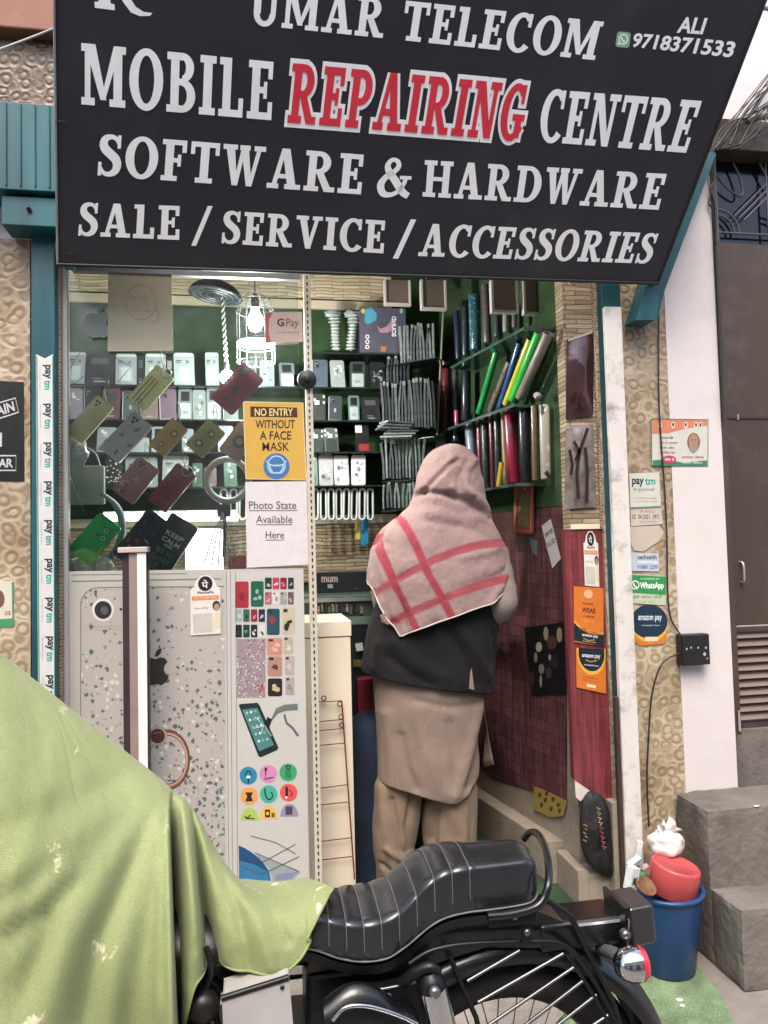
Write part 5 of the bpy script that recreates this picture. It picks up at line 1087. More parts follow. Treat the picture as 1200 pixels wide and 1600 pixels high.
# packed cases filed upright like books in the corner
m_pk1 = [mat('pack_%d' % k, c_, .22, .05, var=.35, vs=38, coat=.4) for k, c_ in enumerate(['#8a9594', '#737e7e', '#566163', '#9da5a2', '#3f4649', '#626b6c', '#7a7280'])]
def packs(x0, x1, y0, y1, n, Y0, Y1, label, group, pal, slope=0):
    rd = random.Random(int(x0+y0))
    for k in range(n):
        t_ = k/(n-1); x_ = x0+(x1-x0)*t_; Y_ = Y0+(Y1-Y0)*t_; dy = slope*t_+rd.uniform(-3, 3); a = at(x_, y1+dy*.6, Y_); tp_ = at(x_, y0+dy, Y_)
        th_ = .0075+.006*rd.random(); tl = rd.uniform(-.012, .014); mb = MB(); h_ = tp_.z-a.z
        mb.prism([a+Vector((tl, 0, h_)), a+Vector((tl+th_, 0, h_)), a+Vector((th_*.8+.001, .0, h_*.5)), a+Vector((th_, 0, 0)), a, a+Vector((-.0005, 0, h_*.5))], (.012, .075, 0), m_pk1[rd.choice(pal)])
        if rd.random() < .6: mb.box(a+Vector((tl*.9-.0005, -.0015, h_*.93)), a+Vector((tl+th_+.0006, -.0004, h_*1.02)), m_pk1[3])
        tag(mb.build('case_pack'), label, 'case pack', group)
packs(626, 676, 508, 567, 11, 3.62, 3.62, 'pale wrapped case filed upright in the bundle right of the tablet box', 'pale packs right of the tablet box', [0, 3, 3, 1], 0)
packs(604, 636, 560, 600, 7, 3.66, 3.62, 'dark wrapped pack under the tablet box corner', 'dark packs under the tablet box', [4, 2, 4], 0)
packs(598, 678, 600, 672, 17, 3.66, 3.5, 'grey wrapped case filed upright on the middle corner shelf', 'grey packs on the middle corner shelf', [0, 2, 4, 5, 6, 1], -8)
packs(598, 660, 690, 748, 13, 3.66, 3.5, 'slim wrapped case filed upright left of the hooded head', 'slim packs left of the hooded head', [0, 2, 3, 5, 1], -4)
packs(598, 646, 757, 795, 9, 3.66, 3.5, 'small clear pack filed just above the left shoulder of the shawl', 'small packs above the shawl shoulder', [0, 3, 1, 5], -3)
for k in range(6):
    a = at(594+6*(k % 3), 684-5*k, 3.5); mb = MB(); M_ = Matrix.Translation(a) @ Matrix.Rotation(R(-12+7*k), 4, 'Z'); mb.box((0, 0, 0), (.155, .08, .009), m_pk1[[3, 0, 2, 1, 0, 3][k]], M_)
    tag(mb.build('flat_pack', bevel=.002), 'wrapped pack lying flat in the pile above the slim packs', 'case pack', 'flat packs in the corner pile')
for y_, lb in ((572, 'corner shelf under the pale bundle'), (690, 'corner shelf under the flat pile'), (752, 'corner shelf under the slim packs'), (797, 'lowest corner shelf behind the shawl')):
    a = at(596, y_, 3.66); b = at(680, y_, 3.45); mb = MB(); mb.prism([Vector((a.x, 3.66, a.z-.006)), Vector((b.x, 3.47, a.z-.006)), Vector((b.x+.12, 3.56, a.z-.006)), Vector((a.x+.02, 3.80, a.z-.006))], (0, 0, .005), m_shelf); tag(mb.build('corner_shelf'), lb, 'shelf', 'small shelves in the right back corner')
# pole in the corner
mb = MB(); p, q_ = at(693, 484, 3.6), at(683, 680, 3.6); mb.tube([p, q_], .006, mat('pale_pole', '#8f9a80', .4, .3, var=.1), 8); tag(mb.build('shelf_pole'), 'thin pale pole holding the glass shelves in the corner', 'pole')
# ---------------------------------------------------------------- right inner wall: glass shelves and vinyl rolls
m_gsh = mat('glass_shelf_edge', '#3d5650', .12, .1, var=.25, vs=12, coat=.5)
dh = d.normalized()
def wshelf(px0, py0, px1, py1, wdt, label):
    """shelf along the right wall; its outer edge runs through two survey points"""
    PO = Plane(RW.p+RW.n*wdt, RW.n); a, b = PO.hit(px0, py0), PO.hit(px1, py1); zz = (a.z+b.z)/2
    q4 = [Vector((a.x, a.y, zz)), Vector((b.x, b.y, zz)), Vector((b.x, b.y, zz))-RW.n*(wdt-.009), Vector((a.x, a.y, zz))-RW.n*(wdt-.009)]
    mb = MB(); mb.prism(q4, (0, 0, -.012), m_gsh); tag(mb.build('glass_shelf', bevel=.001), label, 'shelf', 'glass shelves on the right inner wall'); return zz, PO
Zu1, PO1 = wshelf(818, 506, 704, 577, .15, 'upper glass shelf on the right wall sloping away above the leaning rolls')
Zu2, PO2 = wshelf(803, 632, 672, 678, .15, 'middle glass shelf on the right wall under the leaning yellow and green rolls')
Zu3, PO3 = wshelf(806, 756, 700, 772, .15, 'lowest glass shelf on the right wall under the maroon and camouflage rolls')
def roll(b, t, wpx, col, label, inset=.075, camo=None, metal=0, rough=.25):
    PO = Plane(RW.p+RW.n*inset, RW.n); p, q_ = PO.hit(*b), PO.hit(*t); r_ = wpx/F_PX*p.y*.5
    if camo: m_ = camo
    else: m_ = mat('roll_'+col.lstrip('#'), col, rough, metal, var=.08, vs=14, coat=.35)
    ax = (q_-p).normalized(); mb = MB(); L_ = (q_-p).length
    mb.lathe(p, [(.0005, .001), (r_*.96, .001), (r_, .003), (r_, L_*.5), (r_*1.02, L_-.003), (r_*.98, L_)], m_, 18, ax, False)
    mb.lathe(p, [(r_*.98, L_), (r_*.72, L_), (r_*.68, L_-.02), (.0005, L_-.021)], mat('roll_core', '#4b443c', .7, var=.1), 18, ax, False)
    a = ax.orthogonal().normalized(); 
    mb.tube([p+a*(r_*1.005)+ax*.004, p+a*(r_*1.005)+ax*(L_-.004)], .0012, m_, 4)
    tag(mb.build('vinyl_roll'), label, 'vinyl roll', 'vinyl rolls on the right wall shelves')
m_camo = speckle('camo_vinyl', ('#8f8a7b', '#a09a8a'), ['#2a2a26', '#5d5a4c', '#c5c0b2', '#3a3a33'], 26, .62, .3)
m_glit = speckle('glitter_vinyl', ('#35636f', '#2a5060'), ['#9fd0d0', '#4d8f9a', '#1d3a46', '#7fb0b8'], 120, .5, .2)
m_dmk = speckle('dark_pattern_vinyl', ('#6f665c', '#7d746a'), ['#2c2723', '#a39a8c', '#4f3a36'], 60, .5, .3)
roll((716, 562), (713, 486), 10, '#2c3550', 'navy roll at the far end of the upper glass shelf'); roll((727, 556), (726, 470), 11, '#2b3a44', 'slate roll beside the glittering teal one'); roll((743, 547), (741, 461), 19, '', 'glittering teal roll on the upper glass shelf', camo=m_glit)
roll((762, 536), (758, 446), 14, '#5f5552', 'brown grey roll behind the left of two clear frames'); roll((777, 527), (776, 486), 12, '#39464a', 'short dark roll below the hanging clear frames'); roll((791, 519), (791, 480), 12, '#8f8d86', 'short pale roll at the near end of the upper shelf'); roll((804, 512), (804, 480), 9, '#6d6a64', 'thin grey roll beside the short pale one')
roll((748, 646), (777, 545), 11, '#23984a', 'leaning green roll farthest from the yellow one'); roll((766, 642), (796, 566), 11, '', 'leaning brown patterned roll between green and blue', camo=m_dmk); roll((781, 637), (812, 536), 11, '#22508f', 'leaning royal blue roll'); roll((790, 632), (829, 530), 12, '#cbc22f', 'leaning bright yellow roll', inset=.09); roll((800, 626), (842, 520), 14, '#2bbd4b', 'leaning vivid green roll beside the yellow one', inset=.09); roll((812, 622), (857, 521), 16, '', 'leaning grey patterned roll nearest the shop front', inset=.09, camo=mat('birch_vinyl', '#857d74', .35, var=.35, vs=18))
roll((842, 622), (838, 617), 12, '#9a948a', 'small roll lying end-on at the near end of the middle shelf')
roll((696, 674), (696, 577), 15, '#732631', 'tall maroon roll beside the corner pole'); roll((684, 676), (684, 598), 9, '#8a3a52', 'thin pink patterned roll left of the tall maroon one'); roll((711, 668), (711, 577), 10, '#3d3f42', 'charcoal roll right of the tall maroon one'); roll((728, 658), (728, 580), 16, '#232b36', 'thick midnight roll under the upper shelf'); roll((714, 669), (713, 641), 8, '#a8446a', 'short magenta roll in front of the charcoal one', inset=.1)
roll((689, 700), (689, 676), 17, '#b2b8b3', 'stubby white roll just above the hooded head'); roll((713, 702), (713, 674), 17, '#1d2733', 'stubby navy roll just right above the hooded head'); roll((741, 766), (734, 664), 17, '#838ca2', 'lavender roll rising right behind the hood'); roll((751, 765), (748, 668), 8, '#7a3a44', 'thin red striped roll beside the lavender one'); roll((761, 764), (757, 664), 14, '', 'dark patterned roll on the lowest shelf', camo=speckle('dark_leaf_vinyl', ('#333736', '#2a2f2e'), ['#8fa396', '#1b1d1d', '#5a6a60'], 50, .4, .3)); roll((771, 761), (767, 645), 9, '#5b2338', 'thin wine roll on the lowest shelf'); roll((779, 759), (776, 650), 11, '#2c3a38', 'bottle green roll behind the short yellow one'); roll((779, 760), (784, 722), 8, '#c3a12c', 'short yellow roll tip on the lowest shelf', inset=.11); roll((791, 757), (786, 650), 8, '', 'thin beige patterned roll left of the crimson one', camo=mat('beige_vinyl', '#9d8a6a', .35, var=.3, vs=40)); roll((802, 755), (796, 643), 21, '#861f3b', 'thick crimson roll in the middle of the lowest shelf', inset=.085); roll((821, 753), (818, 636), 18, '#1b1e20', 'thick black roll right of the crimson one'); roll((836, 751), (834, 634), 10, '#63543f', 'narrow tan roll beside the camouflage one'); roll((853, 749), (850, 633), 17, '', 'camouflage roll at the near end of the lowest shelf', camo=m_camo)
# clear frames with brown inserts hanging in front
m_ins = mat('brown_insert', '#6e625b', .35, var=.15, vs=12); m_crd = mat('white_frame_card', '#c9c5bb', .4, var=.06)
for x0, x1, y0, y1, Y_, lb in ((600, 643, 436, 477, 3.5, 'clear pack with a brown insert, far left of the four hanging under the sign'), (657, 699, 436, 484, 3.4, 'clear pack with a brown insert above the corner pole'), (767, 811, 436, 489, 2.98, 'clear pack with a brown insert above the short rolls'), (817, 863, 436, 492, 2.95, 'clear pack with a brown insert nearest the stone panel')):
    a, b = at(x0, y0, Y_), at(x1, y1, Y_); t = thing('hanging_pack', lb, 'pack', ((a.x+b.x)/2, Y_, b.z), 'clear packs hanging under the signboard'); mb = MB()
    bw_ = .012
    mb.box((a.x, Y_, b.z), (b.x, Y_+.03, b.z+bw_), m_crd); mb.box((a.x, Y_, b.z+bw_), (a.x+bw_, Y_+.03, a.z), m_crd); mb.box((b.x-bw_, Y_, b.z+bw_), (b.x, Y_+.03, a.z), m_crd); mb.build('frame', t, bevel=.002)
    mb = MB(); mb.box((a.x+bw_+.001, Y_+.006, b.z+bw_+.001), (b.x-bw_-.001, Y_+.024, a.z), m_ins); mb.build('insert', t)
    mb = MB(); mb.tube([(a.x+.03, Y_+.015, a.z), (a.x+.03, Y_+.015, 3.05)], .0015, m_white, 5); mb.build('string', t)
# ---------------------------------------------------------------- papers on the right wall and red panel
def rplate(name, quad, mt, label, cat, th=.003, off=.007): return plate(name, quad, RW, mt, label, cat, th=th, off=off)
t = thing('wall_calendar', 'small red and gold hanging calendar below the crimson roll', 'calendar', RW.hit(818, 833)); plate('board', [(803, 752), (834, 753), (832, 834), (801, 833)], RW, flat('#8d3a35', .4), parent=t, th=.006, off=.02)
SR = Px(RW); mb = MB(); SR.line(mb, [(806, 756), (831, 757), (829, 830), (804, 829), (806, 756)], 1.8, 1.8, flat('#b0925a'), .0268); SR.poly(mb, [(812, 772), (827, 773), (825, 823), (810, 822)], flat('#6f7a3f'), .0268); SR.oval(mb, 820, 763, 2.2, 2.4, flat('#c9c0a4'), .0268)
for k in range(5): SR.line(mb, [(814+k % 2*3, 780+8*k), (823-k % 2*2, 784+8*k)], 1.8, 1.8, flat('#b0584a'), .0272)
mb.build('print', t)
t = thing('white_card', 'white card with small grey lettering pinned askew on the dark red brick paper', 'card', RW.hit(862, 887)); plate('sheet', [(846, 822), (860, 811), (876, 873), (863, 888)], RW, flat('#bdb8b3'), parent=t, th=.0015, off=.008)
sh = Sheet([(850, 831), (862, 822), (868, 850), (857, 860)], RW); mb = MB(); sh.text(mb, 'आधार कार्ड', 0, .1, 1, .42, flat('#5d5a60'), .0102, .02); sh.text(mb, 'PAN CARD', 0, .6, 1, .9, flat('#6f6a70'), .0102, .02); mb.build('lettering', t)
rplate('teal_scrap', [(827, 838), (838, 846), (838, 868), (832, 864)], flat('#4f6a6a'), 'scrap of teal tape left of the white card', 'tape')
t = thing('dark_photograph', 'dark glossy photograph with pale almond shapes low on the red brick paper', 'photograph', RW.hit(852, 1086)); plate('sheet', [(819, 981), (880, 972), (884, 1086), (831, 1086)], RW, flat('#1d1a1b', .3), parent=t, th=.002, off=.008)
mb = MB()
for x_, y_, rx, ry, c_ in ((853, 990, 4, 11, '#8d8069'), (874, 992, 4.5, 12, '#8f7d5e'), (842, 1011, 5, 8, '#a09a8a'), (837, 1027, 3, 8, '#7d7266'), (846, 1045, 4.5, 8, '#75706a'), (862, 1004, 8, 11, '#4a332e'), (845, 1064, 2, 10, '#8a857a'), (857, 1052, 5, 9, '#3e342e'), (831, 1060, 4, 12, '#4b2830'), (866, 1035, 7, 10, '#2b2428'), (859, 1027, 2, 5, '#8c8a86')): SR.oval(mb, x_, y_, rx, ry, flat(c_, .35), .0106+.0003*(x_ % 3), 12)
mb.build('print', t)
t = thing('floral_paper', 'torn yellow floral paper low on the plaster inside the doorway', 'paper', RW.hit(855, 1275)); plate('sheet', [(835, 1229), (858, 1238), (886, 1252), (880, 1275), (860, 1277), (834, 1265)], RW, flat('#8d7a3d', .6), parent=t, th=.002, off=.008)
mb = MB()
for x_, y_ in ((843, 1242), (852, 1250), (864, 1249), (872, 1258), (846, 1258), (861, 1264), (854, 1240), (874, 1267)): SR.oval(mb, x_, y_, 2.6, 4, flat('#4d3a26'), .0106, 9); SR.oval(mb, x_+2, y_-2, 1.4, 1.8, flat('#7d3a2e'), .011, 7)
mb.build('print', t)
SRP = Px(RS)
pay_sticker([(911, 830), (934, 830), (936.5, 917), (914, 915)], RS, 'narrow white payment sticker at the top of the bright red panel', .004)
def wallet_poster(q_, top, label):
    t = thing('wallet_poster', label, 'poster', RS.hit(*q_[2])); plate('sheet', q_, RS, flat('#c96f2c', .45), parent=t, th=.002, off=.003); sh = Sheet(q_, RS); mb = MB(); o = .0058; nv = flat('#14242e', .4); yl = flat('#d8a63c', .45); w_ = flat('#d3d5d6', .5)
    if top:
        sh.poly(mb, [(0, .60), (.2, .70), (.5, .765), (.8, .775), (1, .76), (1, .80), (0, .70)], yl, o); sh.poly(mb, [(0, .64), (.2, .745), (.5, .805), (.8, .815), (1, .80), (1, 1), (0, .97)], nv, o+.0005)
        sh.text(mb, 'amazon pay', .28, .83, .82, .885, w_, o+.001, .02); sh.line(mb, [(.32, .91), (.5, .935), (.72, .91)], .03, .012, flat('#cf8a3c'), o+.001); sh.text(mb, 'accepted here', .3, .945, .75, .97, w_, o+.001)
        sh.oval(mb, .5, .12, .15, .08, flat('#d3a878'), o); sh.text(mb, 'PLEASE', .3, .27, .68, .31, flat('#7c3a22'), o, .01); sh.text(mb, 'WEAR', .28, .36, .76, .45, flat('#5d2a1c'), o, .03); sh.text(mb, 'A MASK', .32, .49, .72, .53, flat('#7c3a22'), o, .01); sh.text(mb, 'stay safe', .34, .58, .7, .61, flat('#e0b080'), o)
    else:
        pts = [(1.0-.001, .2)]+[(.53+.47*math.cos(R(t_)), .2+.42*math.sin(R(t_))) for t_ in range(0, 181, 12)]
        sh.poly(mb, [(.04, .0), (1, 0)]+[(.52+.48*math.cos(R(t_)), .15+.48*math.sin(R(t_))) for t_ in range(0, 181, 12)], yl, o); sh.poly(mb, [(.1, .0), (.96, 0)]+[(.53+.44*math.cos(R(t_)), .12+.42*math.sin(R(t_))) for t_ in range(0, 181, 12)], nv, o+.0005)
        sh.text(mb, 'amazon pay', .22, .15, .84, .25, w_, o+.001, .02); sh.line(mb, [(.35, .28), (.52, .32), (.72, .28)], .03, .02, flat('#cf8a3c'), o+.001); sh.text(mb, 'accepted here', .3, .38, .78, .43, w_, o+.001, .01)
        sh.text(mb, 'SCAN AND PAY', .25, .68, .8, .72, flat('#8a4a22'), o); sh.text(mb, 'SAFE SIMPLE FAST', .25, .76, .8, .79, flat('#8a4a22'), o); sh.rect(mb, .38, .86, .68, .93, flat('#e3c9a0'), o)
    mb.build('print', t)
wallet_poster([(896.5, 916), (943, 919), (943, 1010), (897, 1003)], True, 'upper orange poster with a yellow arc and dark foot on the red panel')
wallet_poster([(900, 1012), (946, 1014), (947, 1084), (901, 1074)], False, 'lower orange poster with a dark half disc on the red panel')
# packets on the stone panel
m_gl1 = mat('glossy_maroon_packet', '#3b1f20', .12, .1, var=.6, vs=7, bump=.5, bs=7, coat=.8); m_gl2 = mat('clear_grey_packet', '#7d736c', .15, .1, var=.45, vs=18, bump=.5, bs=12, coat=.7)
RSS = PY(SY-.006)
def packet(q_, mt, label, deco=False):
    t = thing('hanging_packet', label, 'packet', RSS.hit(*q_[2])); sh = Sheet(q_, RSS); mb = MB(); rows = []
    for j in range(13): rows.append([sh.P(i/8, j/12, .004+.018*math.sin(math.pi*i/8)*math.sin(math.pi*min(1, j/12+.05))*(1+.4*mnoise.noise(Vector((i*.6, j*.5, q_[0][1]))))) for i in range(9)])
    mb.grid(rows, mt); mb.grid([[p+Vector((0, .02, 0)) if 0 < i < 8 and 0 < j < 12 else p+Vector((0, .001, 0)) for i, p in enumerate(r)] for j, r in enumerate(rows)], mt); mb.build('pouch', t)
    mb = MB()
    if deco:
        for l in ([(.3, .2), (.5, .35), (.4, .6), (.45, .9)], [(.8, .05), (.6, .25), (.35, .45)], [(.7, .3), (.75, .6), (.7, .95)], [(.15, .3), (.25, .5), (.2, .62)]): sh.line(mb, l, .11, .045, flat('#2a201e', .3), .03)
    else: sh.line(mb, [(.05, .02), (.95, .0)], .05, .03, flat('#a89c8c'), .012)
    mb.build('insert', t)
packet([(886, 530), (928, 518), (927, 648), (884, 656)], m_gl1, 'glossy dark maroon packet hanging on the stone panel')
packet([(884, 669), (927, 662), (932, 792), (882, 796)], m_gl2, 'clear grey packet with dark twigs below the maroon one', True)
# ---------------------------------------------------------------- stickers on the tiled right pillar
PR = PY(2.698); SRR = Px(PR)
t = thing('election_poster', 'small green edged election poster with a bearded man across the tiles and white wall', 'poster', PR.hit(1107, 728)); q_ = [(1017.5, 654), (1107, 655), (1106.5, 728), (1018, 728)]; plate('sheet', q_, PR, flat('#c5c3b6', .45), parent=t, th=.0015, off=.001)
sh = Sheet(q_, PR); mb = MB(); o = .003; grn2 = flat('#3c7a52', .5); org = flat('#c87a5c', .5)
sh.poly(mb, [(.02, .02), (.98, .02), (.98, .14), (.6, .2), (.3, .3), (.02, .32)], org, o)
for u in (.15, .38, .60, .78, .86): sh.oval(mb, u, .13, .035, .075, flat('#d8d0c0'), o+.0005, 10); sh.oval(mb, u, .12, .02, .045, flat('#4d4036'), o+.001, 8)
sh.poly(mb, [(.02, .88), (.25, .86), (.55, .93), (.98, .88), (.98, .98), (.02, .98)], grn2, o); sh.line(mb, [(.005, .01), (.995, .01), (.995, .99), (.005, .99), (.005, .01)], .018, .022, grn2, o+.0006)
sh.oval(mb, .74, .49, .115, .2, flat('#6b5a52'), o, 18); sh.oval(mb, .74, .47, .085, .155, flat('#a37d68'), o+.0005, 18); sh.poly(mb, [(.66, .52), (.69, .6), (.74, .62), (.79, .6), (.82, .52), (.81, .66), (.74, .73), (.67, .66)], flat('#8f8680'), o+.001)
for u in (.71, .77): sh.oval(mb, u, .44, .014, .015, flat('#3b2c28'), o+.001, 7)
for k, (tx, c_) in enumerate((('समाज की', '#33312f'), ('सेवा में आपका', '#a8485a'), ('साथ और', '#5d5a6a'), ('विकास', '#a8485a'))): sh.text(mb, tx, .14, .37+.105*k, [.38, .46, .4, .42][k], .43+.105*k, flat(c_), o, .01)
sh.oval(mb, .31, .86, .125, .085, flat('#b53a5a'), o+.001, 18); sh.text(mb, 'वोट दें', .23, .83, .4, .89, m_white, o+.0015, .01); sh.text(mb, 'आपका सेवक', .52, .78, .93, .84, flat('#a03a4a'), o, .01); sh.text(mb, 'नगर निगम', .55, .905, .9, .955, flat('#d5d8cf'), o+.0005, .01); mb.build('print', t)
t = thing('payment_sticker', 'weathered white payment sticker with navy and teal lettering on the tiled pillar', 'sticker', PR.hit(1032, 794)); plate('sheet', [(983, 740), (1030, 738), (1033, 793), (985, 795)], PR, flat('#c5c4b8', .5), parent=t, th=.001, off=.001)
mb = MB(); SRR.text(mb, 'pay', 987.5, 747.5, 1006, 761, navy, .0024, .03); SRR.text(mb, 'tm', 1007.5, 747, 1024, 757.5, cyan, .0024, .03); SRR.text(mb, 'से भुगतान करें', 990, 762, 1023, 769, flat('#5b7a70'), .0024, .01); SRR.text(mb, 'ACCEPTED HERE', 990, 777, 1026, 780, flat('#8a8a82'), .0024); SRR.text(mb, 'scan any code', 990, 782, 1028, 785, flat('#8a8a82'), .0024); SRR.line(mb, [(985, 793.5), (1033, 791.5)], 2, 2, flat('#3a8068'), .0024); mb.build('lettering', t)
t = thing('date_sticker', 'stained paper strip with a printed date under the payment sticker', 'sticker', PR.hit(1034, 821)); plate('sheet', [(985, 796), (1033, 794), (1036, 819), (986, 822)], PR, flat('#bdb4a6', .6), parent=t, th=.0008, off=.001); mb = MB(); SRR.text(mb, '02  04 2021  3971', 988, 804, 1030, 811, flat('#4a4540'), .0022, .01); SRR.text(mb, 'PAID', 1001, 796.5, 1024, 801, flat('#b5605c'), .0022); SRR.text(mb, 'DOOR TO DOOR', 1000, 814, 1026, 817, flat('#8a8178'), .0022); mb.build('lettering', t)
plate('torn_paper', [(984, 823), (1030, 821), (1038, 832), (1030, 846), (1018, 853), (1006, 862), (990, 860), (984, 845)], PR, flat('#b8ac9c', .7), 'blank torn paper remnant in the middle of the tiled pillar', 'paper', th=.0008, off=.001)
t = thing('blue_sticker', 'faded pale blue sticker with two lines of print above the green one', 'sticker', PR.hit(1030, 892)); plate('sheet', [(986, 863), (1029, 865), (1030, 893), (987, 892)], PR, flat('#b3bcc4', .55), parent=t, th=.001, off=.001); mb = MB(); SRR.text(mb, 'nethealth', 996, 867, 1026, 874, flat('#39495f'), .0024, .02); SRR.text(mb, '9 8881 2299', 996, 883, 1028, 889, flat('#4d6a94'), .0024, .02); SRR.line(mb, [(996, 878), (1027, 879)], 3, 3, flat('#c9d5dc'), .0024); mb.build('lettering', t)
t = thing('chat_sticker', 'green and white chat app sticker with a phone in a bubble', 'sticker', PR.hit(1040, 946)); plate('sheet', [(984, 897), (1040, 900), (1041, 946), (985, 942)], PR, flat('#b7bfa4', .5), parent=t, th=.001, off=.001); mb = MB(); SRR.poly(mb, [(984, 898), (1040, 901), (1040, 930), (985, 926)], flat('#2f8a48', .45), .0023); SRR.ring(mb, 992.5, 914, 6.5, 7, .78, m_white, .0029, 20); SRR.line(mb, [(990, 911), (991, 915), (995, 918)], 2, 2, m_white, .0029); SRR.text(mb, 'WhatsApp', 1000, 909.5, 1037, 922.5, m_white, .0029, .02); SRR.text(mb, 'POWERED BY', 1001, 903, 1031, 906, flat('#cfe0cf'), .0029); SRR.text(mb, 'हमें संदेश भेजें', 989, 930, 1034, 936, flat('#5a6a48'), .0023); SRR.text(mb, 'CHAT HERE', 998, 938.5, 1024, 942, flat('#8a9a78'), .0023); mb.build('print', t)
t = thing('wallet_sticker', 'round navy and orange payment sticker low on the tiled pillar', 'sticker', PR.hit(1015, 1010)); mb = MB(); rr = [(1015+28.5*math.cos(R(a)), 974+29*math.sin(R(a))) for a in range(0, 360, 12)]
plate('sheet', [(986, 972)]+[(1015+29*math.cos(R(a)), 972-27*math.sin(R(a))) for a in range(168, 11, -12)]+[(1044, 972), (1041, 998), (1036, 1006), (1000, 1009), (991, 1002)], PR, flat('#c9772f', .45), parent=t, th=.001, off=.001)
SRR.oval(mb, 1015, 975, 28.5, 28.5, flat('#d8a83f', .45), .0024, 28); SRR.oval(mb, 1014.5, 971, 28.5, 26.5, flat('#1c2f44', .4), .0029, 30); SRR.text(mb, 'amazon pay', 997, 962, 1034, 972, flat('#ccd3da'), .0035, .02); SRR.text(mb, 'accepted here', 1003, 975.5, 1031, 979, flat('#b9c3cc'), .0035); SRR.rect(mb, 1008, 995, 1028, 1002, flat('#d9c3a4'), .0035); mb.build('print', t)
# ---------------------------------------------------------------- the customer, seen from behind
PYQ = 3.02
def lerp(a, b, t): return a+(b-a)*t
def interp(tab, x):
    if x <= tab[0][0]: return tab[0][1:]
    for a, b in zip(tab, tab[1:]):
        if x <= b[0]: t = (x-a[0])/(b[0]-a[0]); return tuple(lerp(p, q_, t) for p, q_ in zip(a[1:], b[1:]))
    return tab[-1][1:]
def sm(tab, x):        # smooth table lookup
    n = len(tab); k = 0
    while k < n-2 and x > tab[k+1][0]: k += 1
    a, b = tab[k], tab[k+1]; t = max(0, min(1, (x-a[0])/(b[0]-a[0])))
    p0, p3 = tab[max(k-1, 0)], tab[min(k+2, n-1)]; out = []
    for i in range(1, len(a)):
        m1 = (b[i]-p0[i])/(b[0]-p0[0])*(b[0]-a[0]) if b[0] != p0[0] else 0; m2 = (p3[i]-a[i])/(p3[0]-a[0])*(b[0]-a[0])
        out.append((2*t**3-3*t**2+1)*a[i]+(t**3-2*t**2+t)*m1+(-2*t**3+3*t**2)*b[i]+(t**3-t**2)*m2)
    return tuple(out)
m_skin = mat('skin', '#8a5f48', .5, var=.06)
J = {}
def jn(n, x, y, Y): J[n] = at(x, y, Y)
for a in (('pelvis', 672, 1085, 3.03), ('spine', 680, 990, 3.03), ('chest', 690, 900, 3.03), ('neck0', 698, 822, 3.04), ('neck', 702, 795, 3.06), ('head', 704, 760, 3.08), ('crown', 704, 722, 3.07),
          ('nose', 703, 772, 3.19), ('shl', 612, 846, 3.03), ('ell', 604, 945, 3.05), ('wrl', 640, 968, 3.28), ('shr', 765, 850, 3.03), ('elr', 782, 938, 2.98), ('wrr', 735, 962, 3.26),
          ('hpl', 640, 1110, 3.03), ('knl', 618, 1250, 3.02), ('anl', 608, 1372, 3.04), ('hpr', 708, 1110, 3.03), ('knr', 706, 1250, 3.02), ('anr', 703, 1372, 3.04)): jn(*a)
J['tol'] = J['anl']+Vector((-.02, .16, -.03)); J['tor'] = J['anr']+Vector((.03, .16, -.03))
for s_, w_ in (('l', 'wrl'), ('r', 'wrr')):
    b = J[w_]; sg = 1 if s_ == 'l' else -1
    J['pal'+s_] = b+Vector((.012*sg, .06, .0))
    for k in range(5):
        if k == 0: p1, p2 = b+Vector((.035*sg, .035, .01)), b+Vector((.05*sg, .065, .012))
        else:
            o = (k-2.5)*.021*-sg; ln = [0, .034, .04, .037, .028][k]; p1 = b+Vector((o+.012*sg, .09, .004)); p2 = p1+Vector((0, ln, -.012)); J['f%d%sc' % (k, s_)] = p2+Vector((0, ln*.6, -.022))
        J['f%d%sa' % (k, s_)] = p1; J['f%d%sb' % (k, s_)] = p2
RADS = {'pelvis': (.115, .085), 'spine': (.105, .075), 'chest': (.12, .08), 'neck0': .055, 'neck': .05, 'head': (.078, .092), 'crown': (.066, .08), 'nose': .014, 'shl': .048, 'shr': .048, 'ell': .036, 'elr': .036, 'wrl': .026, 'wrr': .026, 'hpl': .07, 'hpr': .07, 'knl': .05, 'knr': .05, 'anl': .034, 'anr': .034, 'tol': .03, 'tor': .03, 'pall': .034, 'palr': .034}
E = [('pelvis', 'spine'), ('spine', 'chest'), ('chest', 'neck0'), ('neck0', 'neck'), ('neck', 'head'), ('head', 'crown'), ('head', 'nose'), ('chest', 'shl'), ('shl', 'ell'), ('ell', 'wrl'), ('chest', 'shr'), ('shr', 'elr'), ('elr', 'wrr'), ('pelvis', 'hpl'), ('hpl', 'knl'), ('knl', 'anl'), ('anl', 'tol'), ('pelvis', 'hpr'), ('hpr', 'knr'), ('knr', 'anr'), ('anr', 'tor'), ('wrl', 'pall'), ('wrr', 'palr')]
for s_ in 'lr':
    E += [('wr'+s_, 'f0%sa' % s_), ('f0%sa' % s_, 'f0%sb' % s_)]
    for k in range(1, 5): E += [('pal'+s_, 'f%d%sa' % (k, s_)), ('f%d%sa' % (k, s_), 'f%d%sb' % (k, s_)), ('f%d%sb' % (k, s_), 'f%d%sc' % (k, s_))]
base = Vector(((J['anl'].x+J['anr'].x)/2, 3.03, FLOOR+.006))
names_ = list(J); ix = {n: i for i, n in enumerate(names_)}
me = bpy.data.meshes.new('person'); me.from_pydata([J[n]-base for n in names_], [(ix[a], ix[b]) for a, b in E], [])
person = bpy.data.objects.new('person', me); COL.objects.link(person); person.location = base; WORLD['person'] = base
md = person.modifiers.new('skin', 'SKIN'); md.use_smooth_shade = True; md.branch_smoothing = .4
sv = me.skin_vertices[0].data
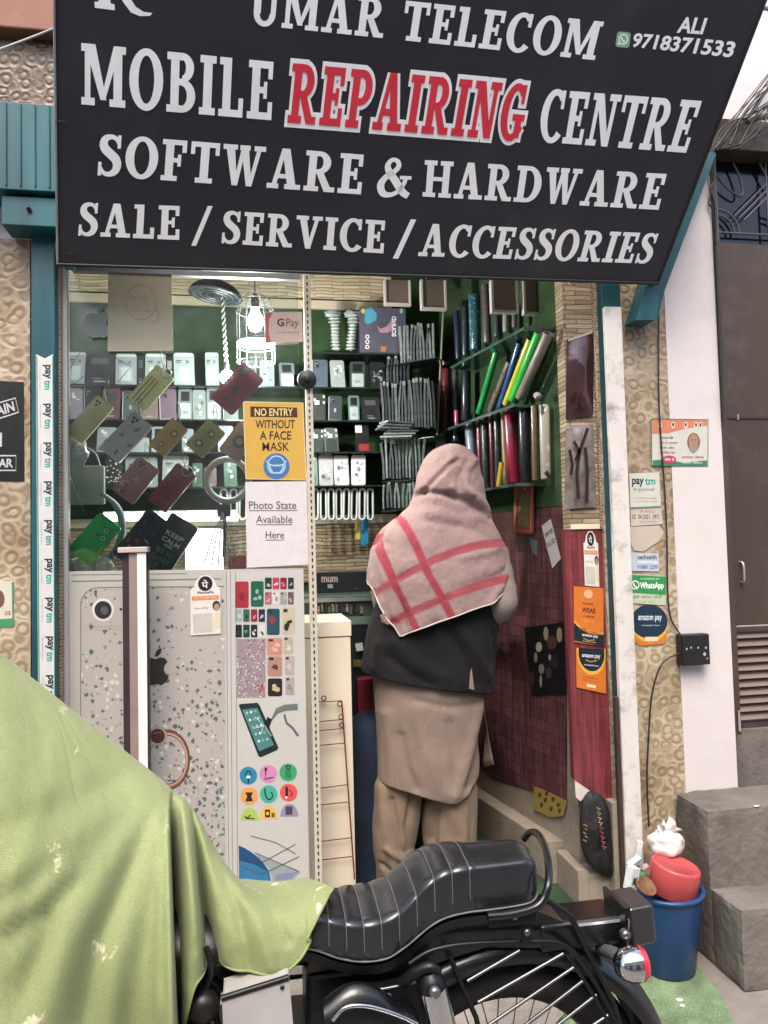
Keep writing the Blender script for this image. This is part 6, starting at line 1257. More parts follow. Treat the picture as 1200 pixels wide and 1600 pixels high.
for n in names_:
    r_v = RADS.get(n, .0085); sv[ix[n]].radius = r_v if isinstance(r_v, tuple) else (r_v, r_v)
sv[ix['pelvis']].use_root = True
md2 = person.modifiers.new('sub', 'SUBSURF'); md2.levels = 1; md2.render_levels = 2
me.materials.append(m_skin)
dg = bpy.context.evaluated_depsgraph_get(); dg.update(); nm_ = bpy.data.meshes.new_from_object(person.evaluated_get(dg)); person.modifiers.clear(); person.data = nm_
tag(person, 'person from behind in a pink checked shawl, dark waistcoat and tan kurta', 'person')
def fold(v, s1, amp, seed): return amp*(mnoise.noise(Vector((v.x*s1, v.y*s1, v.z*s1*.28+seed)))+.45*mnoise.noise(Vector((v.x*s1*2.3, v.y*s1*2.3, v.z*s1*.7+seed+7))))
def seg(px, py, pl):
    best = 1e9
    for (ax, ay), (bx, by) in zip(pl, pl[1:]):
        dx, dy = bx-ax, by-ay; t = max(0, min(1, ((px-ax)*dx+(py-ay)*dy)/(dx*dx+dy*dy))); best = min(best, math.hypot(px-ax-t*dx, py-ay-t*dy))
    return best
def garment(name, tab, mt, hem=None, n=120, rows=60, amp=.006, s1=14, seed=1, cY=PYQ, ycap=True, foldgrow=1.0, thick=.004, crease=()):
    """tab: (py, pxL, pxR, depth); hem(px) gives the lower edge"""
    y0, y1 = tab[0][0], tab[-1][0]; rr = []
    for i in range(rows+1):
        t = i/rows; row = []
        for k in range(n):
            a = 2*math.pi*k/n; s_, c_ = math.sin(a), math.cos(a)
            ss = math.copysign(abs(s_)**.85, s_); cc = math.copysign(abs(c_)**.85, c_)
            yb = y1
            if hem:
                xl_, xr_, dd = sm(tab, y1); yb = hem((xl_+xr_)/2+(xr_-xl_)/2*ss, c_)
            y_ = lerp(y0, yb, t); xl_, xr_, dd = sm(tab, min(y_, y1)); px = (xl_+xr_)/2+(xr_-xl_)/2*ss
            p = at(px, y_, cY); p = Vector((p.x, cY-dd*cc, p.z))
            nn = Vector((s_, -c_, 0)); dsp = fold(p, s1, amp*(.25+.75*t*foldgrow), seed)
            if c_ > 0:
                for pl, wd, am in crease: dsp += am*math.exp(-(seg(px, y_, pl)/wd)**2)
            p += nn*dsp; row.append(p)
        rr.append(row)
    mb = MB(); mb.grid(rr, mt, True, True); return mb, rr
def wrinkle(N, L, p, mp, weave, k=1.0, sc=10.0):
    """soft creases plus the weave, as one normal chain"""
    w1 = node(N, 'ShaderNodeTexNoise', i_Scale=sc, i_Detail=3.0, i_Distortion=.5); wm = N.new('ShaderNodeMapping'); wm.inputs['Scale'].default_value = (1.3, 1.3, .4); wm.inputs['Rotation'].default_value = (0, .25, 0); L.new(mp.outputs[0], wm.inputs[0]); L.new(wm.outputs[0], w1.inputs['Vector'])
    m1 = N.new('ShaderNodeMath'); m1.operation = 'SUBTRACT'; m1.inputs[1].default_value = .5; L.new(w1.outputs[0], m1.inputs[0])
    m2 = N.new('ShaderNodeMath'); m2.operation = 'ABSOLUTE'; L.new(m1.outputs[0], m2.inputs[0])
    m3 = N.new('ShaderNodeMath'); m3.operation = 'POWER'; m3.inputs[1].default_value = .6; L.new(m2.outputs[0], m3.inputs[0])
    b1 = N.new('ShaderNodeBump'); b1.inputs['Strength'].default_value = .32*k; b1.inputs['Distance'].default_value = .018; L.new(m3.outputs[0], b1.inputs['Height'])
    b2 = N.new('ShaderNodeBump'); b2.inputs['Strength'].default_value = .25; b2.inputs['Distance'].default_value = .002; L.new(weave, b2.inputs['Height']); L.new(b1.outputs[0], b2.inputs['Normal']); L.new(b2.outputs[0], p.inputs['Normal'])
def cloth_mat(name, c1, c2, rough=.8, weave=900, sheen=.1, var=.1, crease=1.0):
    m, N, L, p, mp = custom(name, rough); n = node(N, 'ShaderNodeTexNoise', i_Scale=float(weave), i_Detail=2.0); L.new(mp.outputs[0], n.inputs['Vector'])
    n2 = node(N, 'ShaderNodeTexNoise', i_Scale=6.0, i_Detail=5.0); L.new(mp.outputs[0], n2.inputs['Vector'])
    col = ramp(N, L, n2.outputs[0], [(.3, c1), (.7, c2)]); w_ = ramp(N, L, n.outputs[0], [(.3, '#d2d2d2'), (.7, '#ffffff')])
    L.new(mixc(N, L, 1.0, col, w_, 'MULTIPLY'), p.inputs['Base Color']); wrinkle(N, L, p, mp, n.outputs[0], crease); p.inputs['Sheen Weight'].default_value = sheen; p.inputs['Specular IOR Level'].default_value = .2
    return m
m_tan = cloth_mat('tan_cotton', '#857366', '#9b877b'); m_tan2 = cloth_mat('tan_trousers', '#84705d', '#98836f'); m_wc = cloth_mat('dark_wool', '#171617', '#222122', .85, sheen=.04); m_slv = cloth_mat('grey_sleeve', '#8a8078', '#9b9088')
# trousers, two gathered legs
mb, _ = garment('l', [(1185, 594, 660, .08), (1230, 587, 656, .085), (1290, 582, 648, .085), (1330, 582, 640, .08), (1362, 588, 624, .07), (1382, 592, 620, .06)], m_tan2, n=120, rows=80, amp=.012, s1=15, seed=4, crease=[([(640, 1226), (630, 1280), (638, 1335)], 6, -.016), ([(592, 1225), (598, 1290), (610, 1350)], 7, .012), ([(606, 1240), (620, 1310), (632, 1336)], 5, -.014), ([(600, 1315), (620, 1330), (640, 1326)], 5, .012), ([(592, 1340), (610, 1352), (630, 1348)], 4, -.012), ([(652, 1230), (648, 1290), (642, 1330)], 5, .012)])
mb.build('trouser_leg', person, solid=.003)
mb, _ = garment('r', [(1185, 660, 738, .075), (1230, 662, 744, .09), (1290, 664, 743, .095), (1340, 668, 740, .09), (1382, 676, 732, .065)], m_tan2, n=120, rows=80, amp=.010, s1=13, seed=9, crease=[([(668, 1250), (664, 1300), (672, 1345)], 5, .014), ([(676, 1255), (672, 1300), (680, 1340)], 4, -.012), ([(690, 1242), (715, 1290), (712, 1360)], 9, .010), ([(735, 1210), (728, 1280), (724, 1370)], 7, -.008)])
mb.build('trouser_leg', person, solid=.003)
def khem(px, c_):
    if c_ < -.1: return 1217 if px < 640 else 1200
    return interp([(570, 1214), (590, 1215), (640, 1226), (690, 1240), (705, 1240), (722, 1228), (745, 1203), (757, 1178), (775, 1150)], px)[0]
mb, _ = garment('k', [(1030, 582, 756, .13), (1090, 586, 752, .135), (1150, 589, 748, .135), (1240, 590, 745, .135)], m_tan, khem, n=160, rows=90, amp=.010, s1=9, crease=[([(742, 1092), (722, 1160), (702, 1228)], 10, .016), ([(752, 1100), (740, 1165), (722, 1215)], 8, -.016), ([(640, 1100), (655, 1160), (680, 1225)], 12, .010), ([(690, 1120), (700, 1180), (708, 1235)], 8, -.010), ([(600, 1110), (606, 1170), (604, 1215)], 8, .010), ([(618, 1140), (626, 1185), (640, 1215)], 7, -.009), ([(640, 1085), (690, 1095), (740, 1090)], 6, -.006)], seed=2)
mb.build('kurta', person, solid=.003)
mb = MB(); rows = []
for i in range(9):
    t = i/8; rows.append([at(lerp(756, 752, j/4)+t*lerp(10, 22, min(1, t*1.2))*(j/4)+(2*math.sin(t*5)), lerp(1092, 1200-6*(j/4), t), 3.12-.04*j/4) for j in range(5)])
mb.grid(rows, m_tan); mb.build('kurta_flap', person, solid=.003)
def whem(px, c_): return interp([(555, 1046), (565, 1050), (620, 1060), (680, 1069), (736, 1075), (772, 1081)], px)[0]
mb, _ = garment('w', [(835, 640, 745, .08), (880, 612, 765, .11), (930, 592, 775, .13), (985, 575, 775, .155), (1030, 569, 772, .155), (1081, 564, 769, .158)], m_wc, whem, n=160, rows=80, amp=.008, s1=9, crease=[([(690, 985), (710, 1015), (730, 1060)], 8, -.012), ([(700, 975), (725, 1010), (750, 1050)], 9, .012), ([(610, 1000), (640, 1030), (680, 1050)], 10, .009), ([(600, 1020), (630, 1045), (660, 1060)], 7, -.008), ([(660, 980), (670, 1030), (668, 1066)], 9, -.008), ([(758, 985), (764, 1030), (760, 1075)], 6, -.009), ([(585, 1000), (580, 1040)], 6, .010)], seed=6, foldgrow=.8)
mb.build('waistcoat', person, solid=.004)
mb = MB(); cyv = PYQ-.157
mb.prism([at(733, 1076, cyv-.014), at(735, 1050, cyv-.014), at(737, 1044, cyv-.014), at(741, 1078, cyv-.014)], (0, .003, 0), m_tan); mb.build('vent', person)
mb = MB(); p = [at(768, 862, 3.02), at(779, 908, 2.98), at(784, 941, 2.945), at(774, 956, 3.0), at(748, 958, 3.16), at(737, 962, 3.24)]; q2 = spline(p, 6); rr = []
mb.tube(q2, [lerp(.07, .055, i/(len(q2)-1))*(1+.03*math.sin(i*1.7)) for i in range(len(q2))], m_slv, 20); mb.build('sleeve', person)
mb = MB(); p = [at(612, 850, 3.03), at(602, 905, 3.03), at(604, 948, 3.05), at(622, 960, 3.16), at(638, 966, 3.25)]; q2 = spline(p, 6); mb.tube(q2, [lerp(.06, .045, i/(len(q2)-1)) for i in range(len(q2))], m_slv, 20); mb.build('sleeve', person)
# shawl
SHT = [(694, 700, 709, .012), (697, 690, 720, .045), (703, 678, 731, .075), (712, 668, 739, .092), (726, 659, 746, .108), (744, 653, 751, .118), (762, 649, 755, .122), (778, 646, 757, .122), (792, 641, 759, .120), (803, 628, 762, .122), (815, 611, 768, .13), (828, 597, 774, .142), (845, 586, 781, .158), (865, 580, 786, .172), (890, 576, 789, .195), (915, 575, 791, .205), (1000, 575, 792, .215)]
HEM = [(572, 905), (578, 918), (588, 944), (598, 965), (604, 972), (612, 988), (622, 982), (640, 974), (700, 952), (745, 938), (772, 921), (785, 908), (794, 902)]
FOLDS = [([(655, 772), (672, 752), (690, 733), (703, 724)], 5, -.015), ([(662, 762), (680, 744), (697, 722)], 7, .012), ([(645, 776), (660, 772), (690, 776), (700, 782)], 5, -.014), ([(690, 776), (716, 786), (740, 800), (757, 812)], 6, -.011), ([(700, 766), (730, 778), (757, 796)], 8, .010),
         ([(735, 720), (716, 738), (714, 760), (722, 775)], 6, .010), ([(720, 728), (706, 750), (704, 768)], 6, -.010), ([(641, 772), (634, 790), (618, 812), (592, 832), (586, 850)], 4, -.016), ([(640, 784), (622, 808), (596, 826)], 6, .012), ([(626, 822), (640, 870), (650, 915), (662, 955)], 9, .006),
         ([(660, 800), (700, 812), (760, 808)], 8, .006), ([(650, 815), (720, 828), (775, 850)], 6, -.005), ([(700, 870), (745, 862), (785, 848)], 7, .007), ([(610, 900), (640, 890), (690, 905)], 8, -.004), ([(690, 915), (740, 905), (790, 885)], 7, -.006), ([(745, 938), (765, 915), (785, 890)], 6, .007), ([(588, 860), (592, 900), (606, 960)], 5, .008), ([(600, 850), (606, 905), (620, 970)], 5, -.007)]
def stripe(px, py):
    v = 0
    for pl, hw in (([(612, 794), (622, 812), (634, 842), (653, 895), (672, 930), (688, 962)], 5.8), ([(598, 800), (590, 815), (587, 838), (590, 862), (606, 912), (622, 945), (640, 985)], 5.2)):
        dd = seg(px, py, pl); v = max(v, min(1, max(0, (hw-dd)/1.6+.5)))
    for c0, a, b, hw in (((584, 921), -.75, .00195, 5.4), ((601, 965), -.566, .00117, 5.2)):
        f = c0[1]+a*(px-c0[0])+b*(px-c0[0])**2
        if px > 620 or c0[0] == 584: dd = abs(py-f)*.86; v = max(v, min(1, max(0, (hw-dd)/1.6+.5))*(.9 if px > 560 else 0))
        else: dd = abs(py-f)*.86; v = max(v, min(1, max(0, (hw-dd)/1.6+.5)))
    return v
rows_, cols_ = 150, 190; rr = []; pat = []; top = 694
for i in range(rows_+1):
    t = i/rows_; row = []
    for k in range(cols_+1):
        a = R(-128+256*k/cols_); s_, c_ = math.sin(a), math.cos(a)
        xl_, xr_, dd = sm(SHT, 900); hemy = interp(HEM, (xl_+xr_)/2+(xr_-xl_)/2*s_)[0] if c_ > -.05 else (908 if s_ < 0 else 905)
        tt = t**1.15; y_ = lerp(top, hemy, tt); xl_, xr_, dd = sm(SHT, y_); px = (xl_+xr_)/2+(xr_-xl_)/2*s_
        p = at(px, y_, PYQ+.02); ex = 1-.28*max(0, min(1, (y_-800)/60)); p = Vector((p.x, PYQ+.02-dd*math.copysign(abs(c_)**ex, c_), p.z))
        dsp = 0
        if c_ > -.1:
            for pl, w_, am in FOLDS: dsp += 1.25*am*math.exp(-(seg(px, y_, pl)/w_)**2)
        dsp += .0035*mnoise.noise(p*22)+.0016*mnoise.noise(p*60); fl = max(0, (y_-900)/90); dsp += fl*.012*math.sin(px*.12)
        p += Vector((s_*.5, -c_, .0)).normalized()*dsp; row.append(p); pat.append(stripe(px, y_) if c_ > -.15 else 0)
    rr.append(row)
m_sh, N, L, p_, mp = custom('checked_shawl', .85)
at_ = N.new('ShaderNodeAttribute'); at_.attribute_name = 'weave_stripe'
n = node(N, 'ShaderNodeTexNoise', i_Scale=700.0, i_Detail=2.0); L.new(mp.outputs[0], n.inputs['Vector']); n2 = node(N, 'ShaderNodeTexNoise', i_Scale=7.0, i_Detail=4.0); L.new(mp.outputs[0], n2.inputs['Vector'])
bs = ramp(N, L, n2.outputs[0], [(.3, '#947a78'), (.7, '#a58d86')]); col = mixc(N, L, at_.outputs['Fac'], bs, '#98404a'); w_ = ramp(N, L, n.outputs[0], [(.3, '#cfcfcf'), (.7, '#ffffff')])
L.new(mixc(N, L, 1.0, col, w_, 'MULTIPLY'), p_.inputs['Base Color']); wrinkle(N, L, p_, mp, n.outputs[0], .8, 14.0); p_.inputs['Sheen Weight'].default_value = .12; p_.inputs['Specular IOR Level'].default_value = .2
mb = MB(); mb.grid(rr, m_sh); sh_o = mb.build('shawl', person, solid=.003)
ca = sh_o.data.attributes.new('weave_stripe', 'FLOAT', 'POINT'); ca.data.foreach_set('value', pat)
mb = MB(); mb.tube([p+Vector((0, -.002, -.001)) for p in rr[-1][::2]], .0032, mat('shawl_hem', '#c7b7b0', .85, var=.1), 6); mb.build('shawl_hem', person)
mb = MB(); q_ = [at(594, 961, PYQ-.12), at(601, 958, PYQ-.13), at(614, 972, PYQ-.14), at(606, 976, PYQ-.135), at(597, 972, PYQ-.12)]; mb.prism(q_, (0, .006, 0), m_sh); mb.build('shawl_corner', person)
# ---------------------------------------------------------------- furniture inside the doorway
m_lam = mat('white_laminate', '#cfcac2', .35, var=.05, vs=3, dirt=.15)
CY = 2.86; a, b = at(484, 972, CY), at(547, 970, CY)
t = thing('white_cabinet', 'cream painted cabinet side just inside the doorway with a red wire rack on it', 'cabinet', ((a.x+b.x)/2, CY+.2, FLOOR+.006))
mb = MB(); zt3 = (a.z+b.z)/2; zl3 = Z(520, 995, CY); mb.box((a.x-.1, CY, FLOOR+.008), (b.x, CY+.33, zl3-.003), m_cream); mb.build('carcass', t, bevel=.003)
mb = MB(); mb.box((a.x-.1, CY-.004, zl3), (b.x+.004, CY+.335, zt3), m_cream); mb.build('top_rail', t, bevel=.003)
m_rr = mat('red_wire', '#6f2422', .45, .2, var=.12); RYY = CY-.02
t = thing('wire_rack', 'dark red wire rack hung flat on the cream cabinet', 'rack', at(524, 1372, RYY)); mb = MB(); q2 = lambda x_, y_: at(x_, y_, RYY)
mb.tube([q2(534, 1095), q2(554, 1374)], .003, m_rr, 6); mb.tube([q2(493, 1097), q2(500, 1374)], .003, m_rr, 6); mb.build('upright', t)
mb = MB()
for yl, yr, xr in ((1097, 1095, 534), (1128, 1124, 536), (1142, 1138, 537), (1165, 1161, 539), (1232, 1226, 543), (1258, 1253, 545), (1315, 1309, 549), (1344, 1338, 551)): mb.tube([q2(493+(yl-1097)*.026, yl), q2(xr, yr)], .0022, m_rr, 6)
mb.build('crossbar', t)
mb = MB()
for x_, y_ in ((506, 1091), (531, 1100), (533, 1120), (534, 1133)): mb = MB(); mb.torus(q2(x_, y_), .0085, .0022, m_rr, (0, -1, 0), 16, 6); mb.build('hook_loop', t)
m_cg = mat('counter_glass_green', '#6d7f78', .1, .1, var=.15, coat=.6); m_cdk = mat('counter_dark', '#1b2223', .4, var=.2)
CY2 = 3.22; p0, p1 = at(470, 932, CY2), at(580, 932, CY2); zt4 = p0.z
t = thing('glass_counter', 'waist high glass counter with trays of watch straps to the left of the person', 'counter', ((p0.x+p1.x)/2, CY2+.2, FLOOR+.006))
mb = MB(); mb.box((p0.x-1.15, CY2, FLOOR+.008), (p1.x+.12, CY2+.42, zt4-.14), m_cdk); mb.build('body', t)
mb = MB(); mb.box((p0.x-1.15, CY2-.005, zt4-.008), (p1.x+.12, CY2+.43, zt4), m_cg); mb.box((p0.x-1.15, CY2-.006, zt4-.028), (p1.x+.12, CY2-.001, zt4-.010), m_alu); mb.build('top', t)
mb = MB()
for k in range(14): 
    x_ = 492+5.6*k; a = at(x_, 951+2*math.sin(k*2.), CY2-.004); mb.box(a-Vector((.005, 0, .018)), a+Vector((.005, .01, .016)), [m_pk1[4], m_stoneB, m_pk1[2], m_black][k % 4])
mb.box((p0.x-1.1, CY2+.012, zt4-.1), (p1.x+.1, CY2+.03, zt4-.03), mat('tray_green', '#4a5a48', .5, var=.3, vs=40)); mb.build('tray', t)
mb = MB(); mb.box((p0.x-1.15, CY2-.004, zt4-.13), (p1.x+.12, CY2-.001, zt4-.095), m_cg); mb.build('rail', t)
t = thing('black_box', 'low black box with pale pink lettering standing on the glass counter', 'box', at(530, 925, 3.42)); a, b = at(487, 895, 3.42), at(578, 894, 3.42); mb = MB(); mb.box((a.x, 3.42, zt4+.001), (b.x, 3.55, a.z), mat('black_carton', '#15191d', .4, var=.1)); mb.build('carton', t, bevel=.002)
mb = MB(); Px(PY(3.42)).text(mb, 'mum', 502, 901, 528, 910, flat('#a58f8c', .4), .0015, .04); Px(PY(3.42)).rect(mb, 512, 913, 520, 919, flat('#8d9196'), .0015); mb.build('lettering', t)
mb = MB(); a, b = at(290, 850, 3.30), at(346, 850, 3.30); mb.box((a.x, 3.28, zt4+.001), (b.x, 3.46, Z(318, 826, 3.3)), mat('glow_box', (.95, 1, 1), .4, var=.25, vs=30, emit=1.1)); tag(mb.build('glow_box', bevel=.006), 'glowing white box added for bright glare on the counter behind the glass', 'glow box')  # emissive box added to brighten the counter glare, no actual showcase lamp
mb = MB(); a, b = at(357, 884, 3.24), at(384, 868, 3.24); mb.box((a.x, 3.24, zt4+.001), (b.x, 3.29, Z(370, 868, 3.24)), flat('#7d3a3c')); tag(mb.build('small_carton', bevel=.001), 'small maroon and white carton at the foot of the fanned cables', 'carton')
# things beside the person's legs
m_nv = cloth_mat('navy_cover', '#151f2d', '#24344a', .7); a, b = at(550, 1100, 3.0), at(600, 1100, 3.0); mb = MB(); prof = []
cx_ = (at(552, 1200, 3.1).x+at(606, 1200, 3.1).x)/2
mb.lathe((cx_, 3.12, FLOOR+.007), [(.105, 0), (.108, .2), (.104, .45), (.095, .60), (.075, .66), (.04, .685), (.0005, .69)], m_nv, 28); tag(mb.build('covered_stool'), 'tall stool wrapped in dark navy cloth behind the person\'s left leg', 'stool')
a, b = at(551, 1052, 3.3), at(610, 1093, 3.3); mb = MB(); mb.box((a.x, 3.15, FLOOR+.56), (b.x, 3.21, a.z), mat('red_crate', '#6b1a28', .45, var=.15)); mb.box((a.x, 3.155, FLOOR+.008), (a.x+.03, 3.205, FLOOR+.559), m_black); mb.box((b.x-.03, 3.155, FLOOR+.008), (b.x, 3.205, FLOOR+.559), m_black); tag(mb.build('red_panel_stand', bevel=.004), 'dark red board on two legs in front of the glass counter', 'board')
t = plate('price_tag', [(555, 1006), (566, 1004), (568, 1016), (557, 1018)], PY(3.2), flat('#b9b9b5'), 'white price tag on the dark counter front beside the waistcoat', 'tag', th=.002)
plate('gold_strip', [(552, 1030), (577, 1034), (577, 1044), (552, 1041)], PY(3.2), mat('gold_print', '#5d5326', .5, var=.5, vs=60), 'dark gold patterned strip on the counter front', 'strip', th=.002)
# ---------------------------------------------------------------- motorcycle parked along the kerb
NB, CB, FB = 1.54, 1.66, 1.76
bx = at(785, 1721, CB)
bike = thing('motorcycle', 'black motorcycle with a long ribbed leather seat parked across the shopfront, its front under a green cloth', 'motorcycle', (at(640, 1600, CB).x, CB, -.1))
bike['label'] = 'black motorcycle with a ribbed seat parked before the shop, front end under green cloth'
m_lea, N, L, p_, mp = custom('black_leather', .42); p_.inputs['Coat Weight'].default_value = .22; p_.inputs['Coat Roughness'].default_value = .16
n = node(N, 'ShaderNodeTexNoise', i_Scale=420.0, i_Detail=3.0); L.new(mp.outputs[0], n.inputs['Vector']); n2 = node(N, 'ShaderNodeTexNoise', i_Scale=9.0, i_Detail=7.0); L.new(mp.outputs[0], n2.inputs['Vector'])
L.new(ramp(N, L, n2.outputs[0], [(.3, '#1d1e21'), (.62, '#27282c'), (.78, '#393a3e')]), p_.inputs['Base Color']); L.new(ramp(N, L, n2.outputs[0], [(.3, '#6a6a6a'), (.7, '#8d8d8d')]), p_.inputs['Roughness']); bumpto(N, L, p_, n.outputs[0], .12, .001)
m_bp = mat('black_paint', '#0e1011', .3, .0, var=.1, vs=5, coat=.35, dirt=.25, dcol='#3c3a37', ds=7); m_bm = mat('black_metal', '#141516', .38, .3, var=.2, dirt=.3, dcol='#47423b'); m_chr = mat('chrome', '#d6d6d8', .08, 1, var=.03); m_stl = mat('brushed_steel', '#7d7f82', .32, .9, var=.15); m_rub = mat('tyre_rubber', '#1a1918', .8, var=.2, bump=.3, bs=90, dirt=.4, dcol='#4a453d'); m_pip = mat('seat_piping', '#65676a', .5, var=.1)
ST = [(440, 1452, 1490, 1.66), (470, 1440, 1482, 1.67), (495, 1435, 1486, 1.685), (525, 1441, 1497, 1.72), (555, 1445, 1503, 1.748), (580, 1444, 1503, 1.755), (605, 1437, 1498, 1.752), (628, 1423, 1484, 1.748), (648, 1403, 1468, 1.742), (668, 1382, 1451, 1.735), (692, 1366, 1437, 1.725), (725, 1357, 1428, 1.715), (765, 1352, 1423, 1.705), (800, 1348, 1418, 1.70), (825, 1345, 1413, 1.695)]
NS = 330; ring_ = []; sx0, sx1 = ST[0][0], 850
def sec(px, shrink=0.0, grow=0.0):
    c_, b_, fy = sm(ST, min(px, 825)); b_ += 6; X0 = at(px, c_, NB).x; zc = at(px, c_, NB).z; zb = at(px, b_, NB).z; h_ = zc-zb; yN, yF = NB, fy
    if px > 818:
        e = (px-818)/32; k = 1-math.sqrt(max(0, 1-e*e)); yN += .055*k; yF -= .055*k; zc -= .035*k; zb += .02*k
    g = grow
    pr = [(yN+.008, zb), (yN+.002-g, zb+h_*.18), (yN-g*.9, zb+h_*.5), (yN-g, zc-.022), (yN+.001-g*.8, zc-.007+g*.4), (yN+.010, zc+.001+g), (yN+.035, zc+.005+g), ((yN+yF)/2, zc+.012+g), (yF-.045, zc+.004+g), (yF-.016, zc-.012+g*.6), (yF, zc-.040), (yF-.002, zb+h_*.3), (yF-.02, zb)]
    return [Vector((X0, q_.x, q_.y)) for q_ in spline([(y_, z_, 0) for y_, z_ in pr], 4)]
PL_ = 27.5
for i in range(NS+1):
    px = sx0+(sx1-sx0)*i/NS; ph = (px-486)/PL_; zone = 1 if px < 735 else max(0, 1-(px-735)/8)
    g = zone*(.0042*abs(math.sin(math.pi*ph))**.55); ring_.append(sec(px, 0, g))
mb = MB(); mb.grid(ring_, m_lea); mb.add(ring_[-1], [list(range(len(ring_[-1])))], m_lea); mb.add(ring_[0], [list(range(len(ring_[0])))], m_lea); seat = mb.build('seat', bike)
mb = MB()
for k in range(0, 10):
    px = 486+PL_*k; s_ = sec(px, 0, .0006); mb.tube(s_[6:-10], .0011, m_pip, 5)
mb.tube([sec(x_)[2]+Vector((0, -.004, .002)) for x_ in range(445, 850, 6)], .0022, m_pip, 6); mb.build('piping', seat)
mb = MB(); rows = []
for x_ in range(445, 852, 6):
    s_ = sec(x_); a, b = s_[0], s_[-1]; rows.append([a+Vector((0, -.005, -.001)), a+Vector((0, -.001, -.022)), b+Vector((0, .004, -.020)), b+Vector((0, .006, .004))])
mb.grid(rows, m_bm, False); mb.add(rows[-1], [(0, 1, 2, 3)], m_bm); mb.build('seat_base', bike); mb = MB(); mb.prism([at(q_[0], q_[1], 1.575) for q_ in ((596, 1508), (650, 1470), (700, 1442), (760, 1434), (840, 1424), (880, 1440), (892, 1482), (760, 1480), (660, 1512))], (0, .12, 0), m_bp); mb.build('tail_panel', bike)
# grab rail, brackets
mb = MB(); mb.tube(spline([at(818, 1312, 1.73), at(828, 1301, 1.72), at(840, 1303, 1.69), at(851, 1322, 1.63), at(857, 1350, 1.57), at(857, 1380, 1.53), at(850, 1403, 1.52), at(835, 1418, 1.515), at(800, 1428, 1.512), at(762, 1432, 1.512)], 8), .0085, m_bp, 10); mb.build('grab_rail', bike)
mb = MB(); a = at(762, 1426, NB-.012); b = at(838, 1440, NB-.012); mb.box((a.x, NB-.018, b.z), (b.x, NB-.012, a.z), m_bm); a, b = at(814, 1441, NB-.01), at(831, 1476, NB-.01); mb.box((a.x, NB-.012, b.z), (b.x, NB-.007, a.z), m_bm); mb.build('rail_bracket', bike, bevel=.002)
mb = MB()
for x_, y_ in ((771, 1431), (804, 1431), (823, 1456)): mb.lathe(at(x_, y_, NB-.018), [(.0075, 0), (.0075, .004), (.005, .007), (.0003, .007)], m_stl, 12, (0, -1, 0))
mb.build('bolt', bike)
# wheel
wc = Vector((bx.x, CB, .25)); 
mb = MB(); mb.torus(wc, .300, .050, m_rub, (0, 1, 0), 72, 14); wheel = mb.build('wheel', bike)
mb = MB(); mb.torus(wc, .258, .013, mat('rim_alloy', '#a39a8c', .4, .5, var=.15, dirt=.4), (0, 1, 0), 64, 8); mb.lathe(wc-Vector((0, .018, 0)), [(.259, 0), (.250, .004), (.250, .032), (.259, .036)], m_stl, 64, (0, 1, 0), False); mb.build('rim', wheel)
mb = MB()
for k in range(36):
    a = 2*math.pi*k/36; b = a+(.28 if k % 2 else -.28); mb.tube([wc+Vector((.04*math.cos(b), .03*(1 if k % 4 < 2 else -1), .04*math.sin(b))), wc+Vector((.252*math.cos(a), 0, .252*math.sin(a)))], .0016, m_stl, 4)
mb.build('spoke', wheel)['kind'] = 'stuff'
mb = MB(); mb.lathe(wc-Vector((0, .07, 0)), [(.0005, 0), (.085, 0), (.09, .02), (.06, .03), (.05, .11), (.07, .12), (.0005, .14)], m_bm, 32, (0, 1, 0)); mb.build('hub', wheel)
# rear mudguard
mb = MB(); rows = []
for k in range(49):
    a = R(205-235*k/48); d_ = Vector((math.cos(a), 0, math.sin(a))); row = []
    for j in range(13):
        t = j/12*2-1; rr = .412-.030*t*t-(.02 if abs(t) > .99 else 0); row.append(wc+d_*rr+Vector((0, .088*t, 0)))
    rows.append(row)
mb.grid(rows, m_bp); mb.build('rear_mudguard', bike, solid=.004)
# sari guard on the near side
GYY = NB+.005; mb = MB(); gp = lambda x_, y_: at(x_, y_, GYY)
mb.tube(spline([gp(640, 1506), gp(668, 1488), gp(700, 1479), gp(745, 1474), gp(830, 1471), gp(872, 1474), gp(900, 1492), gp(925, 1528), gp(955, 1580), gp(985, 1650)], 7), .0058, m_bm, 8)
mb.tube([gp(703, 1494), gp(722, 1540), gp(744, 1590), gp(760, 1660)], .0055, m_bm, 8); mb.tube(spline([gp(884, 1488), gp(905, 1520), gp(930, 1560), gp(962, 1620)], 5), .0045, m_bm, 8); mb.build('guard_frame', bike)
mb = MB()
for a, b in (((730, 1533), (812, 1485)), ((747, 1566), (880, 1490)), ((757, 1606), (900, 1509)), ((800, 1618), (914, 1530)), ((830, 1634), (932, 1554)), ((870, 1640), (950, 1586))): mb.tube([gp(*a), gp(*b)], .0036, m_stl, 8)
mb.build('guard_bar', bike)
# strap tube of the mudguard stay
mb = MB(); mb.tube(spline([gp(842, 1402), gp(872, 1418), gp(893, 1436), gp(915, 1480), gp(940, 1530), gp(962, 1580), gp(975, 1650)], 7), .0065, m_bm, 8); mb.build('stay_tube', bike)
